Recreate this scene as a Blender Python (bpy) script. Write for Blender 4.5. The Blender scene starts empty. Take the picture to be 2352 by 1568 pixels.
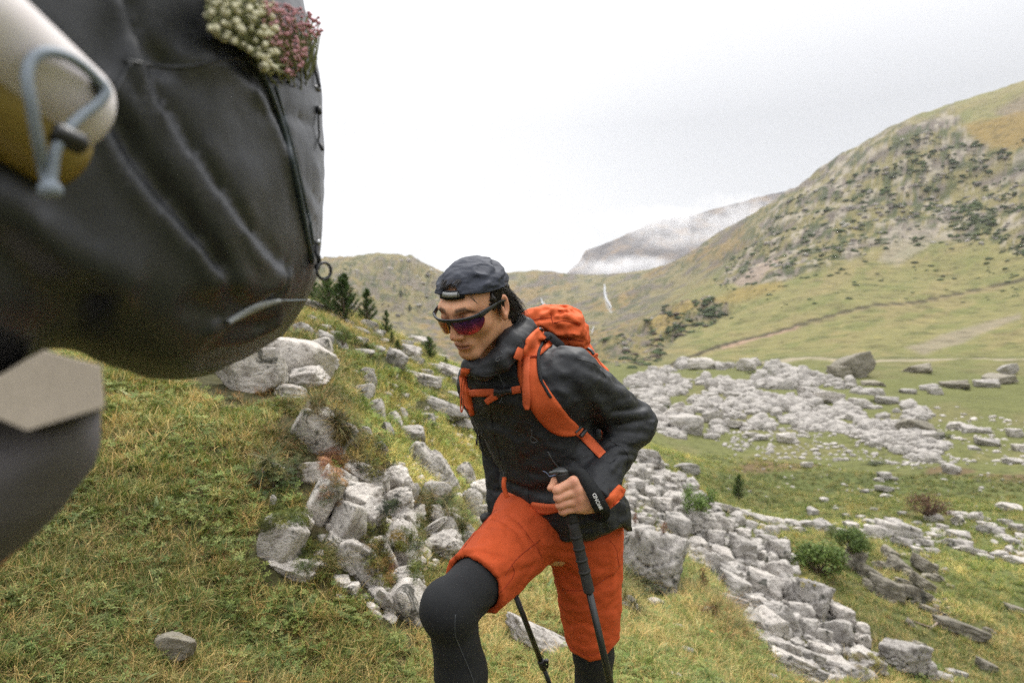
import bpy, math, random
import numpy as np
from mathutils import Vector, Matrix
from mathutils.bvhtree import BVHTree

sc = bpy.context.scene
R = math.radians

# ------------------------------------------------------------------ camera
cam_d = bpy.data.cameras.new('camera')
cam = bpy.data.objects.new('camera', cam_d)
sc.collection.objects.link(cam)
cam_d.lens = 24; cam_d.sensor_width = 36
cam.location = (0, 0, 0); cam.rotation_euler = (R(90), 0, 0)
cam_d.clip_start = 0.05; cam_d.clip_end = 9000
cam_d.dof.use_dof = True
cam_d.dof.focus_distance = 1.74
cam_d.dof.aperture_fstop = 3.8
sc.camera = cam
FPX = 1568.0      # focal length in the units of the 2352 x 1568 layout used below

# ------------------------------------------------------------------ sky
world = bpy.data.worlds.new('World'); sc.world = world; world.use_nodes = True
wn, wl = world.node_tree.nodes, world.node_tree.links
wn.clear()
SUN_EL, SUN_AZ = R(58), R(20)        # azimuth from +Y towards +X
sky = wn.new('ShaderNodeTexSky'); sky.sky_type = 'NISHITA'; sky.sun_disc = False
sky.sun_elevation = SUN_EL; sky.sun_rotation = SUN_AZ
bg1 = wn.new('ShaderNodeBackground'); bg1.inputs['Strength'].default_value = 0.1
wl.new(sky.outputs[0], bg1.inputs['Color'])
tc = wn.new('ShaderNodeTexCoord')
mp = wn.new('ShaderNodeMapping'); mp.inputs['Scale'].default_value = (1.0, 1.0, 2.2)
nz = wn.new('ShaderNodeTexNoise'); nz.inputs['Scale'].default_value = 1.6; nz.inputs['Detail'].default_value = 4
wl.new(tc.outputs['Generated'], mp.inputs['Vector']); wl.new(mp.outputs[0], nz.inputs['Vector'])
rmp = wn.new('ShaderNodeMapRange'); rmp.inputs[1].default_value = .3; rmp.inputs[2].default_value = .7
rmp.inputs[3].default_value = .95; rmp.inputs[4].default_value = 1.05
wl.new(nz.outputs['Fac'], rmp.inputs[0])
# overcast luminance: brighter towards the zenith, a greyer bank of cloud over the right-hand mountain
sep = wn.new('ShaderNodeSeparateXYZ'); wl.new(tc.outputs['Generated'], sep.inputs[0])
ze = wn.new('ShaderNodeMapRange'); ze.inputs[1].default_value = 0.30; ze.inputs[2].default_value = 1
ze.inputs[3].default_value = .50; ze.inputs[4].default_value = 1.75
wl.new(sep.outputs[2], ze.inputs[0])
dt = wn.new('ShaderNodeVectorMath'); dt.operation = 'DOT_PRODUCT'
_d = Vector((.62, .72, .38)).normalized(); dt.inputs[1].default_value = _d
wl.new(tc.outputs['Generated'], dt.inputs[0])
bk = wn.new('ShaderNodeMapRange'); bk.interpolation_type = 'SMOOTHSTEP'
bk.inputs[1].default_value = .72; bk.inputs[2].default_value = 1.0
bk.inputs[3].default_value = 1.0; bk.inputs[4].default_value = .70
wl.new(dt.outputs['Value'], bk.inputs[0])
m1 = wn.new('ShaderNodeMath'); m1.operation = 'MULTIPLY'; wl.new(rmp.outputs[0], m1.inputs[0]); wl.new(ze.outputs[0], m1.inputs[1])
m2 = wn.new('ShaderNodeMath'); m2.operation = 'MULTIPLY'; wl.new(m1.outputs[0], m2.inputs[0]); wl.new(bk.outputs[0], m2.inputs[1])
bg2 = wn.new('ShaderNodeBackground'); bg2.inputs['Color'].default_value = (.985, .985, 1.0, 1)
wl.new(m2.outputs[0], bg2.inputs['Strength'])
mx = wn.new('ShaderNodeMixShader'); mx.inputs[0].default_value = .93
wl.new(bg1.outputs[0], mx.inputs[1]); wl.new(bg2.outputs[0], mx.inputs[2])
wo = wn.new('ShaderNodeOutputWorld'); wl.new(mx.outputs[0], wo.inputs['Surface'])

sun_d = bpy.data.lights.new('sun', 'SUN'); sun_d.energy = 1.5; sun_d.angle = R(14); sun_d.color = (1, .96, .9)
sun = bpy.data.objects.new('sun', sun_d); sc.collection.objects.link(sun)
sdir = Vector((math.sin(SUN_AZ)*math.cos(SUN_EL), math.cos(SUN_AZ)*math.cos(SUN_EL), math.sin(SUN_EL)))
sun.rotation_euler = sdir.to_track_quat('Z', 'Y').to_euler()

sc.view_settings.view_transform = 'Standard'; sc.view_settings.look = 'None'
sc.view_settings.exposure = 1.0; sc.view_settings.gamma = 1; sc.view_settings.use_curve_mapping = False
sc.render.engine = 'CYCLES'
sc.cycles.use_denoising = False
sc.cycles.max_bounces = 6; sc.cycles.diffuse_bounces = 3; sc.cycles.glossy_bounces = 3
sc.cycles.transmission_bounces = 4; sc.cycles.transparent_max_bounces = 8; sc.cycles.volume_bounces = 1
sc.cycles.sample_clamp_indirect = 6
sc.cycles.caustics_reflective = False; sc.cycles.caustics_refractive = False

# ------------------------------------------------------------------ helpers
rng = np.random.default_rng(7)

def P(px, py, Y):
    return np.array([(px-1176)/FPX*Y, Y, (784-py)/FPX*Y], float)

def tag(o, label=None, cat=None, group=None, kind=None):
    if label: o['label'] = label
    if cat: o['category'] = cat
    if group: o['group'] = group
    if kind: o['kind'] = kind
    return o

def link(o, parent=None):
    sc.collection.objects.link(o)
    if parent is not None: o.parent = parent
    return o

def empty(name, loc=(0, 0, 0), **k):
    o = bpy.data.objects.new(name, None); o.empty_display_size = .1
    o.location = tuple(float(v) for v in loc); link(o)
    return tag(o, **k)

def raw_mesh(name, verts, faces, mats=None, smooth=True, attrs=None):
    """verts Nx3, faces: list of index arrays, each (M, k) with one k"""
    me = bpy.data.meshes.new(name)
    verts = np.asarray(verts, np.float32)
    if not isinstance(faces, list): faces = [faces]
    faces = [np.asarray(f, np.int32) for f in faces if len(f)]
    me.vertices.add(len(verts)); me.vertices.foreach_set('co', verts.ravel())
    loops = np.concatenate([f.ravel() for f in faces])
    tot = np.concatenate([np.full(len(f), f.shape[1], np.int32) for f in faces])
    st = np.concatenate([[0], np.cumsum(tot)[:-1]]).astype(np.int32)
    me.loops.add(len(loops)); me.loops.foreach_set('vertex_index', loops)
    me.polygons.add(len(tot)); me.polygons.foreach_set('loop_start', st)
    me.polygons.foreach_set('loop_total', tot)
    me.polygons.foreach_set('use_smooth', np.full(len(tot), bool(smooth)))
    for k, v in (attrs or {}).items():
        v = np.asarray(v, np.float32)
        if v.ndim == 1:
            a = me.attributes.new(k, 'FLOAT', 'POINT'); a.data.foreach_set('value', v)
        else:
            if v.shape[1] == 3: v = np.c_[v, np.ones(len(v), np.float32)]
            a = me.attributes.new(k, 'FLOAT_COLOR', 'POINT'); a.data.foreach_set('color', v.astype(np.float32).ravel())
    me.update(calc_edges=True)
    if mats is not None:
        for m in (mats if isinstance(mats, (list, tuple)) else [mats]): me.materials.append(m)
    return me

def mesh_obj(name, verts, faces, mat=None, parent=None, origin=None, smooth=True, attrs=None, **k):
    """geometry given in world space; origin is where the object's own origin goes"""
    verts = np.asarray(verts, float)
    if parent is not None:
        o0 = np.array(pworld(parent)); org = o0 if origin is None else np.asarray(origin, float)
        loc = org-o0
    else:
        org = np.zeros(3) if origin is None else np.asarray(origin, float); loc = org
    me = raw_mesh(name, verts-org, faces, mat, smooth, attrs)
    o = bpy.data.objects.new(name, me); link(o, parent); o.location = tuple(loc)
    return tag(o, **k)

def pworld(o):
    v = Vector((0, 0, 0))
    while o is not None:
        v = v+o.location; o = o.parent
    return v

# --- noise
def _h(i, j, k, s):
    n = (i.astype(np.int64)*374761393 + j.astype(np.int64)*668265263 + k.astype(np.int64)*2147483647 + s*1274126177) & 0xffffffff
    n = ((n ^ (n >> 13))*1274126177) & 0xffffffff
    n = (n ^ (n >> 16)) & 0xffffff
    return n.astype(np.float32)/float(0xffffff)*2-1

def vnoise(p, s=0):
    p = np.asarray(p, np.float64); f = np.floor(p); t = (p-f).astype(np.float32); f = f.astype(np.int64)
    t = t*t*t*(t*(t*6-15)+10)
    x, y, z = f[..., 0], f[..., 1], f[..., 2]; u, v, w = t[..., 0], t[..., 1], t[..., 2]
    L = lambda a, b, q: a+(b-a)*q
    a = L(L(_h(x, y, z, s), _h(x+1, y, z, s), u), L(_h(x, y+1, z, s), _h(x+1, y+1, z, s), u), v)
    b = L(L(_h(x, y, z+1, s), _h(x+1, y, z+1, s), u), L(_h(x, y+1, z+1, s), _h(x+1, y+1, z+1, s), u), v)
    return L(a, b, w)

def fbm(p, oct=4, s=0, lac=2.03, g=.5):
    p = np.asarray(p, np.float64); r = 0; a = 1
    for i in range(oct):
        r = r+a*vnoise(p, s+i*17); p = p*lac+13.7; a *= g
    return r

def sstep(a, b, x):
    t = np.clip((x-a)/(b-a), 0, 1); return t*t*(3-2*t)

def seg_dist2(px, py, pts):
    """distance from points to a polyline in the plane"""
    d = np.full(np.shape(px), 1e9)
    for (ax, ay), (bx, by) in zip(pts[:-1], pts[1:]):
        vx, vy = bx-ax, by-ay
        t = np.clip(((px-ax)*vx+(py-ay)*vy)/(vx*vx+vy*vy+1e-12), 0, 1)
        d = np.minimum(d, np.hypot(px-ax-t*vx, py-ay-t*vy))
    return d

def inpoly(px, py, pts):
    c = np.zeros(np.shape(px), bool); n = len(pts)
    for i in range(n):
        (x1, y1), (x2, y2) = pts[i], pts[(i+1) % n]
        k = ((y1 > py) != (y2 > py)) & (px < (x2-x1)*(py-y1)/((y2-y1) or 1e-9)+x1)
        c ^= k
    return c

def polysd(px, py, pts):
    d = seg_dist2(px, py, list(pts)+[pts[0]])
    return np.where(inpoly(px, py, pts), -d, d)

# --- materials
def new_mat(name):
    m = bpy.data.materials.new(name); m.use_nodes = True
    nt = m.node_tree; b = nt.nodes['Principled BSDF']
    return m, nt, nt.nodes, nt.links, b

def N(nt, t, **k):
    n = nt.nodes.new(t)
    for a, v in k.items():
        if a.startswith('i_'):
            key = a[2:]; key = int(key) if key.isdigit() else key.replace('_', ' ')
            n.inputs[key].default_value = v
        else: setattr(n, a, v)
    return n

def noise_node(nt, vec, scale, detail=4, rough=.55, dist=0):
    n = N(nt, 'ShaderNodeTexNoise'); n.inputs['Scale'].default_value = scale
    n.inputs['Detail'].default_value = detail; n.inputs['Roughness'].default_value = rough
    n.inputs['Distortion'].default_value = dist
    nt.links.new(vec, n.inputs['Vector']); return n

def ramp(nt, fac, stops):
    r = N(nt, 'ShaderNodeValToRGB'); e = r.color_ramp.elements
    while len(e) < len(stops): e.new(.5)
    for i, (p, c) in enumerate(stops):
        e[i].position = p; e[i].color = (c[0], c[1], c[2], 1) if hasattr(c, '__len__') else (c, c, c, 1)
    nt.links.new(fac, r.inputs[0]); return r

def mixc(nt, fac, a, b, mode='MIX'):
    m = N(nt, 'ShaderNodeMix', data_type='RGBA', blend_type=mode)
    for s, v in ((m.inputs[0], fac), (m.inputs[6], a), (m.inputs[7], b)):
        if hasattr(v, 'links'): nt.links.new(v, s)
        else: s.default_value = v if not hasattr(v, '__len__') else (v[0], v[1], v[2], 1)
    return m.outputs[2]

def bump(nt, h, strength, dist, prev=None):
    b = N(nt, 'ShaderNodeBump'); b.inputs['Strength'].default_value = strength; b.inputs['Distance'].default_value = dist
    nt.links.new(h, b.inputs['Height'])
    if prev is not None: nt.links.new(prev, b.inputs['Normal'])
    return b.outputs[0]

def fabric_mat(name, col, rough=.75, weave=2600, wrinkle=30, wd=.002, sheen=0, var=.12, spec=.3, wseed=0):
    m, nt, n, l, b = new_mat(name)
    t = N(nt, 'ShaderNodeTexCoord')
    a = noise_node(nt, t.outputs['Object'], wrinkle, 4, .5)
    c = noise_node(nt, t.outputs['Object'], weave*.25, 2, .6)
    f = noise_node(nt, t.outputs['Object'], 9, 3, .6)
    r = ramp(nt, f.outputs['Fac'], [(.3, tuple(x*(1-var) for x in col)), (.7, tuple(min(1, x*(1+var)) for x in col))])
    rr = ramp(nt, c.outputs['Fac'], [(.35, .82), (.65, 1.1)])
    o = mixc(nt, 1.0, r.outputs[0], rr.outputs[0], 'MULTIPLY')
    l.new(o, b.inputs['Base Color']); b.inputs['Roughness'].default_value = rough
    b.inputs['Specular IOR Level'].default_value = spec
    if sheen: b.inputs['Sheen Weight'].default_value = sheen; b.inputs['Sheen Roughness'].default_value = .4
    bb = bump(nt, a.outputs['Fac'], .6, wd); bb = bump(nt, c.outputs['Fac'], .35, .0004, bb)
    l.new(bb, b.inputs['Normal'])
    return m

def flat_mat(name, col, rough=.6, metal=0, spec=.5, var=.1, scale=40):
    m, nt, n, l, b = new_mat(name)
    t = N(nt, 'ShaderNodeTexCoord'); a = noise_node(nt, t.outputs['Object'], scale, 4, .6)
    r = ramp(nt, a.outputs['Fac'], [(.3, tuple(x*(1-var) for x in col)), (.7, tuple(min(1, x*(1+var)) for x in col))])
    l.new(r.outputs[0], b.inputs['Base Color']); b.inputs['Roughness'].default_value = rough
    b.inputs['Metallic'].default_value = metal; b.inputs['Specular IOR Level'].default_value = spec
    l.new(bump(nt, a.outputs['Fac'], .2, .001), b.inputs['Normal'])
    return m

# --- tubes, ribbons
def frames(pts):
    pts = np.asarray(pts, float); t = np.gradient(pts, axis=0); t /= np.linalg.norm(t, axis=1)[:, None]+1e-12
    n = np.zeros_like(pts); a = np.array([0, 0, 1.]) if abs(t[0, 2]) < .9 else np.array([1., 0, 0])
    v = a-t[0]*a.dot(t[0]); v /= np.linalg.norm(v); n[0] = v
    for i in range(1, len(pts)):
        v = n[i-1]-t[i]*n[i-1].dot(t[i]); n[i] = v/(np.linalg.norm(v)+1e-12)
    return t, n, np.cross(t, n)

def spline(pts, n):
    """Catmull-Rom through pts, n samples (any number of channels)"""
    p = np.asarray(pts, float); m = len(p)
    if m < 3: return p[0]+(p[-1]-p[0])*np.linspace(0, 1, n)[:, None]
    q = np.vstack([2*p[0]-p[1], p, 2*p[-1]-p[-2]])
    s = np.linspace(0, m-1-1e-9, n); i = s.astype(int); t = (s-i)[:, None]
    a, b, c, d = q[i], q[i+1], q[i+2], q[i+3]
    return .5*((2*b)+(c-a)*t+(2*a-5*b+4*c-d)*t*t+(3*b-a-3*c+d)*t**3)

def tube(pts, rad, seg=8, caps=True, flat=1.0, nrm=None):
    pts = np.asarray(pts, float); n = len(pts); rad = np.broadcast_to(rad, (n,))
    t, u, v = frames(pts)
    if nrm is not None:
        u = np.asarray(nrm, float); u = u-t*(u*t).sum(1)[:, None]; u /= np.linalg.norm(u, axis=1)[:, None]; v = np.cross(t, u)
    a = np.linspace(0, 2*np.pi, seg, endpoint=False)
    ring = pts[:, None]+rad[:, None, None]*(np.cos(a)[None, :, None]*u[:, None]*flat+np.sin(a)[None, :, None]*v[:, None])
    V = ring.reshape(-1, 3); i = np.arange(n-1)[:, None]*seg; j = np.arange(seg)[None]
    k = (j+1) % seg
    F = np.stack([i+j, i+k, i+seg+k, i+seg+j], -1).reshape(-1, 4)
    T = []
    if caps:
        V = np.vstack([V, pts[0], pts[-1]]); c0, c1 = len(V)-2, len(V)-1
        for q in range(seg):
            T.append((c0, (q+1) % seg, q)); T.append((c1, (n-1)*seg+q, (n-1)*seg+(q+1) % seg))
    return V, [F] + ([np.array(T)] if T else [])

def merge(parts):
    """join several (V, [F..]) into one"""
    V, F4, F3, o = [], [], [], 0
    for v, fs in parts:
        V.append(v)
        for f in (fs if isinstance(fs, list) else [fs]):
            if len(f) == 0: continue
            (F4 if np.asarray(f).shape[1] == 4 else F3).append(np.asarray(f)+o)
        o += len(v)
    out = []
    if F4: out.append(np.vstack(F4))
    if F3: out.append(np.vstack(F3))
    return np.vstack(V), out

def box(c, s, rot=None):
    c = np.asarray(c, float); s = np.asarray(s, float)/2
    v = np.array([[x, y, z] for x in (-1, 1) for y in (-1, 1) for z in (-1, 1)], float)*s
    if rot is not None: v = v@np.asarray(rot).T
    f = np.array([[0, 1, 3, 2], [4, 6, 7, 5], [0, 4, 5, 1], [2, 3, 7, 6], [0, 2, 6, 4], [1, 5, 7, 3]])
    return v+c, [f]

# --- signed-distance modelling: a field on a grid, meshed with surface nets
def ln(v): return np.sqrt((v*v).sum(-1))
def sd_cap(p, a, b, ra, rb=None):
    a = np.asarray(a, np.float32); b = np.asarray(b, np.float32); rb = ra if rb is None else rb
    ba = b-a; t = np.clip(((p-a)@ba)/(ba@ba+1e-12), 0, 1)
    return ln(p-a-t[..., None]*ba)-(ra+(rb-ra)*t)
def sd_ell(p, c, r, M=None):
    q = p-np.asarray(c, np.float32)
    if M is not None: q = q@np.asarray(M, np.float32)
    r = np.asarray(r, np.float32); k0 = ln(q/r); k1 = ln(q/(r*r)); return k0*(k0-1)/(k1+1e-9)
def smin(a, b, k):
    h = np.clip(.5+.5*(b-a)/k, 0, 1); return b+(a-b)*h-k*h*(1-h)
def smax(a, b, k): return -smin(-a, -b, k)
def fold(p, pts, r, h):
    """a gaussian ridge (h > 0 raises the surface) along a polyline"""
    d = None
    for a, b in zip(pts[:-1], pts[1:]):
        e = sd_cap(p, a, b, 0); d = e if d is None else np.minimum(d, e)
    return h*np.exp(-(d/r)**2)

def isosurf(fn, lo, hi, h):
    lo = np.asarray(lo, float); hi = np.asarray(hi, float)
    n = np.ceil((hi-lo)/h).astype(int)+1
    ax = [(lo[i]+h*np.arange(n[i])).astype(np.float32) for i in range(3)]
    D = np.empty(n, np.float32)
    step = max(1, int(1.2e6//(n[1]*n[2])))
    for s in range(0, n[0], step):
        g = np.stack(np.meshgrid(ax[0][s:s+step], ax[1], ax[2], indexing='ij'), -1)
        D[s:s+step] = fn(g)
    ins = D < 0
    acc = np.zeros((n[0]-1, n[1]-1, n[2]-1, 3), np.float32); cnt = np.zeros((n[0]-1, n[1]-1, n[2]-1), np.float32)
    sl = lambda o, d: tuple(slice(o[i], n[i]-1+o[i]) for i in range(3))
    cs = [(0, 0, 0), (1, 0, 0), (0, 1, 0), (0, 0, 1), (1, 1, 0), (1, 0, 1), (0, 1, 1), (1, 1, 1)]
    for a in cs:
        for k in range(3):
            if a[k] == 1: continue
            b = list(a); b[k] = 1
            da, db = D[sl(a, 0)], D[sl(b, 0)]
            m = (da < 0) != (db < 0)
            t = np.where(m, da/(da-db+1e-20), 0)
            for q in range(3):
                acc[..., q] += np.where(m, a[q]+(t if q == k else 0), 0)
            cnt += m
    act = cnt > 0
    idx = -np.ones(act.shape, np.int64); idx[act] = np.arange(act.sum())
    ijk = np.argwhere(act)
    V = (ijk+acc[act]/cnt[act][:, None])*h+lo
    F = []
    for k in range(3):
        a1, a2 = (k+1) % 3, (k+2) % 3
        s0 = [slice(1, n[i]-1) for i in range(3)]; s0[k] = slice(0, n[k]-1)
        s1 = list(s0); s1[k] = slice(1, n[k])
        A, B = ins[tuple(s0)], ins[tuple(s1)]
        e = np.argwhere(A != B)
        if len(e) == 0: continue
        base = e.copy()
        for i in range(3):
            if i != k: base[:, i] += 1
        fl = A[tuple(e.T)]
        q = []
        for d1, d2 in ((0, 0), (-1, 0), (-1, -1), (0, -1)):
            c = base.copy(); c[:, a1] += d1; c[:, a2] += d2
            q.append(idx[c[:, 0], c[:, 1], c[:, 2]])
        q = np.stack(q, 1)
        q[~fl] = q[~fl][:, ::-1]
        F.append(q)
    F = np.vstack(F); F = F[(F >= 0).all(1)]
    return V, [F]

def nearest_drop(V, F, keep):
    """drop faces whose vertices are not all kept"""
    out = []
    for f in F: out.append(f[keep[f].all(1)])
    used = np.zeros(len(V), bool)
    for f in out: used[f] = True
    m = np.cumsum(used)-1
    return V[used], [m[f] for f in out], used
# ================================================================== terrain
# control points: layout x, layout y, depth Y in metres
CP = [(0,1568,1.75),(200,1568,1.9),(400,1568,2.05),(0,1300,2.2),(100,1100,2.75),(240,900,3.7),(450,1200,2.8),(600,1350,2.6),(700,1568,2.3),
(1000,1568,2.55),(600,950,3.8),(450,880,4.4),(560,840,5.2),(720,1130,3.25),(740,1330,2.75),(870,1400,2.8),(700,760,7),(690,690,14),(760,715,15),(850,755,16),
(900,790,18),(1000,830,21),(1050,853,23),(780,850,6),(800,950,4.6),(860,1050,4.2),(900,900,7),(1000,950,8),(1040,1000,8),(1000,1100,5.4),(1050,1200,4.4),
(950,1300,3.4),(1080,1300,3.8),(1200,1400,3.5),(1150,1568,2.7),(1300,1568,2.75),(1250,1480,3.1),(1450,1500,3.2),(1500,1568,2.9),(1600,1450,4.0),
(1750,1568,3.6),(1480,1390,4.6),(1650,1400,5.1),(1430,1150,8),(1430,1070,11),(1470,1050,13),(1300,1000,11),(1200,930,14),(1150,880,22),
(1800,1530,5.2),(1700,1395,7),(1640,1330,8),(1550,1200,10),(1900,1560,6.3),(2000,1500,7.5),(1850,1350,9),(1700,1230,11),(1600,1120,13),
(2150,1568,7.4),(2352,1568,8),(2352,1400,10.5),(2150,1400,10),(2000,1300,11.5),(1850,1240,13),(1720,1190,15),(1640,1150,16),(2352,1290,13),
(2000,1215,15),(2352,1180,20),(2000,1150,22),(1700,1120,23),(2000,1080,30),(1600,1040,33),(2352,1050,33),(1500,1000,38),(2352,950,55),
(2000,950,55),(1500,900,70),(1500,850,110),(1750,846,112),(1800,832,125),(2000,860,85),(2352,860,85),(2352,833,105),(2100,825,118),
(2352,650,200),(2352,500,262),(2352,330,330),(2352,204,400),(2280,240,400),(2200,292,395),(2130,302,390),(1980,378,400),(1830,452,430),(1700,620,320),(2150,450,330),
(2000,600,255),(2000,720,185),(1700,770,190),(1700,700,240),(1500,815,165),(1450,780,225),(1620,640,400),(1725,498,520),(1640,548,560),(1560,600,680),
(1480,626,800),(1400,637,860),(1280,626,860),(1160,629,860),(1000,623,720),(940,597,680),(850,598,640),(760,602,620),(500,605,600),(0,560,600),
(1300,720,460),(1400,765,320),(1200,710,520),(900,700,400),(850,760,250),(1000,830,200),(1150,840,150),(1300,835,130),(1300,900,60),(1100,900,60),(900,860,60),(600,740,60),
(1100,690,700),(1000,700,520),(600,700,300),(0,650,300),(0,600,80),(0,700,20),(0,820,6),(400,740,12),(400,650,40)]
cw = [P(*c) for c in CP]
for az, rz in ((-70, [(2, -.55), (6, .7), (20, 4.5), (80, 17), (300, 75), (900, 200)]), (-110, [(2, -.75), (6, .3), (20, 3), (80, 12), (300, 55), (900, 160)]),
               (180, [(2, -1.3), (6, -1.4), (20, -2), (80, -6), (300, -10), (900, -10)]), (-180, [(2, -1.3), (6, -1.4), (20, -2), (80, -6), (300, -10), (900, -10)]),
               (110, [(2, -1.9), (6, -3.5), (20, -6.2), (80, -8), (300, 40), (900, 180)]), (65, [(2, -1.75), (6, -3.3), (20, -5.2), (80, -5.5), (200, 30), (420, 160), (900, 60)])):
    for r_, z_ in rz: cw.append(np.array([math.sin(R(az))*r_, math.cos(R(az))*r_, z_]))
for az in range(-180, 181, 45): cw.append(np.array([math.sin(R(az))*.35, math.cos(R(az))*.35, -1.33-.12*math.sin(R(az))]))
for px in (0, 500, 1000, 1500, 2000, 2352):       # behind the skylines the ground falls away again
    for Yb, pyb in ((1150, 700), (1500, 745)): cw.append(P(px, pyb-(60 if px > 1900 else 0), Yb))
cw = np.array(cw)
Z0 = 1.33
c_a = np.arctan2(cw[:, 0], cw[:, 1]); c_r = np.hypot(cw[:, 0], cw[:, 1])
c_t = (cw[:, 2]+Z0)/c_r
KX, KR = 2.4, 1.0
cpts = np.c_[c_a*KX, np.log(c_r)*KR]
def tps(d2): return .5*d2*np.log(d2+1e-12)
def _solve():
    n = len(cpts); d2 = ((cpts[:, None]-cpts[None])**2).sum(-1)
    A = np.zeros((n+3, n+3)); A[:n, :n] = tps(d2)+np.eye(n)*2e-4
    A[:n, n] = 1; A[:n, n+1:] = cpts; A[n:, :n] = A[:n, n:].T
    b = np.zeros(n+3); b[:n] = c_t
    return np.linalg.solve(A, b)
rw = _solve()

def base_z(x, y):
    x = np.asarray(x, float); y = np.asarray(y, float); shp = x.shape
    x = x.ravel(); y = y.ravel()
    r = np.maximum(np.hypot(x, y), .3); a = np.arctan2(x, y)
    q = np.c_[a*KX, np.log(r)*KR]; out = np.empty(len(q))
    for s in range(0, len(q), 40000):
        d2 = ((q[s:s+40000, None]-cpts[None])**2).sum(-1)
        out[s:s+40000] = tps(d2)@rw[:-3]+rw[-3]+q[s:s+40000]@rw[-2:]
    return (out*r-Z0).reshape(shp)

CRAG = [(2400,300),(2290,340),(2215,310),(2180,240),(2060,290),(1940,350),(1815,410),(1745,490),(1690,570),(1640,640),(1700,655),(1800,640),(1900,600),(2000,570),(2120,560),(2240,560),(2400,600)]
CRAG2 = [(1360,800),(1420,790),(1530,705),(1620,690),(1680,705),(1660,735),(1560,765),(1540,790),(1500,815),(1420,845),(1370,850)]
CRAGB = [(700,600),(960,590),(1010,640),(1010,700),(900,760),(700,720)]

def hill_noise(x, y, z):
    r = np.hypot(x, y)
    px = 1176+FPX*x/np.maximum(y, 1e-3); py = 784-FPX*z/np.maximum(y, 1e-3)
    p = np.stack([x, y, z], -1)
    e = np.zeros_like(x)
    front = y > .2
    j = fbm(p/np.maximum(r, 30)[..., None]*9, 3, 5)*22
    far = sstep(130, 200, r)*front
    crag = sstep(10, -12, np.where(front, polysd(px+j, py+j*.6, CRAG), 99))*far
    crag2 = sstep(8, -8, np.where(front, polysd(px+j*.7, py-j*.4, CRAG2), 99))*far
    cragb = sstep(15, -15, np.where(front, polysd(px+j, py, CRAGB), 99))*sstep(300, 400, r)
    # fine near-ground relief
    near = 1-sstep(6, 25, r)
    e += near*(.05*fbm(p*np.array([1.1, 1.1, .3]), 3, 1)+.012*fbm(p*np.array([7, 7, 2]), 3, 2))
    mid = sstep(6, 25, r)*(1-sstep(140, 260, r))
    e += mid*(.28*fbm(p*np.array([.16, .16, .05]), 4, 3)+.08*fbm(p*.8, 3, 4))
    fr = sstep(140, 260, r)
    rid = 1-np.abs(fbm(p*np.array([.045, .03, .045]), 4, 9))
    e += fr*(1.6*fbm(p*.022, 4, 6))
    e += crag*(4.0*(1-np.abs(fbm(p*np.array([.016, .012, .030]), 4, 9))-.7)+1.2*fbm(p*np.array([.03, .03, .16]), 4, 11)) + crag2*(5.5*(rid-.6)+2.4*fbm(p*.14, 3, 12)) + cragb*(8*(rid-.6)+4*fbm(p*.09, 4, 13))
    rid2 = 1-np.abs(fbm(p*np.array([.016, .008, .016]), 4, 19))
    e += sstep(350, 520, r)*6*(rid2-.7)
    return e, dict(px=px, py=py, crag=crag, crag2=crag2, cragb=cragb, j=j)

def ground_z(x, y):
    z = base_z(x, y); e, _ = hill_noise(np.asarray(x, float), np.asarray(y, float), z); return z+e

_lr = np.exp(np.linspace(math.log(.8), math.log(1100), 900))
def find(px, py, ymin=.8, ymax=1e9):
    """first terrain point seen through layout position (px, py)"""
    u = (px-1176)/FPX; s = (784-py)/FPX
    Y = _lr[(_lr >= ymin) & (_lr <= ymax)]
    z = ground_z(u*Y, Y)-s*Y
    k = np.argmax(z >= 0)
    if z[k] < 0: return None
    if k == 0: Yh = Y[0]
    else: Yh = Y[k-1]+(Y[k]-Y[k-1])*(-z[k-1])/(z[k]-z[k-1])
    return np.array([u*Yh, Yh, s*Yh])

def find_many(px, py, ymin=.8, ymax=1e9):
    px = np.asarray(px, float); py = np.asarray(py, float)
    Y = _lr[(_lr >= ymin) & (_lr <= ymax)][::2]
    u = (px-1176)/FPX; s = (784-py)/FPX
    X = u[:, None]*Y[None]; YY = np.broadcast_to(Y, X.shape)
    z = base_z(X, YY)-s[:, None]*Y
    ok = (z >= 0).any(1); k = np.argmax(z >= 0, 1); k = np.maximum(k, 1)
    i = np.arange(len(px)); z0, z1 = z[i, k-1], z[i, k]
    Yh = Y[k-1]+(Y[k]-Y[k-1])*np.clip(-z0/(z1-z0+1e-9), 0, 1)
    x = u*Yh; g = ground_z(x, Yh)
    return np.c_[x, Yh, g], ok

def lerp3(a, b, t): return a+(np.asarray(b)-a)*t[..., None]

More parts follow.
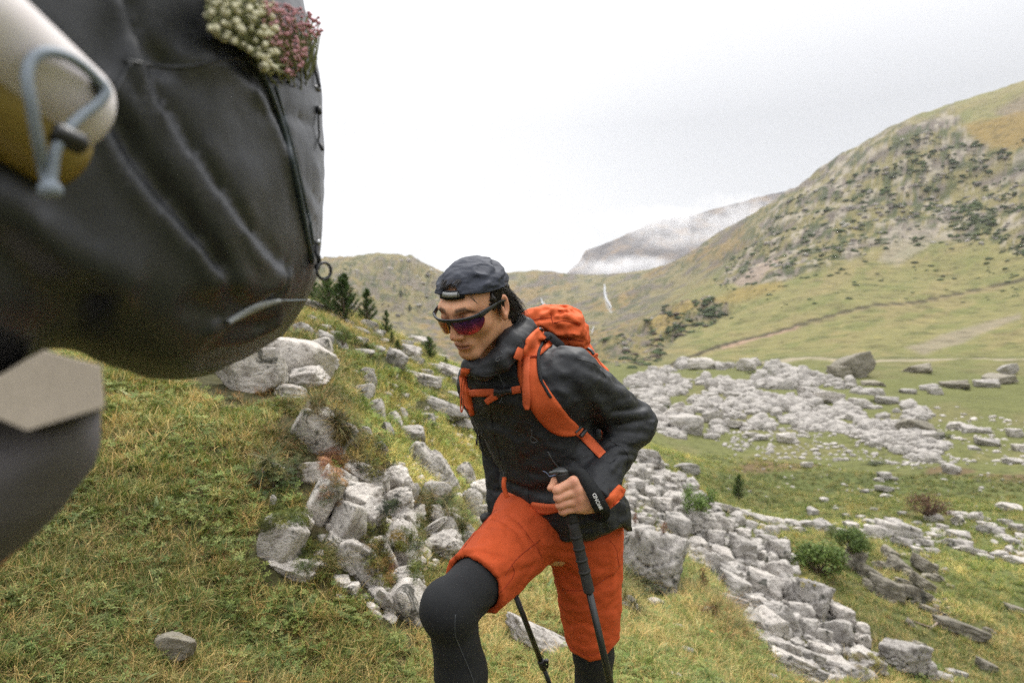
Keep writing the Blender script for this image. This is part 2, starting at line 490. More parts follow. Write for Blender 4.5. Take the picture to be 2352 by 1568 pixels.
def build_terrain():
    af = np.linspace(R(-44), R(44), 780)
    ab = np.linspace(R(44), R(316), 130)[1:-1]
    a = np.concatenate([af, ab]); r = np.exp(np.linspace(math.log(.35), math.log(1450), 470))
    A, Rr = np.meshgrid(a, r, indexing='xy')
    X, Y = np.sin(A)*Rr, np.cos(A)*Rr
    Z = base_z(X, Y); e, m = hill_noise(X, Y, Z); Z = Z+e
    nr, nc = X.shape
    V = np.stack([X, Y, Z], -1).reshape(-1, 3)
    i = np.arange(nr-1)[:, None]*nc; j = np.arange(nc)[None]; k = (j+1) % nc
    F = np.stack([i+j, i+k, i+nc+k, i+nc+j], -1).reshape(-1, 4)
    V = np.vstack([V, [[0, 0, -Z0]]]); c = len(V)-1
    T = np.array([(c, (q+1) % nc, q) for q in range(nc)])
    # ---- albedo
    px, py, jit = m['px'], m['py'], m['j']
    P3 = np.stack([X, Y, Z], -1); rr = Rr
    AL = np.stack([.8*A+.3*Z/rr, .5*np.log(rr), 2.0*Z/rr-.7*A], -1); fw = sstep(8, 30, rr)[..., None]; n1 = fbm(P3*1.6*(1-fw)+AL*14*fw, 4, 31); n2 = fbm(P3*4*(1-fw)+AL*42*fw, 4, 37); n3 = fbm(P3*9*(1-fw)+AL*95*fw, 4, 41)
    near = np.array([.055, .052, .022]); col = np.zeros(X.shape+(3,))+near
    col = lerp3(col, [.105, .085, .045], sstep(.15, .6, n1)*.6)
    mid = np.array([.098, .112, .036])
    col = lerp3(col, mid, sstep(6, 14, rr))
    col = lerp3(col, [.135, .11, .05], sstep(6, 14, rr)*sstep(.1, .7, n1)*.55)
    col = lerp3(col, [.06, .078, .024], sstep(6, 14, rr)*sstep(.1, .7, n2)*.5)
    val = np.array([.112, .118, .040])
    col = lerp3(col, val, sstep(24, 40, rr))
    col = lerp3(col, [.155, .132, .062], sstep(24, 40, rr)*sstep(0, .6, n1)*.45)
    slope = np.array([.160, .148, .058])
    f = sstep(110, 170, rr); col = lerp3(col, slope, f)
    col = lerp3(col, [.185, .150, .068], f*sstep(-.1, .6, n1)*.6)
    col = lerp3(col, [.10, .115, .034], f*sstep(.05, .6, n2)*.6)
    fl = f*sstep(1620, 1420, px+jit); fl2 = np.maximum(fl, sstep(380, 460, rr)*sstep(1900, 1750, px))
    col = lerp3(col, [.155, .130, .068], fl2*.85)
    col = lerp3(col, [.175, .118, .046], fl2*sstep(.0, .45, n1)*.7)
    col = lerp3(col, [.10, .085, .075], fl2*sstep(.0, .35, n2)*.85)
    col = lerp3(col, [.055, .065, .028], fl2*sstep(.12, .5, n3)*.75)
    for k_, am in (('crag', 1), ('crag2', 1), ('cragb', .75)):
        M = m[k_]
        col = lerp3(col, [.150, .128, .055], M*am*.8)
        col = lerp3(col, [.120, .100, .082], M*am*sstep(-.05, .3, n2))
        col = lerp3(col, [.032, .048, .014], M*am*sstep(.14, .34, n3)*.8)
    for k_ in ('crag',):
        M = m[k_]; col = lerp3(col, [.26, .23, .18], M*sstep(.28, .5, -n3)*.85)
    F_ = Y > 100
    def spot(poly, c, w=6, am=1.0):
        nonlocal col
        d = np.where(F_, polysd(px+jit*.5, py+jit*.3, poly), 99)
        col = lerp3(col, c, sstep(w, -w, d)*am)
    spot([(2205,292),(2400,225),(2400,345),(2290,335),(2240,325)], [.185, .125, .038], 7, .85)
    spot([(2270,250),(2400,180),(2400,230),(2310,262)], [.16, .125, .09], 6, .8)
    spot([(1480,755),(1560,705),(1640,690),(1700,660),(1790,640),(1800,665),(1700,690),(1600,715),(1520,765)], [.20, .145, .045], 9, .7)
    spot([(1740,600),(1775,575),(1790,590),(1740,640),(1690,655),(1670,640)], [.24, .185, .15], 5, .85)
    spot([(2080,800),(2160,770),(2352,720),(2352,735),(2200,790),(2120,812)], [.21, .175, .13], 5, .7)
    spot([(2090,520),(2160,540),(2130,575),(2060,600),(2010,590)], [.23, .2, .16], 5, .6)
    def line(pts, c, w, am=1.0, fade=None):
        nonlocal col
        d = np.where(F_, seg_dist2(px, py+jit*.12, pts), 99)
        a_ = sstep(w, w*.4, d)*am
        col = lerp3(col, c, a_)
    TR = [(1395,905),(1560,828),(1640,800),(1700,784),(1760,768),(1830,747),(1920,722),(2000,704),(2080,693),(2150,680),(2250,660),(2352,641),(2500,610)]
    line([(a_, b_+5) for a_, b_ in TR], [.20, .15, .09], 4.5, .4)
    line([(1660,798),(1700,789),(1760,773),(1830,752)], [.27, .18, .13], 5, .8)
    line(TR, [.045, .038, .02], 4.0, 1.0)
    line([(1500,842),(1650,838),(1850,824),(2000,828),(2150,824),(2352,828),(2600,829)], [.27, .23, .165], 3.6, .9)
    line([(1650,834),(1850,819),(2000,822),(2150,818),(2352,821)], [.07, .08, .03], 2.0, .7)
    # waterfalls fade into the grass around them as pale wet rock
    line([(1388,655),(1392,690),(1404,712)], [.36, .36, .36], 3.5, .7)
    # brown heather patches on the valley floor
    def patch(cx, cy, w, h, c, am):
        nonlocal col
        d = ((px-cx)/w)**2+((py-cy)/h)**2
        col = lerp3(col, c, sstep(1.2, .5, d+.5*n1)*am*(Y > 8))
    for q in ((2330,1100,110,14),(1760,1075,130,9),(2180,1080,60,10),(1950,1300,50,20),(1860,1350,70,25),(2290,1270,70,16),(1450,1500,70,18),(1580,1540,90,14)):
        patch(*q, [.12, .075, .045], .75)
    patch(1900, 1110, 420, 26, [.075, .092, .028], .6)
    V2 = col.reshape(-1, 3); V2 = np.vstack([V2, near])
    MAT_GROUND = ground_mat()
    return mesh_obj('ground', V, [F, T], MAT_GROUND, attrs={'tint': V2}, kind='structure',
                    label='grassy stony mountainside and valley floor rising to far ridges')

def ground_mat():
    m, nt, n, l, b = new_mat('ground')
    at = N(nt, 'ShaderNodeAttribute', attribute_name='tint')
    t = N(nt, 'ShaderNodeTexCoord'); cd = N(nt, 'ShaderNodeVectorMath', operation='LENGTH'); l.new(t.outputs['Object'], cd.inputs[0])
    fine = noise_node(nt, t.outputs['Object'], 30, 5, .65); mid = noise_node(nt, t.outputs['Object'], 2.2, 5, .65); far = noise_node(nt, t.outputs['Object'], .25, 6, .7)
    mr = N(nt, 'ShaderNodeMapRange'); mr.inputs[1].default_value = 40; mr.inputs[2].default_value = 150; l.new(cd.outputs['Value'], mr.inputs[0])
    mr2 = N(nt, 'ShaderNodeMapRange'); mr2.inputs[1].default_value = 6; mr2.inputs[2].default_value = 25; l.new(cd.outputs['Value'], mr2.inputs[0])
    a = mixc(nt, mr2.outputs[0], fine.outputs['Fac'], mid.outputs['Fac']); a = mixc(nt, mr.outputs[0], a, far.outputs['Fac'])
    r = ramp(nt, a, [(.33, (.48, .48, .46)), (.5, (1, 1, 1)), (.72, (1.0, 1.0, 1.0))])
    r2 = ramp(nt, a, [(.55, (0, 0, 0)), (.75, (1, 1, 1))])
    c = mixc(nt, 1.0, at.outputs['Color'], r.outputs[0], 'MULTIPLY')
    c = mixc(nt, r2.outputs[0], c, mixc(nt, 1.0, at.outputs['Color'], (1.45, 1.35, 1.3), 'MULTIPLY'))
    l.new(c, b.inputs['Base Color']); b.inputs['Roughness'].default_value = .95; b.inputs['Specular IOR Level'].default_value = .15
    bb = bump(nt, fine.outputs['Fac'], .6, .02); bb = bump(nt, mid.outputs['Fac'], .5, .15, bb); bb = bump(nt, far.outputs['Fac'], .55, 1.6, bb)
    l.new(bb, b.inputs['Normal'])
    return m
ground = build_terrain()

# a farther summit, half lost in cloud
def far_summit():
    Yd = 3500.
    top = [(1180,690),(1290,640),(1332,600),(1345,578),(1380,566),(1430,545),(1470,525),(1500,506),(1560,500),(1600,492),(1680,470),(1800,440),(1950,420),(2100,430),(2400,470)]
    xs = np.array([a for a, _ in top], float); ys = np.array([b for _, b in top], float)
    u = np.linspace(1180, 2400, 260); rows = []
    for q in np.linspace(0, 1, 60):
        y = Yd-900*q; zt = (784-np.interp(u, xs, ys))/FPX*Yd
        z = zt*(1-q)+(-60)*q
        X = (u-1176)/FPX*Yd*(1-.08*q)
        p = np.stack([X, np.full_like(X, y), z], -1)
        p[:, 2] += (24*fbm(p*.003, 5, 3)+18*(1-np.abs(fbm(p*np.array([.012, .003, .003]), 4, 8))))*(.35+.65*min(1, q*5))
        rows.append(p)
    V = np.array(rows); nr, nc = V.shape[:2]
    i = np.arange(nr-1)[:, None]*nc; j = np.arange(nc-1)[None]
    F = np.stack([i+j, i+nc+j, i+nc+j+1, i+j+1], -1).reshape(-1, 4)
    m, nt, n, l, b = new_mat('summit'); t = N(nt, 'ShaderNodeTexCoord')
    a = noise_node(nt, t.outputs['Object'], .012, 6, .6)
    r = ramp(nt, a.outputs['Fac'], [(.38, (.02, .015, .02)), (.5, (.06, .05, .05)), (.64, (.13, .085, .05))])
    l.new(r.outputs[0], b.inputs['Base Color']); b.inputs['Roughness'].default_value = 1
    mesh_obj('mountain', V.reshape(-1, 3), [F], m, kind='structure', label='distant summit fading into cloud behind the valley head')
far_summit()

def clouds():
    """low cloud wrapped round the summit, beyond the haze"""
    g = np.random.default_rng(2)
    for px, py, Yc, w, h, dn, lb in ((1430,612,2750,330,62,.016,'low cloud bank covering the foot of the distant summit'), (1690,505,2900,300,150,.010,'broad cloud hiding the right shoulder of the distant summit'),
                                  (1560,550,2700,280,56,.008,'thin veil of cloud drifting across the distant summit'), (1345,560,2850,90,60,.006,'small wisp of cloud at the left end of the distant summit'), (1495,508,2900,300,84,.016,'wispy cloud over the top of the distant summit')):
        c = P(px, py, Yc); W, Hh = w/FPX*Yc/2, h/FPX*Yc/2; Dp = max(W*.5, Hh)*.9
        D, F = ICO[3]; V = D*(1+.12*fbm(D*2+px, 3, 2))[:, None]*[W, Dp, Hh]
        if Yc-Dp < 1800: V[:, 1] *= .6
        m = bpy.data.materials.new('cloud'); m.use_nodes = True; nt = m.node_tree; nt.nodes.clear()
        o = N(nt, 'ShaderNodeOutputMaterial'); pv = N(nt, 'ShaderNodeVolumePrincipled'); pv.inputs['Color'].default_value = (.99, .99, 1, 1); pv.inputs['Anisotropy'].default_value = .3
        t = N(nt, 'ShaderNodeTexCoord'); mp_ = N(nt, 'ShaderNodeMapping'); mp_.inputs['Scale'].default_value = (1/W, 1/Dp, 1/Hh); nt.links.new(t.outputs['Object'], mp_.inputs['Vector'])
        ln_ = N(nt, 'ShaderNodeVectorMath', operation='LENGTH'); nt.links.new(mp_.outputs[0], ln_.inputs[0])
        fo = N(nt, 'ShaderNodeMapRange'); fo.inputs[1].default_value = .25; fo.inputs[2].default_value = .95; fo.inputs[3].default_value = 1; fo.inputs[4].default_value = 0; nt.links.new(ln_.outputs['Value'], fo.inputs[0])
        nz_ = noise_node(nt, t.outputs['Object'], .011, 4, .6); nr_ = N(nt, 'ShaderNodeMapRange'); nr_.inputs[1].default_value = .40; nr_.inputs[2].default_value = .64; nt.links.new(nz_.outputs['Fac'], nr_.inputs[0])
        mu = N(nt, 'ShaderNodeMath', operation='MULTIPLY'); nt.links.new(fo.outputs[0], mu.inputs[0]); nt.links.new(nr_.outputs[0], mu.inputs[1])
        m2_ = N(nt, 'ShaderNodeMath', operation='MULTIPLY'); nt.links.new(mu.outputs[0], m2_.inputs[0]); m2_.inputs[1].default_value = dn
        nt.links.new(m2_.outputs[0], pv.inputs['Density']); nt.links.new(pv.outputs[0], o.inputs['Volume'])
        mesh_obj('cloud', V+c, [F], m, origin=c, label=lb, cat='cloud', group='low clouds round the distant summit')
# ================================================================== rocks
def ico(sub):
    t = (1+5**.5)/2
    v = [(-1,t,0),(1,t,0),(-1,-t,0),(1,-t,0),(0,-1,t),(0,1,t),(0,-1,-t),(0,1,-t),(t,0,-1),(t,0,1),(-t,0,-1),(-t,0,1)]
    f = [(0,11,5),(0,5,1),(0,1,7),(0,7,10),(0,10,11),(1,5,9),(5,11,4),(11,10,2),(10,7,6),(7,1,8),(3,9,4),(3,4,2),(3,2,6),(3,6,8),(3,8,9),(4,9,5),(2,4,11),(6,2,10),(8,6,7),(9,8,1)]
    v = [np.array(a, float)/np.linalg.norm(a) for a in v]
    for _ in range(sub):
        c = {}; nf = []
        def mid(a, b):
            k = (min(a, b), max(a, b))
            if k not in c:
                m = v[a]+v[b]; v.append(m/np.linalg.norm(m)); c[k] = len(v)-1
            return c[k]
        for a, b, d in f:
            x, y, z = mid(a, b), mid(b, d), mid(d, a)
            nf += [(a, x, z), (b, y, x), (d, z, y), (x, y, z)]
        f = nf
    return np.array(v), np.array(f)
ICO = {k: ico(k) for k in (1, 2, 3, 4, 5)}
clouds()
_pr = np.random.default_rng(3)

def rock_shape(seed, sub=4, planes=13, rough=1.0, boxy=.55, sharp=.035, crack=0):
    """faceted, weathered block filling about +-.5 in each axis"""
    g = np.random.default_rng(seed)
    D, F = ICO[sub]
    n = g.normal(size=(planes, 3)); n /= np.linalg.norm(n, axis=1)[:, None]
    ax = np.vstack([np.eye(3), -np.eye(3)])+g.normal(size=(6, 3))*.16; ax /= np.linalg.norm(ax, axis=1)[:, None]
    d = np.concatenate([g.uniform(.40, .56, planes), g.uniform(.33, .40, 6)*(1+.25*(1-boxy))])
    n = np.vstack([n, ax])
    k = D@n.T
    rad = np.where(k > .05, d/np.maximum(k, .05), 9)
    # soft minimum keeps edges slightly worn
    r = -sharp*np.log(np.exp(-rad/sharp).sum(1))
    V = D*r[:, None]
    V *= (.5/np.abs(V).max(0))
    o = g.uniform(-50, 50, 3)
    e = .030*fbm(V*3.2+o, 3, seed)+.016*fbm(V*9+o, 3, seed+1)+.007*vnoise(V*26+o, seed+2)
    if crack:
        q = np.abs(fbm(V*np.array([1.3, 1.3, 3.2])+o, 2, seed+5)); e -= .05*np.exp(-(q/.035)**2)
    st = np.abs((V@np.array([.25, .1, 1.])*6+1.2*fbm(V*2+o, 2, seed+7)) % 1-.5)      # bedding steps
    e -= .014*np.exp(-(st/.09)**2)*(1 if sub > 3 else .3)
    return V*(1+e*2*rough)[:, None], F

def rock_mat(name='rock', tone=(.30, .285, .275), dark=.55, moss=.25):
    m, nt, n, l, b = new_mat(name)
    t = N(nt, 'ShaderNodeTexCoord'); oi = N(nt, 'ShaderNodeObjectInfo')
    g = N(nt, 'ShaderNodeNewGeometry'); vec = g.outputs['Position']
    big = noise_node(nt, vec, 3.2, 6, .65); mid = noise_node(nt, vec, 11, 6, .7, .3); fin = noise_node(nt, vec, 55, 5, .7)
    spk = N(nt, 'ShaderNodeTexVoronoi'); spk.inputs['Scale'].default_value = 42; l.new(vec, spk.inputs['Vector'])
    c0 = ramp(nt, big.outputs['Fac'], [(.3, tuple(x*.80 for x in tone)), (.5, tone), (.7, tuple(min(1, x*1.18) for x in tone))])
    c1 = ramp(nt, mid.outputs['Fac'], [(.30, (.34, .31, .28)), (.44, (.84, .82, .80)), (.62, (1.10, 1.08, 1.05)), (.75, (1.32, 1.29, 1.24))])
    c = mixc(nt, 1.0, c0.outputs[0], c1.outputs[0], 'MULTIPLY')
    c2 = ramp(nt, fin.outputs['Fac'], [(.35, (.72, .72, .72)), (.5, (1, 1, 1)), (.66, (1.14, 1.14, 1.14))])
    c = mixc(nt, .8, c, c2.outputs[0], 'MULTIPLY')
    # per-stone tone
    tr = ramp(nt, oi.outputs['Random'], [(0, (.80, .79, .78)), (.5, (1, .985, .97)), (1, (1.18, 1.15, 1.12))])
    c = mixc(nt, 1.0, c, tr.outputs[0], 'MULTIPLY')
    # black lichen in blotches, ochre/green lichen sparsely
    li = noise_node(nt, vec, 6.5, 5, .75, .6); lr = ramp(nt, li.outputs['Fac'], [(.575, 0), (.625, .9)])
    c = mixc(nt, lr.outputs[0], c, (.055, .055, .045))
    lo = noise_node(nt, vec, 4.1, 5, .7, .4); lor = ramp(nt, lo.outputs['Fac'], [(.62, 0), (.72, moss*2.2)])
    c = mixc(nt, lor.outputs[0], c, (.19, .17, .075))
    l.new(c, b.inputs['Base Color']); b.inputs['Roughness'].default_value = .92; b.inputs['Specular IOR Level'].default_value = .25
    bb = bump(nt, mid.outputs['Fac'], .8, .06); bb = bump(nt, fin.outputs['Fac'], .7, .014, bb)
    l.new(bb, b.inputs['Normal'])
    return m
M_ROCK = rock_mat(tone=(.52, .50, .47), moss=.15)
M_ROCKP = rock_mat('rock_scree', tone=(.43, .415, .395), moss=.12)
M_ROCKG = rock_mat('rock_lichen', tone=(.25, .235, .195), moss=.4)

ROCK = {}
def rock_me(kind, i):
    """kind: 'hero' finely cut, 'mid', 'lo'"""
    k = (kind, i)
    if k not in ROCK:
        sub = {'hero': 4, 'smooth': 4, 'mid': 4, 'lo': 3}[kind]
        V, F = rock_shape(100+i*7, sub, planes=9+(i*5) % 9, boxy=.4+.1*(i % 5), sharp=.010+.005*(i % 4), crack=(kind == 'hero'), rough={'hero': 1.5, 'smooth': .55}.get(kind, 1.15))
        ROCK[k] = raw_mesh('rock', V, F, M_ROCK if kind in ('hero', 'smooth') else M_ROCKP, True)
    return ROCK[k]

rocks = []          # records for labelling
def put_rock(px, py, w, h, tilt=0, kind='mid', i=None, yaw=None, depth=None, label=None, zone=None, sink=.25, Y=None, name='rock', mat=None, near=.8, far=1e9):
    w0 = find(px, min(py+h*.30, 1640), near, far) if Y is None else P(px, py+h*.30, Y)
    if w0 is None: return None
    Yd = w0[1]; s = Yd/FPX
    W, H = w*s, h*s
    D = (depth*W if depth else (W+H)*.5*rng.uniform(.8, 1.1))
    c = P(px, py, Yd); c[1] += D*(.30-sink*.22)
    i = int(rng.integers(0, 9)) if i is None else i
    me = rock_me(kind, i)
    if mat is not None:
        key = (kind, i, mat.name)
        if key not in ROCK:
            q = me.copy(); q.materials.clear(); q.materials.append(mat); ROCK[key] = q
        me = ROCK[key]
    o = bpy.data.objects.new(name, me); link(o)
    o.location = tuple(c)
    yw = R(rng.uniform(-25, 25)) if yaw is None else R(yaw)
    o.rotation_euler = Matrix.Rotation(yw, 3, 'Z').to_4x4().to_euler()
    o.rotation_euler = (Matrix.Rotation(R(tilt), 3, 'Y')@Matrix.Rotation(yw, 3, 'Z')).to_euler()
    # local axes: x across, y in depth, z up
    o.scale = (W*1.08, D, H*1.08)
    tag(o, cat='rock', group=zone)
    rocks.append(dict(o=o, px=px, py=py, w=w, h=h, tilt=tilt, label=label, zone=zone, Y=Yd, W=W, H=H))
    return o

Z_OUT = 'rocks of the outcrop beside the hiker'
Z_UP = 'rocks scattered up the near slope'
Z_TAL = 'grey rocks of the scree run'
Z_SH = 'weathered slabs in the grass lower right'
Z_BAND = 'pale rocks in the band across the meadow'
Z_FAR = 'boulders on the far valley floor'

# (x, y, w, h, tilt, label)   tilt > 0 leans the top to the right / dips to the right
OUT = [
 (560,862,190,118,8,'broad pale boulder resting on the grass below the black backpack'),
 (655,830,170,104,12,'upper right shoulder of the big boulder under the black backpack, split by a deep crack'),
 (716,803,78,46,-14,'rounded grey nose stone jutting from the right end of the big boulder'),
 (721,836,72,40,-8,'squat lichen-spotted stone under the nose of the big boulder'),
 (694,872,84,50,-6,'low block wedged beneath the cracked right end of the big boulder'),
 (655,905,70,34,8,'small pale stone at the foot of the big boulder'),
 (714,1008,124,118,38,'pale pointed rock narrowing downward, above the orange plants of the outcrop'),
 (735,952,34,34,10,'small knob stone on top of the pale pointed rock'),
 (698,1096,80,60,-10,'rounded grey stone directly below the pale pointed rock'),
 (612,1111,48,76,15,'narrow grey stone poking out of the grass at the left of the outcrop'),
 (622,1158,14,34,8,'thin splinter of rock hanging below the narrow grey stone'),
 (826,1108,98,60,22,'wedge-shaped cap rock with a dark overhang at the centre of the outcrop'),
 (812,1160,106,62,12,'dark-spotted block right under the wedge-shaped cap rock'),
 (724,1168,64,134,34,'long smooth slab leaning right beside the green moss cushion'),
 (782,1222,108,112,30,'broad leaning face with black lichen blotches in the middle of the outcrop'),
 (836,1206,60,86,30,'rough brown-grey face right of the broad leaning face'),
 (632,1268,92,128,18,'big smooth triangular rock at the lower left of the outcrop'),
 (676,1222,44,80,30,'pale ramp of rock joining the triangular rock to the long slab'),
 (652,1318,80,50,10,'foot of the triangular rock where the grass begins'),
 (905,1124,60,84,-20,'upright pale stone at the upper right of the outcrop'),
 (941,1150,44,60,-15,'round-topped stone just right of the upright pale stone'),
 (903,1168,78,66,-18,'mottled tan and grey block under the upright pale stone'),
 (930,1205,46,60,-25,'brownish stone stepping down from the mottled block'),
 (800,1298,68,88,20,'craggy block at the bottom centre of the outcrop above a dark hollow'),
 (770,1262,60,46,30,'small ledge under the broad leaning face'),
 (840,1322,48,96,-22,'tall tapering stone ending at the grass below the yellow moss'),
 (862,1372,32,32,0,'dark brown stone at the foot of the tall tapering stone'),
 (912,1284,66,112,-26,'furrowed grey rib leaning left, right of the yellow plants'),
 (873,1284,36,80,-26,'thin rib of rock between the yellow plants and the furrowed rib'),
 (938,1262,36,88,-24,'narrow rib hugging the right side of the furrowed rib'),
 (908,1348,92,52,-14,'flat broken stone below the furrowed rib'),
 (930,1402,84,96,-35,'long flat slab sliding down toward the hiker\'s raised knee'),
 (884,1392,46,62,-35,'low slab piece left of the slab at the hiker\'s knee'),
 (1020,1225,62,56,-25,'square pale block beside the edge of the orange shorts'),
 (990,1163,54,92,20,'pale branching rock face above the square pale block'),
 (1004,1086,46,88,-38,'smooth pale slab on the grassy rib behind the outcrop'),
 (966,1050,40,70,-38,'upper piece of the smooth pale slab on the grassy rib'),
 (978,1230,92,26,-36,'thin slab running down to the square pale block'),
 (1014,1264,70,56,-20,'shadowed block tucked under the square pale block'),
 (994,1190,36,50,-10,'little pale block left of the square pale block'),
 (1062,1240,44,50,-20,'grey stone half hidden behind the top of the black knee'),
 (1086,1164,34,70,-12,'slim upright stone left of the jacket cuff'),
 (1106,1138,40,56,-20,'stone partly behind the hiker\'s far sleeve cuff'),
 (1072,1096,30,56,-25,'slim light stone uphill of the jacket cuff'),
 (1110,1188,40,54,-15,'stone just above the orange thigh'),
 (1048,1146,30,20,0,'small flat stone in the grass left of the slim upright stones'),
]
UP = [
 (690,754,54,30,0,'small flat-topped rock under the dangling pull ring of the black backpack'),
 (738,708,94,22,24,'long tilted ledge running down from the backpack to the pine trees'),
 (782,734,50,18,24,'lower end of the tilted ledge beneath the pine trees'),
 (756,782,68,28,30,None),(743,750,30,12,5,None),(829,782,28,18,10,None),(846,746,36,26,8,None),(823,757,40,14,20,None),(868,765,30,18,10,None),
 (907,824,50,50,30,'blocky pale boulder standing out above the middle of the near slope'),
 (833,808,44,16,5,None),(864,800,34,16,12,None),(941,806,42,32,10,None),(959,782,46,24,5,None),(932,790,30,22,0,None),(954,828,34,20,8,None),
 (979,876,62,32,10,'pale rounded boulder left of the hiker\'s collar'),
 (943,858,38,13,8,None),(980,855,30,14,6,None),(902,886,26,13,25,None),(928,909,22,14,10,None),
 (1007,934,124,34,24,'longest pale slab lying on the slope beside the hiker\'s chest'),
 (979,962,38,26,0,'isolated rounded stone below the longest pale slab'),
 (1060,972,74,26,18,None),(941,996,54,40,-4,'pale stone with a dark undercut side on the grassy slope'),(888,986,26,38,-10,None),
 (846,877,40,46,-10,'tan split rock on the yellow grassy rib'),(841,857,28,32,0,None),(836,900,42,38,-12,None),(1035,854,60,34,16,None),
 (923,948,18,30,-25,None),(866,939,28,50,-15,None),(905,962,20,40,-25,None),(1055,880,40,26,15,None),(890,905,20,10,10,None),
 (803,1014,30,34,0,None),(868,1033,40,34,-20,None),(838,992,18,36,-5,None),(901,1076,20,32,-15,None),(1020,822,26,14,10,None),(1000,842,34,16,12,None),
 (918,846,24,14,14,None),(1040,905,30,16,14,None),(1046,1000,34,12,16,None),(1070,1022,26,12,16,None),(770,765,24,12,10,None),(1093,985,30,14,12,None),
 (714,730,30,14,20,None),(800,700,22,10,10,None),(880,782,20,12,0,None),(1010,870,20,10,5,None),(967,904,18,9,5,None),
]
FG = [
 (396,1468,84,74,10,'half-buried brown stone in the grass at the bottom left'),
 (1240,1468,170,54,29,'pale tapering slab lying in the grass behind the rear trekking pole'),
 (1560,1438,26,16,10,'tiny white stone above the rusty plant on the grassy edge'),
 (1579,1492,30,20,12,'small white stone in a brown scrape of earth right of the leg'),
 (1771,1552,36,13,14,'thin pale stone lying on the brown slope edge at the bottom'),
 (1450,1384,28,48,-30,'pale pointed stone just right of the orange shorts'),
 (1432,1372,16,24,0,'little round stone touching the hem side of the orange shorts'),
 (1652,1562,40,16,5,'low grey stone at the bottom edge below the scree'),
 (1557,1552,44,20,20,'flat grey stone in the grass at the bottom edge'),
 (1508,1382,40,24,10,'grey stone half hidden in grass under the largest scree boulder'),
 (1634,1400,26,38,-30,'leaning grey stone right of the rusty plant tuft'),
]
TAL = [
 (1515,1312,150,152,14,'largest boulder of the scree, round and shadowed below, right of the orange shorts'),
 (1462,1248,74,84,12,'pale leaning block behind the largest scree boulder'),
 (1567,1164,80,52,14,'rounded pale boulder near the top of the scree under the green bush'),
 (1494,1137,46,32,8,None),(1512,1112,34,26,8,None),(1542,1131,40,30,5,None),(1475,1155,44,26,14,None),(1452,1162,20,20,0,None),
 (1520,1172,64,54,8,None),(1609,1210,100,66,24,'broad sloping boulder halfway up the scree'),(1560,1220,64,74,18,None),(1664,1212,62,44,24,'blocky boulder with a flat top left of the meadow strip'),
 (1707,1231,54,28,10,None),(1643,1240,62,40,8,None),(1609,1255,58,32,12,None),(1640,1268,38,28,10,None),(1667,1283,48,38,22,None),(1712,1273,66,58,18,'cracked tan-grey block above the pair of tilted blocks'),
 (1716,1260,42,28,12,None),(1795,1270,64,52,6,'flat-topped cube of grey rock left of the pine shrub'),(1755,1283,22,32,0,None),(1743,1255,38,22,6,None),(1764,1240,44,20,8,None),
 (1694,1310,44,30,6,None),(1725,1318,38,24,4,None),(1646,1304,50,58,28,None),(1798,1326,80,64,20,'tall wedge of pale rock leaning over the scree'),(1818,1359,74,54,32,'dark-sided block below the leaning wedge'),
 (1682,1332,54,44,16,None),(1691,1360,70,58,24,None),(1731,1332,62,22,10,None),(1758,1354,84,76,22,'wide smooth boulder in the middle of the scree'),
 (1873,1394,98,98,16,'sharp-peaked grey boulder standing at the right edge of the scree'),(1842,1412,56,48,12,'white-topped block leaning on the sharp-peaked boulder'),
 (1687,1389,62,40,16,None),(1737,1392,62,38,14,None),(1767,1408,44,48,26,None),(1810,1428,40,80,-32,None),(1731,1432,50,34,-8,None),
 (1771,1447,90,72,4,'pale rounded boulder with a dark foot in the lower scree'),(1862,1453,48,54,8,None),(1892,1471,38,54,6,'small upright egg-shaped stone in the lower scree'),(1934,1465,72,68,18,None),
 (1795,1503,112,60,24,'long smooth slab in the lower scree'),(1895,1505,60,34,10,None),(1821,1534,112,54,24,None),(1865,1518,62,42,20,None),(1940,1424,58,46,12,'lumpy light boulder at the right end of the scree beside the grass'),
 (1938,1455,32,50,10,None),(1984,1452,30,36,0,None),(1984,1483,34,48,-8,None),(1860,1548,80,40,14,None),(1930,1535,70,36,10,None),
 (1999,1530,84,50,10,'yellow-lichened knob of rock at the bottom of the scree'),(1968,1555,70,40,10,None),
 (2096,1524,92,92,10,'massive block standing in the grass at the bottom right'),(2057,1516,48,38,10,None),(2142,1549,34,44,0,None),(2203,1551,40,20,4,None),(2170,1560,40,24,6,None),
 (1495,1062,100,54,16,'broad rounded outcrop at the very top of the scree next to the elbow'),(1585,1082,64,34,8,'tan flat boulder at the top right of the scree'),
 (1515,1092,50,28,8,None),(1465,1120,40,40,6,None),(1553,1100,44,24,10,None),(1450,1190,34,28,0,None),(1452,1085,40,34,10,None),(1530,1250,50,30,14,None),(1590,1290,40,26,20,None),(1480,1200,44,30,10,None),
 (1490,1180,36,30,30,None),(1660,1165,40,18,12,None),(1700,1180,44,20,10,None),(1740,1192,40,20,8,None),(1780,1200,44,22,10,None),(1820,1205,38,20,6,None),(1860,1207,46,22,6,None),(1895,1212,52,30,4,None),
 (1680,1172,36,20,12,None),(1722,1184,30,16,8,None),(1800,1214,30,14,6,None),(1840,1218,28,14,6,None),(1650,1178,34,20,10,None),(1690,1196,34,14,10,None),
]
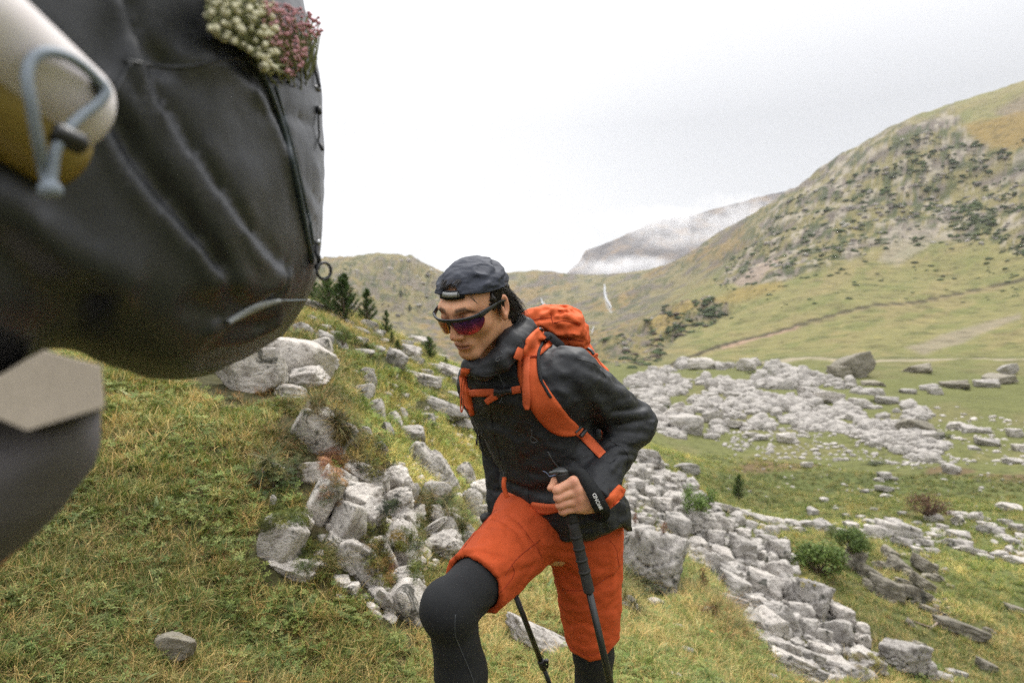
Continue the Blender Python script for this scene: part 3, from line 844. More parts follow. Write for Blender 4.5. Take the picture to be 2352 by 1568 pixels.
SH = [
 (1968,1292,46,56,30,None),(2002,1322,58,38,34,'steep dark slab end beneath the right-hand pine shrub'),(2047,1272,44,28,20,None),(2069,1302,68,36,26,'ridged grey slab in the middle of the grassy outcrop'),
 (2130,1304,66,30,32,'rusty-topped slab at the upper right of the grassy outcrop'),(2047,1362,82,50,18,'big dark undercut block, left half of the lowest slab'),(2108,1371,64,44,20,'pale-topped block, right half of the lowest slab'),
 (2127,1346,70,26,34,'knife-shaped dark slab pointing down to the right'),(2078,1340,38,22,20,None),(2151,1408,58,20,22,'flat grey tongue of stone below the lowest slab'),(2098,1438,40,16,48,'thin stone beside the forked dead branch'),
 (2220,1453,104,42,14,'isolated diamond-shaped flat rock in the lower right grass'),(2108,1481,48,13,4,'white sliver of stone above the massive block'),(2273,1535,52,24,24,'grey wedge stone in the bottom right corner grass'),
 (2276,1450,28,12,24,None),(2337,1401,44,14,14,'pale flat stone cut by the right edge of the picture'),(2008,1352,50,30,26,None),(2024,1300,30,22,20,None),(2178,1398,14,9,0,None),(2090,1318,30,18,24,None),(2160,1330,30,16,28,None),
]
BAND = [
 (2212,1255,66,28,8,'largest flat pale rock in the band across the meadow'),(2081,1249,48,24,12,None),(2108,1264,32,14,12,None),(2145,1267,36,15,6,None),(2130,1249,44,19,10,None),(2050,1222,62,40,10,None),
 (2087,1225,86,36,16,'wide cream-coloured slab at the left of the rock band'),(2020,1225,60,34,8,None),(2239,1267,52,20,10,None),(2270,1280,36,13,8,None),(2300,1277,34,18,0,None),(2337,1288,50,18,8,None),(2206,1231,46,24,6,None),
 (2288,1222,60,26,10,None),(2245,1190,24,28,0,None),(2206,1197,24,27,0,None),(2148,1191,38,20,0,None),(2203,1182,42,14,0,None),(2324,1167,48,20,4,None),(2035,1124,38,18,6,None),(2035,1140,20,12,0,None),
 (1895,1149,20,14,0,None),(1868,1176,28,20,0,'lone white stone in the dark meadow grass above the scree'),(1930,1222,36,18,6,None),(1960,1210,40,18,6,None),(2000,1200,30,14,4,None),(2060,1200,34,18,4,None),(2110,1205,30,16,0,None),(2170,1215,30,18,10,None),
 (2260,1205,22,13,0,None),(2150,1232,30,14,10,None),(2316,1200,34,15,12,None),(2330,1245,36,18,6,None),(2340,1215,30,20,0,None),(1980,1190,24,12,0,None),(1945,1185,18,10,0,None),(1922,1170,14,9,0,None),(2010,1170,16,9,0,None),(2075,1180,22,11,0,None),
 (1856,1068,26,18,0,'small white boulder alone on the green below the rock field'),(2190,1080,40,28,14,'pale conical boulder at the right below the rock field'),(2036,1095,34,20,0,None),(2020,1102,22,10,0,None),(2056,1100,20,9,0,None),(1990,1128,20,9,0,None),
]
FAR = [
 (1966,846,104,68,-6,'giant solitary boulder on the green valley floor under the track'),(1935,858,50,34,0,'dark broken flank at the left foot of the giant solitary boulder'),(2119,849,64,24,-10,'low overhanging boulder right of the giant boulder'),
 (2007,881,52,14,0,'flat pale stone at the foot of the giant boulder'),(2196,884,58,22,-4,'smooth whaleback boulder in the far meadow'),(2136,891,38,18,-8,None),(2152,901,34,22,0,None),(2300,873,90,30,-6,'long low pile of boulders at the far right'),(2322,850,40,30,0,'block standing on the far right pile'),
 (2270,882,50,24,0,None),(2112,984,72,38,6,'grey-green rounded boulder right of the rock field'),(2235,987,46,20,0,None),(2205,980,40,22,0,None),(2260,990,34,18,0,None),(2272,1016,50,20,8,None),(2336,996,36,22,0,None),(2150,1003,50,26,0,None),(2240,1030,30,12,6,None),(2330,1060,40,16,0,None),(2345,1030,30,18,0,None),
 (1585,978,82,54,0,'furrowed pale mound of rock right of the sleeve elbow'),(1552,955,50,40,0,None),(1560,940,34,34,0,None),(1809,1008,42,30,0,'boxy grey rock standing below the rock field'),(1635,1003,38,16,0,None),(1612,838,58,34,0,'jagged top of the rock field at its upper left'),(1722,840,46,34,0,'jagged white rock with a bush at its foot, top of the rock field'),
 (1728,1000,40,16,0,None),(1750,1005,30,14,0,None),(1640,960,44,36,0,None),(1680,975,50,24,0,None),(1980,930,60,30,10,None),(1910,915,60,34,6,None),(1860,900,50,26,8,None),(2040,920,50,22,6,None),(2090,900,40,16,0,None),(1520,925,40,28,0,None),(1505,965,34,26,0,None),
]
def add_rocks():
    for q in OUT:
        x, y, w, h, t, lb = q
        put_rock(x, y, w*1.14, h*1.14, t, 'smooth' if lb[:5] in ('broad', 'upper', 'round', 'pale ', 'big s', 'long ', 'squar') else 'hero', label=lb, zone=Z_OUT, depth=None, sink=-.9, mat=M_ROCK)
    for x, y, w, h, t, lb in UP: put_rock(x, y+h*.10, w*1.08, h*1.08, t, 'mid', label=lb, zone=Z_UP, sink=-.4)
    for k, (x, y, w, h, t, lb) in enumerate(FG): put_rock(x, y+h*(.22 if k else .34), w, h, t, 'mid', label=lb, zone='loose stones in the grass by the hiker', sink=.5, mat=None if k else M_ROCKG)
    for x, y, w, h, t, lb in TAL: put_rock(x, y, w*1.04, h*1.04, t, 'hero' if w > 90 else 'mid', label=lb, zone=Z_TAL, sink=.1, mat=M_ROCKP)
    for x, y, w, h, t, lb in SH: put_rock(x, y, w, h, t, 'mid', label=lb, zone=Z_SH, mat=M_ROCKG)
    for x, y, w, h, t, lb in BAND: put_rock(x, y, w, h, t, 'lo', label=lb, zone=Z_BAND)
    for x, y, w, h, t, lb in FAR: put_rock(x, y, w, h, t, 'mid', label=lb, zone=Z_FAR, mat=M_ROCKG if 'boulder' in (lb or '') else None)
add_rocks()

# --- everything smaller: joined, nobody could count it
def strew(name, poly, n, wpx, aspect, sub=2, ymin=5, ymax=400, mat=None, lift=.1, clump=None, seed=0, label=None, cat=None, rough=1.0, pw=2.2):
    g = np.random.default_rng(seed)
    xs = [p[0] for p in poly]; ys = [p[1] for p in poly]
    x = g.uniform(min(xs), max(xs), n*3); y = g.uniform(min(ys), max(ys), n*3)
    k = inpoly(x, y, poly)
    if clump is not None:
        q = fbm(np.c_[x*clump[0], y*clump[1], 0*x], 3, seed+1); k &= q > clump[2]+g.normal(size=len(x))*.12
    x, y = x[k][:n], y[k][:n]
    W, ok = find_many(x, y, ymin, ymax); W = W[ok]; x = x[ok]
    sizes = wpx[0]+(wpx[1]-wpx[0])*g.random(len(W))**pw
    base = [rock_shape(500+seed*10+q, sub, planes=7+q, sharp=.03, rough=rough) for q in range(6)]
    Vs, Fs, off = [], [], 0
    for i, (c, s) in enumerate(zip(W, sizes)):
        V, F = base[i % 6]; S = s*c[1]/FPX
        e = np.array([g.uniform(.75, 1.25), g.uniform(.8, 1.2), g.uniform(*aspect)])*S
        a = g.uniform(0, 6.28); ca, sa = math.cos(a), math.sin(a); t = g.normal()*.22
        v = V*e
        v = np.c_[v[:, 0]*ca-v[:, 1]*sa, v[:, 0]*sa+v[:, 1]*ca, v[:, 2]]
        v = np.c_[v[:, 0]*math.cos(t)+v[:, 2]*math.sin(t), v[:, 1], -v[:, 0]*math.sin(t)+v[:, 2]*math.cos(t)]
        Vs.append(v+c+np.array([0, 0, lift*e[2]])); Fs.append(F+off); off += len(V)
    if not Vs: return
    return mesh_obj(name, np.vstack(Vs), [np.vstack(Fs)], mat or M_ROCKP, kind='stuff', label=label, smooth=False)

TALP = [(1440,1050),(1560,1070),(1600,1130),(1700,1200),(1800,1240),(1830,1290),(1840,1360),(1930,1400),(2000,1470),(2010,1568),(1800,1590),(1745,1500),(1690,1410),(1640,1330),(1600,1290),(1560,1260),(1440,1290),(1420,1180)]
FIELD = [(1440,880),(1520,850),(1600,830),(1680,846),(1730,835),(1800,850),(1880,865),(1960,890),(2060,915),(2140,950),(2120,985),(2180,1030),(2140,1060),(2040,1030),(1960,1010),(1900,1000),(1780,990),(1680,990),(1600,1005),(1530,1000),(1480,960)]
FIELD2 = [(1640,990),(1800,985),(1960,1000),(2160,1040),(2260,1060),(2120,1075),(1950,1050),(1750,1040),(1650,1020)]
BANDP = [(1640,1155),(1760,1175),(1900,1200),(2060,1195),(2352,1200),(2400,1310),(2300,1290),(2180,1270),(2060,1260),(1960,1235),(1800,1225),(1700,1210)]
strew('scree_stones', TALP, 1300, (5, 36), (.5, 1.1), 2, 5, 16, M_ROCKP, seed=1, label='small grey stones filling the scree run', pw=1.6)
strew('rock_field', FIELD, 6000, (4, 34), (.5, 1.3), 1, 28, 130, M_ROCKP, seed=2, label='pale broken rocks covering the middle of the valley floor', clump=(.02, .05, -.14), pw=3.4)
strew('rock_field_edge', FIELD2, 520, (3, 16), (.5, 1.0), 1, 20, 60, M_ROCKP, seed=3, label='small rocks thinning out below the rock field')
strew('band_stones', BANDP, 420, (5, 26), (.35, .7), 2, 11, 30, M_ROCKP, seed=4, label='small pale stones along the band across the meadow', clump=(.012, .03, -.3))
strew('meadow_stones', [(1640,1040),(2400,1040),(2400,1190),(1900,1180),(1660,1140)], 150, (4, 11), (.4, .8), 1, 15, 40, M_ROCKP, seed=5, label='scattered small stones in the dark meadow grass')
strew('slope_stones', [(700,700),(860,760),(1050,860),(1120,930),(1120,1180),(960,1200),(860,1060),(780,860)], 420, (4, 20), (.35, .7), 2, 4, 26, M_ROCK, seed=6, label='small pale stones scattered up the near slope', pw=3)
strew('far_stones', [(2150,930),(2400,960),(2400,1060),(2150,1060)], 130, (5, 15), (.4, .7), 2, 25, 80, M_ROCKP, seed=7, label='stones strewn over the far right of the valley floor')
strew('outcrop_rubble', [(760,1080),(1000,1060),(1120,1100),(1120,1200),(960,1330),(930,1440),(860,1420),(700,1300)], 130, (14, 46), (.6, 1.2), 2, 2.4, 6, M_ROCK, seed=8, label='broken rock between the ribs of the outcrop', pw=1.5)
strew('lower_stones', [(1960,1260),(2180,1290),(2200,1420),(2050,1400),(1960,1340)], 60, (7, 22), (.4, .8), 2, 9, 14, M_ROCKG, seed=9, label='small stones around the grassy slabs')

# --- labels: each remaining rock is named from the nearest described rock
DIRS = [('right of', 1, 0), ('below and right of', 1, 1), ('below', 0, 1), ('below and left of', -1, 1), ('left of', -1, 0), ('above and left of', -1, -1), ('above', 0, -1), ('above and right of', 1, -1)]
def label_rocks():
    heroes = [r for r in rocks if r['label']]
    cnt = {}
    rest = [r for r in rocks if not r['label']]
    for r in rest:
        hs = [h for h in heroes if h['zone'] == r['zone']] or heroes
        h = min(hs, key=lambda h: (h['px']-r['px'])**2+(h['py']-r['py'])**2)
        dx, dy = r['px']-h['px'], r['py']-h['py']; r['d'] = math.hypot(dx, dy); r['h'] = h
        r['dir'] = max(DIRS, key=lambda d: (d[1]*dx+d[2]*dy)/math.hypot(d[1], d[2]))[0]
        cnt.setdefault((id(h), r['dir']), []).append(r)
    ords = ['', 'second ', 'third ', 'fourth ', 'fifth ', 'sixth ', 'seventh ', 'eighth ', 'ninth ', 'tenth ']
    for (hid, d), l_ in cnt.items():
        l_.sort(key=lambda r: r['d'])
        for k, r in enumerate(l_):
            a = r['w']/r['h'] if not isinstance(r['h'], dict) else r['w']/max(r['hh'], 1)
            shp = 'flat' if a > 1.9 else ('upright' if a < .85 else 'blocky')
            hn = ' '.join(r['h']['label'].replace(',', '').split()[:7])
            for w_ in (' of', ' the', ' at', ' in', ' with', ' on', ' and', ' a', ' right', ' left', ' under', ' from', ' to', ' above', ' below', ' behind', ' standing', ' lying'):
                if hn.endswith(w_): hn = hn[:-len(w_)]
            for w_ in (' of', ' the', ' at', ' in', ' with', ' on', ' a', ' right'):
                if hn.endswith(w_): hn = hn[:-len(w_)]
            r['label'] = f"{ords[min(k, 9)]}{'nearest ' if not k else ''}{shp} stone {d} the {hn}"
for r in rocks: r['hh'] = r['h']
label_rocks()
for r in rocks: r['o']['label'] = r['label']
# ================================================================== vegetation
def foliage_mat(name, rough=.6, trans=.25, inst=False):
    m, nt, n, l, b = new_mat(name)
    at = N(nt, 'ShaderNodeAttribute', attribute_name='tint')
    oi = N(nt, 'ShaderNodeObjectInfo')
    c = at.outputs['Color']
    if inst:
        z = N(nt, 'ShaderNodeAttribute', attribute_name='zc', attribute_type='INSTANCER')
        c = mixc(nt, 1.0, c, z.outputs['Color'], 'MULTIPLY')
    rr = ramp(nt, oi.outputs['Random'], [(0, (.66, .70, .66)), (.5, (1, 1, 1)), (1, (1.35, 1.22, 1.15))])
    c = mixc(nt, 1.0, c, rr.outputs[0], 'MULTIPLY')
    l.new(c, b.inputs['Base Color']); b.inputs['Roughness'].default_value = rough; b.inputs['Specular IOR Level'].default_value = .3
    tr = N(nt, 'ShaderNodeBsdfTranslucent'); l.new(c, tr.inputs['Color'])
    mx = N(nt, 'ShaderNodeMixShader'); mx.inputs[0].default_value = trans
    out = nt.nodes['Material Output']; l.new(b.outputs[0], mx.inputs[1]); l.new(tr.outputs[0], mx.inputs[2]); l.new(mx.outputs[0], out.inputs['Surface'])
    return m
M_BLADE = foliage_mat('grass_blade', inst=True)
M_LEAF = foliage_mat('leaf', .6, .2)

G_GREENS = [(.075,.115,.022),(.10,.135,.03),(.055,.09,.02),(.12,.14,.045),(.09,.12,.05)]
G_STRAW = [(.34,.27,.13),(.27,.20,.085),(.40,.34,.19),(.24,.17,.08)]
G_BROWN = [(.15,.075,.035),(.20,.10,.04),(.12,.06,.035)]

def blade(g, base, L, w, lean, az, curve, col, seg=3):
    """a bent tapering strip"""
    d = np.array([math.cos(az), math.sin(az), 0]); sd = np.array([-d[1], d[0], 0])
    V = []; th = lean
    p = np.array(base, float)
    for i in range(seg+1):
        ww = w*(1-(i/seg)**1.5)*.5
        V += [p-sd*ww, p+sd*ww] if i < seg else [p]
        th += curve/seg
        p = p+(d*math.sin(th)+np.array([0, 0, math.cos(th)]))*L/seg
    F4 = [(2*i, 2*i+1, 2*i+3, 2*i+2) for i in range(seg-1)]; k = 2*(seg-1)
    F3 = [(k, k+1, k+2)]
    sh = np.linspace(.55, 1.15, seg+1); C = []  # roots painted darker for shade between blades, beyond their own browner tone
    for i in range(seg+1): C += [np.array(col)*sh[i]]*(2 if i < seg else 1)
    return np.array(V), np.array(F4), np.array(F3), np.array(C)

def lobed_leaf(g, c, r, n_dir, lobes, col):
    """small palmate leaf: a star of lobes, slightly cupped"""
    nd = np.asarray(n_dir, float); nd /= np.linalg.norm(nd)
    a = np.array([1., 0, 0]); u = a-nd*nd.dot(a); u /= np.linalg.norm(u); v = np.cross(nd, u)
    ph = g.uniform(0, 6.28); V = [np.array(c, float)]; F = []; C = [np.array(col)*.55]  # leaf centre painted darker too, as shade inside the tuft
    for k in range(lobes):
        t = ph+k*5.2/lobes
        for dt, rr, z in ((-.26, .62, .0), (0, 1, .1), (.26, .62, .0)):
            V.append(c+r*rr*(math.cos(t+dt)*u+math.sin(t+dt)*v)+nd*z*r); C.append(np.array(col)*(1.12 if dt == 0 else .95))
        b = 1+3*k; F += [(0, b, b+1), (0, b+1, b+2)]
    return np.array(V), np.zeros((0, 4), int), np.array(F), np.array(C)

def join_parts(parts):
    V, Q, T, C, o = [], [], [], [], 0
    for v, q, t, c in parts:
        V.append(v); C.append(c)
        if len(q): Q.append(q+o)
        if len(t): T.append(t+o)
        o += len(v)
    F = []
    if Q: F.append(np.vstack(Q))
    if T: F.append(np.vstack(T))
    return np.vstack(V), F, np.vstack(C)

def pick(g, pal): return np.array(pal[g.integers(len(pal))])*g.uniform(.8, 1.2)

proto = bpy.data.collections.new('ground_cover_pieces')
def add_proto(name, parts):
    V, F, C = join_parts(parts)
    me = raw_mesh(name, V, F, M_BLADE, False, {'tint': C})
    o = bpy.data.objects.new(name, me); proto.objects.link(o)

def make_protos():
    for s in range(3):          # 0-2 green grass tufts with some straw
        g = np.random.default_rng(s)
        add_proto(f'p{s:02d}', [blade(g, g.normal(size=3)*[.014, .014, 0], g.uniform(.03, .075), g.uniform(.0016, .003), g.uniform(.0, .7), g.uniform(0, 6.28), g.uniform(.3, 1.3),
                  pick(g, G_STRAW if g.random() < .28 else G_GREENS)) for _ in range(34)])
    for s in range(3, 5):       # 3-4 straw tufts
        g = np.random.default_rng(s)
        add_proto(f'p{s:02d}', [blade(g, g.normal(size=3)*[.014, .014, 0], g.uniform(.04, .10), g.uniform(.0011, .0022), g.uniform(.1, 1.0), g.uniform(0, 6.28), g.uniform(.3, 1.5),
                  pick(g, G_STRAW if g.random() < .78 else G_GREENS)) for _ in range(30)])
    for s in range(5, 8):       # 5-7 lady's mantle rosettes
        g = np.random.default_rng(s); ps = []
        for _ in range(13):
            b = g.normal(size=3)*[.022, .022, .004]+[0, 0, g.uniform(.008, .032)]
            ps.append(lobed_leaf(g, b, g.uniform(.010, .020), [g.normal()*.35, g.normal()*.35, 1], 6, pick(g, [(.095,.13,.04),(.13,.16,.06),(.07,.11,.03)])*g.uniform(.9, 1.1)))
        for _ in range(9): ps.append(blade(g, g.normal(size=3)*[.02, .02, 0], g.uniform(.03, .06), .0016, g.uniform(0, .6), g.uniform(0, 6.28), .8, pick(g, G_GREENS+G_STRAW)))
        add_proto(f'p{s:02d}', ps)
    for s in range(8, 10):      # 8-9 tiny clover-like cover
        g = np.random.default_rng(s); ps = []
        for _ in range(30):
            b = g.normal(size=3)*[.022, .022, .0]+[0, 0, g.uniform(.003, .022)]
            ps.append(lobed_leaf(g, b, g.uniform(.004, .008), [g.normal()*.5, g.normal()*.5, 1], 3, pick(g, G_GREENS if g.random() < .82 else G_BROWN)))
        add_proto(f'p{s:02d}', ps)
    g = np.random.default_rng(10); ps = []     # 10 russet twiggy litter
    for _ in range(26): ps.append(blade(g, g.normal(size=3)*[.02, .02, 0]+[0, 0, .004], g.uniform(.02, .06), g.uniform(.001, .0022), g.uniform(.6, 1.5), g.uniform(0, 6.28), g.uniform(-.4, .9), pick(g, G_BROWN+G_STRAW)))
    add_proto('p10', ps)
    g = np.random.default_rng(11); ps = []     # 11 long drooping tussock
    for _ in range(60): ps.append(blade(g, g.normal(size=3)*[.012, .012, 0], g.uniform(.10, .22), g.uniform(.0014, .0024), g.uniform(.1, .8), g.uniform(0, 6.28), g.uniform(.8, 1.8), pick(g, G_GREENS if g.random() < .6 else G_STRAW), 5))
    add_proto('p11', ps)
    g = np.random.default_rng(12); ps = []     # 12 dense leafy cushion
    for _ in range(110):
        d = g.normal(size=3); d[2] = abs(d[2]); d /= np.linalg.norm(d); b = d*[.045, .045, .032]*g.uniform(.6, 1)
        ps.append(lobed_leaf(g, b, g.uniform(.004, .0075), d+g.normal(size=3)*.3, 4, np.array([1, 1, 1.])*g.uniform(.6, 1.25)))
    add_proto('p12', ps)
    g = np.random.default_rng(13); ps = []     # 13 single large dock-like leaves
    for _ in range(4): ps.append(blade(g, g.normal(size=3)*[.01, .01, 0], g.uniform(.05, .09), g.uniform(.016, .024), g.uniform(.4, 1.1), g.uniform(0, 6.28), .5, pick(g, [(.10,.14,.07),(.14,.17,.09),(.24,.13,.03)]), 4))
    add_proto('p13', ps)
make_protos()

def cover(name, pts, rot, scl, idx, zc, label):
    me = bpy.data.meshes.new(name); me.vertices.add(len(pts)); me.vertices.foreach_set('co', np.asarray(pts, np.float32).ravel())
    a = me.attributes.new('rot', 'FLOAT_VECTOR', 'POINT'); a.data.foreach_set('vector', np.asarray(rot, np.float32).ravel())
    a = me.attributes.new('scl', 'FLOAT', 'POINT'); a.data.foreach_set('value', np.asarray(scl, np.float32))
    a = me.attributes.new('idx', 'INT', 'POINT'); a.data.foreach_set('value', np.asarray(idx, np.int32))
    a = me.attributes.new('zc', 'FLOAT_COLOR', 'POINT'); a.data.foreach_set('color', np.c_[zc, np.ones(len(pts))].astype(np.float32).ravel())
    o = bpy.data.objects.new(name, me); link(o); tag(o, kind='stuff', label=label)
    ng = bpy.data.node_groups.new(name, 'GeometryNodeTree')
    ng.interface.new_socket('Geometry', in_out='INPUT', socket_type='NodeSocketGeometry'); ng.interface.new_socket('Geometry', in_out='OUTPUT', socket_type='NodeSocketGeometry')
    gi = ng.nodes.new('NodeGroupInput'); go = ng.nodes.new('NodeGroupOutput')
    ip = ng.nodes.new('GeometryNodeInstanceOnPoints'); ci = ng.nodes.new('GeometryNodeCollectionInfo')
    ci.inputs['Collection'].default_value = proto; ci.inputs['Separate Children'].default_value = True; ci.inputs['Reset Children'].default_value = True
    def attr(nm, ty):
        q = ng.nodes.new('GeometryNodeInputNamedAttribute'); q.data_type = ty; q.inputs['Name'].default_value = nm
        return [s for s in q.outputs if s.enabled and s.name == 'Attribute'][0]
    e2r = ng.nodes.new('FunctionNodeEulerToRotation')
    ng.links.new(attr('rot', 'FLOAT_VECTOR'), e2r.inputs[0]); ng.links.new(e2r.outputs[0], ip.inputs['Rotation'])
    ng.links.new(attr('scl', 'FLOAT'), ip.inputs['Scale']); ng.links.new(attr('idx', 'INT'), ip.inputs['Instance Index'])
    ip.inputs['Pick Instance'].default_value = True
    ng.links.new(gi.outputs[0], ip.inputs['Points']); ng.links.new(ci.outputs[0], ip.inputs['Instance']); ng.links.new(ip.outputs[0], go.inputs[0])
    md = o.modifiers.new('cover', 'NODES'); md.node_group = ng
    return o

def grass():
    g = np.random.default_rng(21)
    n = 105000
    a = g.uniform(R(-47), R(47), n); r = np.exp(g.uniform(math.log(1.15), math.log(34), n))
    x, y = np.sin(a)*r, np.cos(a)*r
    z = ground_z(x, y)
    px = 1176+FPX*x/y; py = 784-FPX*z/y
    keep = (px > -250) & (px < 2600)
    # leave the stones of the outcrop and scree bare
    for q in rocks:
        if q['Y'] > 30: continue
        if q['zone'] in (Z_OUT, Z_TAL, Z_SH, Z_BAND) or q['w'] > 44:
            f = .62 if q['zone'] == Z_OUT else .5
            dd = ((px-q['px'])/(q['w']*f))**2+((py-q['py']+q['hh']*.05)/(q['hh']*f))**2
            keep &= ~((dd < 1) & (y < q['Y']+q['W']*1.2) & (y > q['Y']-q['W']*1.4))
    tal = inpoly(px, py, TALP) & (y > 5) & (y < 18); keep &= ~(tal & (g.random(n) < .93))
    bnd = inpoly(px, py, BANDP) & (y > 11); keep &= ~(bnd & (g.random(n) < .45))
    x, y, z, r, px, py = (q[keep] for q in (x, y, z, r, px, py)); n = len(x)
    P3 = np.c_[x, y, z]
    q1 = fbm(P3*1.3, 3, 51); q2 = fbm(P3*3.1+9, 3, 52); q3 = fbm(P3*.5, 3, 53)
    idx = np.zeros(n, int); u = g.random(n)
    wst = np.clip(.19+.32*q1, .04, .6); wlf = np.clip(.30+.45*q2, .06, .7)*(r < 9); wbr = np.clip(.05+.24*fbm(P3*2.2+30, 3, 54), .01, .3)
    far = r > 9
    idx = np.where(u < wst, g.integers(3, 5, n), np.where(u < wst+wlf*.6, g.integers(5, 8, n), np.where(u < wst+wlf, g.integers(8, 10, n), np.where(u < wst+wlf+wbr, 10, g.integers(0, 3, n)))))
    idx = np.where((g.random(n) < .006) & (r < 5), 13, idx)
    idx = np.where((g.random(n) < .03+.12*(q1 > .35)) & ~far, 11, idx)
    scl = g.uniform(.6, 1.15, n)*np.clip((r/2.6)**.62, .85, 3.6)
    scl = np.where(idx == 11, scl*.55, scl); scl *= np.where(r > 9, .8, 1)
    # zone tint
    zc = np.ones((n, 3))*np.array([1.92, 1.82, 1.45])
    zc *= (1+.22*q3)[:, None]
    yel = sstep(780, 860, px)*sstep(1250, 1150, px)*sstep(800, 860, py)*sstep(1300, 1150, py)      # yellower grass on the rib behind the outcrop
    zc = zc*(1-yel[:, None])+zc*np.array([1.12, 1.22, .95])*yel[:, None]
    med = sstep(11, 15, r); zc = zc*(1-med[:, None])+zc*np.array([.95, 1.08, .9])*med[:, None]
    drk = sstep(60, 20, np.abs(py-1120))*sstep(1560, 1640, px)*(r > 14); zc *= (1-.32*drk)[:, None]
    brn = np.clip(sstep(.15, .55, fbm(P3*.9+70, 3, 61)), 0, 1)*.16*sstep(2.2, 3.5, r); zc = zc*(1-brn[:, None])+zc*np.array([1.35, .95, .7])*brn[:, None]
    rot = np.c_[g.normal(size=n)*.18, g.normal(size=n)*.18-.05, g.uniform(0, 6.28, n)]
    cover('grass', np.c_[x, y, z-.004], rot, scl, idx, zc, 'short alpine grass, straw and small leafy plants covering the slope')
grass()

bpy.context.view_layer.update()
_bv = []
def _collect():
    for q in rocks:
        if q['Y'] > 26: continue
        o = q['o']; me = o.data; v = np.empty(len(me.vertices)*3, np.float32); me.vertices.foreach_get('co', v); v = v.reshape(-1, 3)
        M = np.array(o.matrix_world); v = v@M[:3, :3].T+M[:3, 3]
        f = np.empty(len(me.loops), np.int32); me.loops.foreach_get('vertex_index', f)
        _bv.append(BVHTree.FromPolygons([tuple(a) for a in v], [tuple(a) for a in f.reshape(-1, 3)]))
_collect()
def first_hit(px, py, ymin=1.2):
    """nearest stone or ground seen through a layout position"""
    d = Vector(P(px, py, 1)).normalized(); best = None; o = Vector((0, 0, 0))
    for b in _bv:
        h = b.ray_cast(o, d)
        if h[0] is not None and (best is None or h[3] < best[1]): best = (h[0], h[3], h[1])
    g_ = find(px, py, ymin)
    if g_ is not None:
        dg = np.linalg.norm(g_)
        if best is None or dg < best[1]: return g_, np.array([0, 0, 1.])
    return (np.array(best[0]), np.array(best[2])) if best else (g_, np.array([0, 0, 1.]))

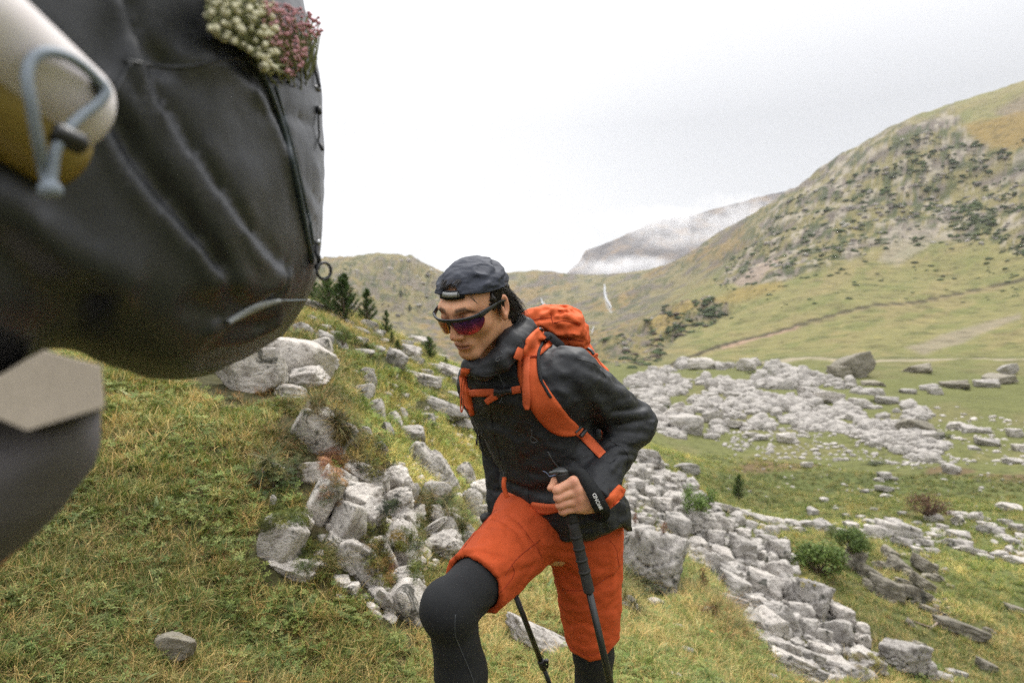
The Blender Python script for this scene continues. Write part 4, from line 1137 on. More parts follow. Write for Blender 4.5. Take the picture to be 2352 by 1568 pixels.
def accents():
    """coloured cushions and tufts in the joints of the outcrop"""
    g = np.random.default_rng(33); pts, rot, scl, idx, zc = [], [], [], [], []
    def put(poly, n, kinds, col, s, var=.2):
        xs = [p[0] for p in poly]; ys = [p[1] for p in poly]; k = 0; tries = 0
        while k < n and tries < n*8:
            tries += 1
            x, y = g.uniform(min(xs), max(xs)), g.uniform(min(ys), max(ys))
            if not inpoly(np.array([x]), np.array([y]), poly)[0]: continue
            h, nr = first_hit(x, y)
            if h is None: continue
            pts.append(h-nr*.004); q = Vector(nr*.6+np.array([0, 0, .7])).to_track_quat('Z', 'Y').to_euler()
            rot.append((q.x, q.y, g.uniform(0, 6.28) if abs(q.x)+abs(q.y) < .3 else q.z)); scl.append(s*g.uniform(.6, 1.3)*(h[1]/3))
            idx.append(kinds[g.integers(len(kinds))]); c = np.array(col[g.integers(len(col))])*g.uniform(1-var, 1+var)
            if idx[-1] == 12 and c.sum() > 1.6: c = np.array([.15, .18, .04])
            zc.append(c); k += 1
    MOSS = [(.12,.15,.025),(.16,.17,.03),(.07,.10,.02)]; YEL = [(.27,.23,.06),(.24,.25,.06),(.33,.22,.07)]; ORG = [(.46,.27,.14),(.42,.25,.09),(.34,.17,.11)]; GRN = [(.08,.12,.03),(.06,.09,.025)]
    put([(618,1160),(660,1140),(700,1150),(705,1185),(680,1210),(640,1210)], 70, [12], MOSS, 1.0)
    put([(595,1170),(625,1165),(620,1215),(600,1210)], 14, [12], [(.07,.08,.015),(.1,.11,.02)], .8)
    put([(735,1045),(775,1035),(785,1085),(745,1095)], 34, [12], ORG, .9)
    put([(745,1090),(790,1090),(775,1165),(735,1150)], 34, [12, 8], ORG+GRN, .7)
    put([(785,1000),(850,985),(890,1040),(900,1090),(860,1100),(800,1060)], 120, [12, 3, 8], YEL+GRN, .95)
    put([(760,940),(800,960),(800,1010),(775,1030)], 40, [3, 12, 11], YEL+[(1.1,1,.8)], .7)
    put([(855,1190),(885,1195),(885,1280),(905,1330),(890,1360),(862,1330),(838,1270),(830,1235)], 95, [12, 12, 3], YEL+MOSS, .85)
    put([(885,1350),(905,1300),(870,1300)], 16, [12], ORG, .7)
    put([(905,1220),(925,1215),(930,1255),(915,1262)], 14, [12], [(.22,.15,.02),(.14,.15,.02)], .8)
    put([(715,1225),(745,1230),(740,1290),(690,1310),(675,1280)], 36, [12, 9], GRN+MOSS, .9)
    put([(730,1260),(760,1255),(765,1320),(725,1325)], 16, [11], [(1.0,1.0,.8)], .75)
    put([(560,1080),(640,1060),(700,1060),(690,1110),(640,1160),(590,1150)], 110, [5, 6, 7, 8, 10], [(1,1,1),(1.1,.8,.6),(.7,.8,.7)], .95)
    put([(600,990),(680,1000),(700,1060),(600,1070)], 70, [10, 5, 6, 11], [(1,1,1),(1.1,.8,.7),(.8,.9,.8)], .9)
    put([(640,935),(760,900),(790,930),(740,945),(700,960)], 34, [11, 4], [(1.0,.85,.75),(.85,.95,.75)], .9)
    put([(470,900),(640,905),(700,920),(640,960),(500,950)], 70, [5, 0, 10, 4], [(1,1,1),(1.2,.85,.6)], .8)
    put([(885,1150),(915,1140),(905,1185),(880,1180)], 10, [12, 5], GRN, .7)
    put([(920,1220),(980,1225),(1000,1330),(950,1340)], 60, [0, 1, 12, 3], [(1,1,.9),(.9,1.1,.7)]+MOSS[:1], .8)
    put([(1030,1130),(1080,1180),(1060,1230),(1010,1160)], 50, [0, 3, 11, 5], [(1,1,.9)], .8)
    put([(960,1110),(1000,1130),(970,1240),(950,1230)], 50, [0, 3, 1], [(1.2,1.1,.9)], .8)
    put([(1385,1280),(1440,1290),(1500,1420),(1440,1400),(1400,1330)], 46, [11, 0, 3], [(1.0,1.0,.8)], .9)
    put([(1590,1340),(1680,1400),(1740,1500),(1700,1500),(1620,1410)], 70, [11, 3, 10], [(1.1,1,.8),(1.3,.8,.6)], .75)
    put([(1960,1500),(2035,1500),(2040,1540),(1970,1550)], 40, [12], [(.34,.33,.09),(.24,.2,.1)], .45)
    put([(1838,1325),(1868,1322),(1872,1345),(1840,1348)], 14, [12], [(.45,.38,.04)], .22)
    cover('outcrop_plants', pts, rot, scl, idx, zc, 'moss cushions and orange and yellow plants in the joints of the outcrop')
accents()

# ------------------------------------------------------------------ pines and shrubs
def bark():
    return flat_mat('bark', (.10, .065, .045), .9, scale=60, var=.35)
M_BARK = bark()

def pine_crown(seed, h, w, n_wh=11, dens=1.0):
    g = np.random.default_rng(seed); ps = []; tr = []
    for k in range(int(n_wh)):
        f = k/(n_wh-1); z = h*(.10+.84*f); L = w*.5*(1-f)**.8*(.75+.5*g.random())+h*.02
        for j in range(int(g.integers(4, 7))):
            az = g.uniform(0, 6.28); d = np.array([math.cos(az), math.sin(az), 0]); m = 7
            L2 = L*g.uniform(.6, 1.25); pp = []
            for i in range(m+1):
                s = i/m; pp.append(np.array([0, 0, z])+d*L2*s+np.array([0, 0, L2*(.25*s+.45*s*s)]))
            pp = np.array(pp); tr.append(tube(pp, np.linspace(.012*h*.6, .003*h, m+1), 4, False))
            for i in range(1, m+1):
                s = i/m; nn = int((10+15*s)*dens)
                for _ in range(nn):
                    ln_ = h*.062*g.uniform(.7, 1.2); dr = g.normal(size=3)*.55+d*.5+np.array([0, 0, .8]); dr /= np.linalg.norm(dr)
                    b = pp[i]+g.normal(size=3)*h*.010; sd = np.cross(dr, g.normal(size=3)); sd /= np.linalg.norm(sd)+1e-9
                    wd = h*.0062
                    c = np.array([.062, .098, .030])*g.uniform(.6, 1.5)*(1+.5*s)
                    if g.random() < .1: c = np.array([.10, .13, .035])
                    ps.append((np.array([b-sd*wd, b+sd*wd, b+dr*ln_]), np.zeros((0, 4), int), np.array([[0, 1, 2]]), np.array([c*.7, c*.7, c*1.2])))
    V, F, C = join_parts(ps)
    tv, tf = merge(tr+[tube([[0, 0, -.05*h], [0.01*h, 0, .5*h], [0, 0, .97*h]], [.03*h, .02*h, .004*h], 6)])
    return V, F, C, tv, tf
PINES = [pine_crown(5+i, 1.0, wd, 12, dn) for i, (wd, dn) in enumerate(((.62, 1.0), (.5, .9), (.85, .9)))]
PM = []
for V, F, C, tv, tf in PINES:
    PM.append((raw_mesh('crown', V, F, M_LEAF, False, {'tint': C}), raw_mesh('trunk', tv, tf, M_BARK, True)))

def pine(px, py, h, kind, label, Y=None, ws=1.0, name='pine_tree', group='young pines on the slope'):
    b = find(px, py+h*.5, 4) if Y is None else P(px, py+h*.5, Y)
    if b is None: b = P(px, py+h*.5, 20)
    H = h/FPX*b[1]; gz = float(ground_z(b[0], b[1])); b[2] = min(b[2], gz)
    e = empty(name, b, label=label, cat='tree', group=group)
    for nm, me in (('crown', PM[kind][0]), ('trunk', PM[kind][1])):
        o = bpy.data.objects.new(nm, me); link(o, e); o.scale = (H*ws, H*ws, H*1.05); o.rotation_euler = (0, 0, rng.uniform(0, 6.28))
pine(752, 682, 84, 2, 'broad bushy young pine nearest the pull ring of the black backpack')
pine(790, 690, 112, 0, 'tallest and darkest of the young pines left of the hiker\'s cap')
pine(722, 672, 46, 2, 'low young pine peeping out at the backpack edge')
pine(843, 706, 78, 1, 'medium young pine standing second from the hiker\'s side of the cluster')
pine(887, 744, 58, 1, 'slim young pine between the cluster and the hiker\'s face', ws=.8)
pine(900, 777, 28, 1, 'tiny sapling pine just below the slim young pine')
pine(914, 797, 32, 0, 'small narrow pine above the blocky pale boulder')
pine(985, 803, 56, 2, 'round bushy pine left of the hiker\'s chin', ws=.9)
pine(1024, 831, 20, 0, 'very small pine at the hiker\'s collar')
pine(921, 676, 18, 0, 'lone far pine dot on the grey hillside behind')
pine(941, 708, 16, 0, 'second lone far pine dot lower on the grey hillside')
pine(1697, 1122, 62, 2, 'thin dark young pine standing right of the green bush above the scree', ws=.62)
pine(1450, 960+100, 20, 0, 'seedling pine near the top of the scree by the sleeve')

def leafy(seed, dens=900, pal=((.10,.16,.03),(.07,.12,.025),(.14,.19,.05)), leaf=.035, spread=(.5, .5, .45), blobs=14, spiky=0.):
    g = np.random.default_rng(seed); ps = []; tr = []
    cs = []
    for _ in range(blobs):
        d = g.normal(size=3); d /= np.linalg.norm(d); d[2] = abs(d[2])*1.0
        c = d*np.array(spread)*g.uniform(.45, .85)+[0, 0, spread[2]*.25]
        cs.append(c); tr.append(tube(spline([[0, 0, -.05], c*.5+[0, 0, -.02], c], 6), np.linspace(.016, .004, 6), 5, False))
    for _ in range(dens):
        c = cs[g.integers(len(cs))]; d = g.normal(size=3); d /= np.linalg.norm(d)
        b = c+d*g.uniform(.3, 1)*.16; nr = d+g.normal(size=3)*.6+[0, 0, .5]
        col = np.array(pal[g.integers(len(pal))])*g.uniform(.6, 1.3)
        u = np.cross(nr, g.normal(size=3)); u /= np.linalg.norm(u); v = np.cross(nr, u); v /= np.linalg.norm(v)
        L = leaf*g.uniform(.6, 1.3)*(1+spiky*g.random()); w = leaf*.38/(1+spiky*2)
        ps.append((np.array([b-v*0, b+u*L*.5+v*w, b+u*L, b+u*L*.5-v*w]), np.array([[0, 1, 2, 3]]), np.zeros((0, 3), int), np.array([col*.8, col, col*1.15, col])))
    V, F, C = join_parts(ps); tv, tf = merge(tr)
    return raw_mesh('foliage', V, F, M_LEAF, False, {'tint': C}), raw_mesh('stem', tv, tf, M_BARK, True)
SHR = dict(green=leafy(61, 1800, leaf=.045, pal=((.12,.19,.035),(.09,.15,.03),(.17,.23,.06))), pinny=leafy(62, 2600, ((.08,.13,.028),(.12,.18,.035),(.18,.24,.06)), .055, blobs=24, spiky=.5), brown=leafy(63, 1700, ((.09,.045,.028),(.12,.06,.035),(.06,.035,.022)), .030, blobs=26),
           light=leafy(64, 1500, ((.14,.18,.045),(.10,.15,.03),(.20,.21,.07)), .05, spread=(.4, .4, .5), spiky=.8), rust=leafy(65, 260, ((.16,.055,.025),(.10,.035,.02),(.20,.09,.03)), .05, spread=(.16, .16, .6), blobs=9),
           heath=leafy(66, 700, ((.05,.075,.022),(.07,.09,.03),(.04,.055,.018)), .05, spread=(.5, .5, .3)))
def shrub(px, py, w, h, kind, label, Y=None, name='shrub', cat='shrub', group=None):
    b = first_hit(px, py+h*.42, 4)[0] if Y is None else P(px, py+h*.45, Y)
    b = np.array(b); W, H = w/FPX*b[1], h/FPX*b[1]
    e = empty(name, b, label=label, cat=cat, group=group)
    for nm, me in zip(('foliage', 'stem'), SHR[kind]):
        o = bpy.data.objects.new(nm, me); link(o, e); sx = W/.98 if kind != 'rust' else W/.5; sz = H/(.78 if kind != 'rust' else .9)
        o.scale = (sx, sx, sz); o.rotation_euler = (0, 0, rng.uniform(0, 6.28))
shrub(787, 765, 60, 62, 'light', 'light green leafy shrub between the pines and the longest rocks of the slope')
shrub(1606, 1137, 96, 84, 'green', 'bright green bush growing above the scree')
shrub(1886, 1266, 140, 130, 'pinny', 'large green pine shrub at the right end of the scree')
shrub(1958, 1228, 90, 92, 'pinny', 'taller right-hand half of the pine shrub, leaning over the slab')
shrub(1915, 1215, 60, 50, 'light', 'pale-tipped top sprig in the gap between the two pine shrubs')
shrub(2133, 1149, 112, 78, 'brown', 'round red-brown heather bush in the meadow at the right')
shrub(2170, 995, 44, 32, 'heath', 'dark green juniper clump between boulders of the far right meadow')
shrub(1722, 851, 26, 18, 'heath', 'dark juniper at the foot of the jagged white rock')
shrub(1530, 930, 22, 14, 'heath', 'small juniper near the upper left of the rock field')
shrub(1585, 908, 20, 12, 'heath', 'small juniper cushion in the upper rock field')
shrub(1880, 908, 22, 14, 'heath', 'dark tuft of juniper near the middle of the rock field')
shrub(2005, 916, 22, 14, 'heath', 'dark tuft of juniper near the right edge of the rock field')
shrub(1748, 966, 18, 12, 'heath', 'small dark tuft of juniper under the rock field centre')
shrub(2018, 1058, 60, 18, 'heath', 'flat spreading juniper below the rock field')
for q in ((1524, 1207, 22, 42, 'rust-brown dock stalk standing by the sleeve in the scree'), (1459, 1185, 16, 42, 'thin rust-brown stalk nearest the jacket hem'), (1615, 1320, 34, 78, 'rust-brown leafy plant right of the largest scree boulder'),
          (1661, 1326, 18, 36, 'small rust-brown plant in the middle of the scree'), (1557, 1368, 26, 34, 'low rust-brown plant under the largest scree boulder'), (1440, 1118, 12, 30, 'rust-brown sprig beside the orange waist belt')):
    shrub(q[0], q[1], q[2], q[3], 'rust', q[4], name='plant', cat='plant', group='rust-brown plants in the scree')

def dead_branch():
    Y = find(2130, 1441)[1]
    pts = [spline([P(2122,1490,Y-.1), P(2130,1455,Y), P(2140,1440,Y), P(2166,1421,Y+.2)], 12), spline([P(2140,1440,Y), P(2115,1432,Y), P(2085,1420,Y+.1)], 8)]
    v, f = merge([tube(pts[0], np.linspace(.026, .010, 12), 6), tube(pts[1], np.linspace(.012, .005, 8), 5)])
    mesh_obj('dead_branch', v, f, flat_mat('dead_wood', (.26, .2, .16), .9, scale=50, var=.3), label='forked bare dead branch lying in the grass beside thin stones', cat='branch', origin=v.mean(0))
dead_branch()

# far bushes and crag stones, joined
def far_bushes(name, polys, n, size, col, seed, label, squash=.55):
    g = np.random.default_rng(seed); Vs, Fs, Cs, off = [], [], [], 0
    D, F = ICO[1]
    base = []
    for k in range(5):
        d = D*(1+.28*fbm(D*2.3+k*9, 3, k))[:, None]; base.append(d*[1, 1, squash])
    for poly, share in polys:
        m = int(n*share)
        xs = [p[0] for p in poly]; ys = [p[1] for p in poly]
        x = g.uniform(min(xs), max(xs), m*9); y = g.uniform(min(ys), max(ys), m*9); k = inpoly(x, y, poly)
        q = fbm(np.c_[x*.022+y*.012, y*.05-x*.018, 0*x], 4, seed+3); k &= q > .05+g.normal(size=len(x))*.26
        x, y = x[k][:m], y[k][:m]
        W, ok = find_many(x, y, 90)
        for c in W[ok]:
            S = (size[0]+(size[1]-size[0])*g.random()**2.5)/FPX*c[1]*.5
            v = base[g.integers(5)]*S*[g.uniform(.7, 1.6), 1, g.uniform(.6, 1.1)]; a = g.uniform(0, 6.28)
            v = np.c_[v[:, 0]*math.cos(a)-v[:, 1]*math.sin(a), v[:, 0]*math.sin(a)+v[:, 1]*math.cos(a), v[:, 2]]+c
            Vs.append(v); Fs.append(F+off); off += len(v); Cs.append(np.tile(np.array(col[g.integers(len(col))])*g.uniform(.7, 1.3), (len(v), 1)))
    mesh_obj(name, np.vstack(Vs), [np.vstack(Fs)], M_LEAF2, attrs={'tint': np.vstack(Cs)}, kind='stuff', label=label)
def leaf2():
    m, nt, n, l, b = new_mat('far_scrub'); at = N(nt, 'ShaderNodeAttribute', attribute_name='tint'); t = N(nt, 'ShaderNodeTexCoord')
    a = noise_node(nt, t.outputs['Object'], 2.5, 5, .8); r = ramp(nt, a.outputs['Fac'], [(.38, (.45, .45, .45)), (.6, (1.3, 1.3, 1.3))])
    l.new(mixc(nt, 1., at.outputs['Color'], r.outputs[0], 'MULTIPLY'), b.inputs['Base Color']); b.inputs['Roughness'].default_value = 1
    l.new(bump(nt, a.outputs['Fac'], .9, .5), b.inputs['Normal']); return m
M_LEAF2 = leaf2()
DK = [(.040,.066,.016),(.055,.085,.022),(.030,.050,.014)]
UPC = [(2400,300),(2290,340),(2130,300),(1980,376),(1830,452),(1760,510),(1640,640),(1700,655),(1900,600),(2120,560),(2400,600)]
far_bushes('mountain_scrub', [(UPC, .62), ([(1640,640),(1700,655),(1900,600),(2400,560),(2400,700),(2000,680),(1700,740),(1450,800),(1560,720)], .10), ([(2100,480),(2400,440),(2400,600),(2100,570)], .16),
            (CRAG2, .12)], 2600, (2.5, 15), DK, 5, 'dark green scrub dotted over the right-hand mountainside')
far_bushes('valley_scrub', [([(1370,800),(1440,790),(1530,800),(1520,830),(1440,850),(1375,850)], .4), ([(1500,740),(1560,700),(1680,700),(1650,750),(1560,780),(1480,800)], .45), ([(1300,740),(1380,740),(1400,790),(1310,800)], .15)], 420, (5, 26), DK+[(.075,.055,.035)], 6, 'dark scrub over the rocky knolls at the valley head')
far_bushes('hillside_scrub', [([(740,610),(1000,630),(1040,800),(900,740),(800,680)], .7), ([(1160,640),(1300,640),(1330,740),(1160,740)], .3)], 240, (3, 8), DK, 7, 'scattered dark scrub on the hillside behind')
def crag_rocks():
    CR = [(.24,.21,.185),(.29,.26,.23),(.18,.16,.14),(.32,.30,.26)]
    far_bushes('crag_stones', [(UPC, .7), (CRAG2, .12), (CRAGB, .18)], 900, (3, 14), CR, 9, 'grey crags breaking through the mountainside', squash=.75)
crag_rocks()

# ------------------------------------------------------------------ waterfalls
def waterfall(pts, label):
    m = flat_mat('falling_water', (.50, .52, .55), .6, scale=2, var=.15)
    V = []
    for x, y, w in pts:
        h = find(x, y, 200); s = w*.5/FPX*h[1]; n_ = np.array([0, -1, .6]); n_ /= np.linalg.norm(n_)
        for q in np.linspace(-1, 1, 5): V.append(h+np.array([s*q+s*.5*math.sin(y*.9), 0, 0])+n_*(2.4-1.6*q*q))
    k = len(pts); F = []
    for i in range(k-1):
        for j in range(4): F.append((i*5+j, i*5+j+1, (i+1)*5+j+1, (i+1)*5+j))
    mesh_obj('waterfall', np.array(V), [np.array(F)], m, label=label, cat='waterfall', group='waterfalls at the valley head', origin=V[0])
waterfall([(1388,655,1.5),(1389,664,3),(1388,674,2.4),(1391,684,2.6),(1394,693,3.8),(1400,701,2.6),(1404,711,1.4)], 'longest thin waterfall high on the slope at the valley head')
waterfall([(1243,688,2),(1246,696,3),(1252,703,3.4),(1258,711,4.6),(1262,720,3.6)], 'short waterfall just above the top of the orange backpack')
waterfall([(1363,753,2),(1361,761,2.4),(1358,771,1.6)], 'small lowest cascade right of the orange backpack')
# ================================================================== the hiker
HO = np.array([-.0934, 1.682, .0961])
def _rot(ax, a):
    c, s = math.cos(a), math.sin(a)
    return np.array([[[1,0,0],[0,c,-s],[0,s,c]], [[c,0,s],[0,1,0],[-s,0,c]], [[c,-s,0],[s,c,0],[0,0,1]]][ax], float)
HM = _rot(2, math.pi-.5537)@_rot(0, -.5385)@_rot(1, -.0408)     # head-local (x his right, y forward, z up) to world
def H(x, y, z): return np.array([x, y, z])@HM.T+HO
def to_head(p): return (p-HO.astype(np.float32))@HM.astype(np.float32)

def pp(*q): return P(*q).astype(np.float32)
SHL, SHR = pp(1308,866,1.745), pp(1112,893,1.99)
ELL, WRL = pp(1455,972,1.90), pp(1376,1108,1.74)
ELR, WRR = pp(1149,1040,2.10), pp(1153,1165,2.08)
LR = (SHL-SHR)[:2]; LR = LR/np.linalg.norm(LR)
HIPR, KNR, ANR = pp(1228,1205,1.93), pp(1034,1396,1.60), pp(1082,1790,1.69)
HIPL, KNL, ANL = pp(1345,1235,1.97), pp(1363,1500,2.06), pp(1370,1815,2.16)
NECK = pp(1150,815,1.80)

man = empty('person', (ANL[0], ANL[1], float(ANL[2])-.06), label='man in backwards black cap, sunglasses, black jacket and orange shorts striding uphill', cat='person')

# ---------------------------------------------------------------- skin
def head_sd(p):
    q = to_head(p)
    L = lambda x, y, z: np.array([x, y, z], np.float32)
    m = q.copy(); m[..., 0] = np.abs(q[..., 0])       # mirrored coordinate
    d = sd_ell(q, L(0, -.008, .027), (.0725, .087, .0655))
    d = smin(d, sd_ell(q, L(0, .030, -.015), (.061, .063, .082)), .03)
    d = smin(d, sd_cap(m, L(.038, .012, -.062), L(.014, .070, -.098), .022, .015), .03)       # jaw
    d = smin(d, sd_ell(q, L(0, .074, -.099), (.020, .017, .016)), .022)                         # chin
    d = smin(d, sd_ell(m, L(.041, .053, -.026), (.021, .022, .020)), .024)                       # cheekbone
    d = smin(d, sd_cap(m, L(.010, .089, .024), L(.040, .074, .026), .010, .009), .018)           # brow
    d = smax(d, -sd_ell(m, L(.032, .100, .006), (.019, .018, .012)), .014)                      # socket
    d = smin(d, sd_ell(m, L(.032, .077, .003), (.015, .013, .012)), .006)                        # eyelid
    n = sd_cap(q, L(0, .092, .014), L(0, .113, -.030), .0070, .0090)
    n = smin(n, sd_ell(q, L(0, .113, -.034), (.0095, .009, .0085)), .006)
    n = smin(n, sd_ell(m, L(.0115, .102, -.038), (.0072, .0095, .0075)), .006)
    d = smin(d, n, .013)
    d = smax(d, -sd_ell(m, L(.0065, .105, -.0475), (.0035, .006, .0045)), .003)
    d = smin(d, sd_ell(q, L(0, .082, -.066), (.027, .016, .019)), .014)                          # muzzle
    ul = np.minimum(sd_cap(m, L(0, .0985, -.0635), L(.012, .0955, -.0625), .0042, .0040), sd_cap(m, L(.012, .0955, -.0625), L(.0235, .086, -.0665), .0040, .0020))
    d = smin(d, ul, .005)
    ll = np.minimum(sd_cap(m, L(0, .0970, -.0745), L(.011, .0940, -.0740), .0052, .0046), sd_cap(m, L(.011, .0940, -.0740), L(.0225, .086, -.0685), .0046, .0020))
    d = smin(d, ll, .005)
    d = smax(d, -sd_cap(m, L(0, .1035, -.0690), L(.021, .0905, -.0680), .0016, .0010), .003)      # lips part
    d = smax(d, -sd_ell(q, L(0, .102, -.087), (.016, .010, .0055)), .010)                       # under the lip
    # ear
    E = _rot(0, .22)
    ec = L(.078, -.010, -.014)
    e = sd_ell(m, ec, (.0080, .0180, .0290), E)
    e = smax(e, -sd_ell(m, ec+L(.0065, .004, .003), (.0075, .0120, .0215), E), .003)
    e = smin(e, sd_ell(m, ec+L(0, .010, -.004), (.004, .005, .008)), .004)
    e = smin(e, sd_ell(m, ec+L(-.001, .009, -.027), (.0055, .007, .008)), .006)
    d = smin(d, e, .005)
    nk = sd_cap(p, H(0, -.035, -.045).astype(np.float32), NECK, .056, .060)
    return smin(d, nk, .035)

def hp(cx, cy, Y): return pp(1148.4+.12207*cx, 1033.6+.12207*cy, Y)     # positions read off an enlargement of the hand
def hand_sd(p):
    W = WRL*1.0
    ks = [((1385,585,1.640),(1075,748,1.632),(1100,800,1.662),(1190,790,1.684),.0118,.0112),
          ((1470,755,1.640),(1095,893,1.632),(1125,930,1.662),(1215,925,1.684),.0116,.0108),
          ((1490,925,1.643),(1130,1030,1.636),(1160,1062,1.664),(1245,1055,1.684),.0110,.0102),
          ((1470,1085,1.650),(1175,1148,1.645),(1205,1165,1.668),(1280,1160,1.684),.0100,.0088)]
    wr = hp(1790, 940, 1.690)
    d = sd_cap(p, wr, WRL+(WRL-wr)*.5, .027, .032)
    for i, (a, b, c, e, r0, r1) in enumerate(ks):
        a, b, c, e = hp(*a), hp(*b), hp(*c), hp(*e)
        d = smin(d, sd_cap(p, wr+(a-wr)*.25, a, .019, r0*1.12), .020 if i else .02)
        f = sd_cap(p, a, b, r0*1.02, r1); f = smin(f, sd_cap(p, b, c, r1*1.0, r1*.95), .006); f = smin(f, sd_cap(p, c, e, r1*.95, r1*.8), .005)
        d = f if d is None else smin(d, f, .0045)
    d = smin(d, sd_ell(p, hp(1560, 900, 1.668), (.030, .020, .032)), .022)          # palm
    for i in range(4):       # knuckles
        a = hp(*ks[i][0]); d -= .0020*np.exp(-(ln(p-a-np.array([0, -.010, .002], np.float32))/.009)**2)
    th = sd_cap(p, hp(1560, 800, 1.694), hp(1230, 640, 1.700), .016, .0115)
    th2 = sd_cap(p, hp(1230, 640, 1.700), hp(1035, 585, 1.676), .0112, .0105); th2 = smin(th2, sd_cap(p, hp(1035, 585, 1.676), hp(945, 712, 1.655), .0100, .0078), .005)
    return smin(d, np.minimum(smin(th, th2, .006), 9), .006)

def body_core(p):
    d = sd_cap(p, SHR, SHL, .05)
    mid = (SHL+SHR)/2; pel = (HIPL+HIPR)/2
    d = smin(d, sd_cap(p, mid, pel, .085, .095), .05); d = smin(d, sd_cap(p, mid, NECK, .055), .03)
    d = smin(d, sd_cap(p, SHL, ELL, .04, .032), .02); d = smin(d, sd_cap(p, ELL, WRL, .032, .024), .02)
    d = smin(d, sd_cap(p, SHR, ELR, .04, .032), .02); d = smin(d, sd_cap(p, ELR, WRR, .032, .024), .02)
    for a, b, c in ((HIPR, KNR, ANR), (HIPL, KNL, ANL)):
        d = smin(d, sd_cap(p, a, b, .06, .044), .03); d = smin(d, sd_cap(p, b, c, .044, .03), .02)
    d = smin(d, sd_ell(p, WRR+np.array([0, -.01, -.06], np.float32), (.03, .03, .045)), .02)
    return d

def skin_mat():
    m, nt, n, l, b = new_mat('skin'); at = N(nt, 'ShaderNodeAttribute', attribute_name='tint'); t = N(nt, 'ShaderNodeTexCoord')
    a = noise_node(nt, t.outputs['Object'], 300, 3, .6); c = noise_node(nt, t.outputs['Object'], 45, 4, .6)
    r = ramp(nt, c.outputs['Fac'], [(.35, (.90, .86, .84)), (.65, (1.07, 1.05, 1.04))])
    l.new(mixc(nt, 1., at.outputs['Color'], r.outputs[0], 'MULTIPLY'), b.inputs['Base Color'])
    b.inputs['Roughness'].default_value = .52; b.inputs['Specular IOR Level'].default_value = .38
    b.inputs['Subsurface Weight'].default_value = .12; b.inputs['Subsurface Radius'].default_value = (.010, .004, .002); b.inputs['Subsurface Scale'].default_value = .6
    bb = bump(nt, a.outputs['Fac'], .22, .0006); bb = bump(nt, c.outputs['Fac'], .2, .0015, bb); l.new(bb, b.inputs['Normal'])
    return m
M_SKIN = skin_mat()

def build_body():
    hv, hf = isosurf(head_sd, HO-[.16, .17, .19], HO+[.17, .17, .17], .0021)
    gv, gf = isosurf(hand_sd, hp(820, 380, 1.60), hp(2250, 1330, 1.78)*0+np.array([WRL[0]+.06, 1.80, hp(0, 380, 1.6)[2]]), .0017) if False else isosurf(hand_sd, np.array([hp(840, 0, 1.63)[0]-.01, 1.60, hp(0, 1290, 1.65)[2]-.012]), np.array([WRL[0]+.055, 1.79, hp(0, 480, 1.65)[2]+.03]), .0017)
    bv, bf = isosurf(body_core, [-.30, 1.50, -1.38], [.45, 2.30, .02], .012)
    q = to_head(hv.astype(np.float32)); ax = np.abs(q[:, 0]); y, z = q[:, 1], q[:, 2]
    base = np.array([.61, .325, .19]); C = np.tile(base, (len(hv), 1))
    def blend(w, c): C[:] = C*(1-w[:, None])+np.array(c)*w[:, None]
    blend(np.exp(-((ax-.045)/.022)**2-((z+.025)/.022)**2)*(y > .03)*.35, (.50, .19, .12))
    blend(np.exp(-(ax/.017)**2-((z+.036)/.016)**2)*(y > .09)*.4, (.50, .20, .13))
    lip = np.exp(-((z+.069)/.0088)**4)*np.exp(-(ax/.0235)**6)*(y > .083); blend(np.clip(lip, 0, 1)*.75, (.29, .105, .085))
    blend(np.exp(-((z+.0690+.00*ax)/.0014)**2)*(ax < .022)*(y > .085)*.85, (.07, .02, .018))
    brow = np.exp(-((z-(.0275+.05*ax-1.0*np.maximum(ax-.035, 0)))/.0048)**4)*sstep(.010, .016, ax)*sstep(.056, .046, ax)*(y > .05); blend(brow*.8, (.030, .022, .018))
    blend(sstep(.012, .0, np.abs(z-.0))*.0*ax, base)
    blend(((ax > .07) & (np.abs(y+.01) < .03))*.25, (.50, .17, .12))
    sock = np.exp(-((ax-.032)/.018)**2-((z-.006)/.012)**2)*(y > .05); blend(sock*.35, (.30, .14, .08))
    hc = np.tile([.62, .32, .20], (len(gv), 1)); 
    for kx, ky in ((1385, 585), (1470, 755), (1490, 925), (1470, 1085), (1075, 748), (1095, 893), (1130, 1030), (1175, 1148)):
        a = hp(kx, ky, 1.63); w = np.exp(-(np.linalg.norm(gv-a, axis=1)/.012)**2)*.5; hc = hc*(1-w[:, None])+np.array([.55, .22, .15])*w[:, None]
    bc = np.tile(base, (len(bv), 1))
    V, F = merge([(hv, hf), (gv, gf), (bv, bf)])
    return mesh_obj('body', V, F, M_SKIN, man, attrs={'tint': np.vstack([C, hc, bc])})
build_body()

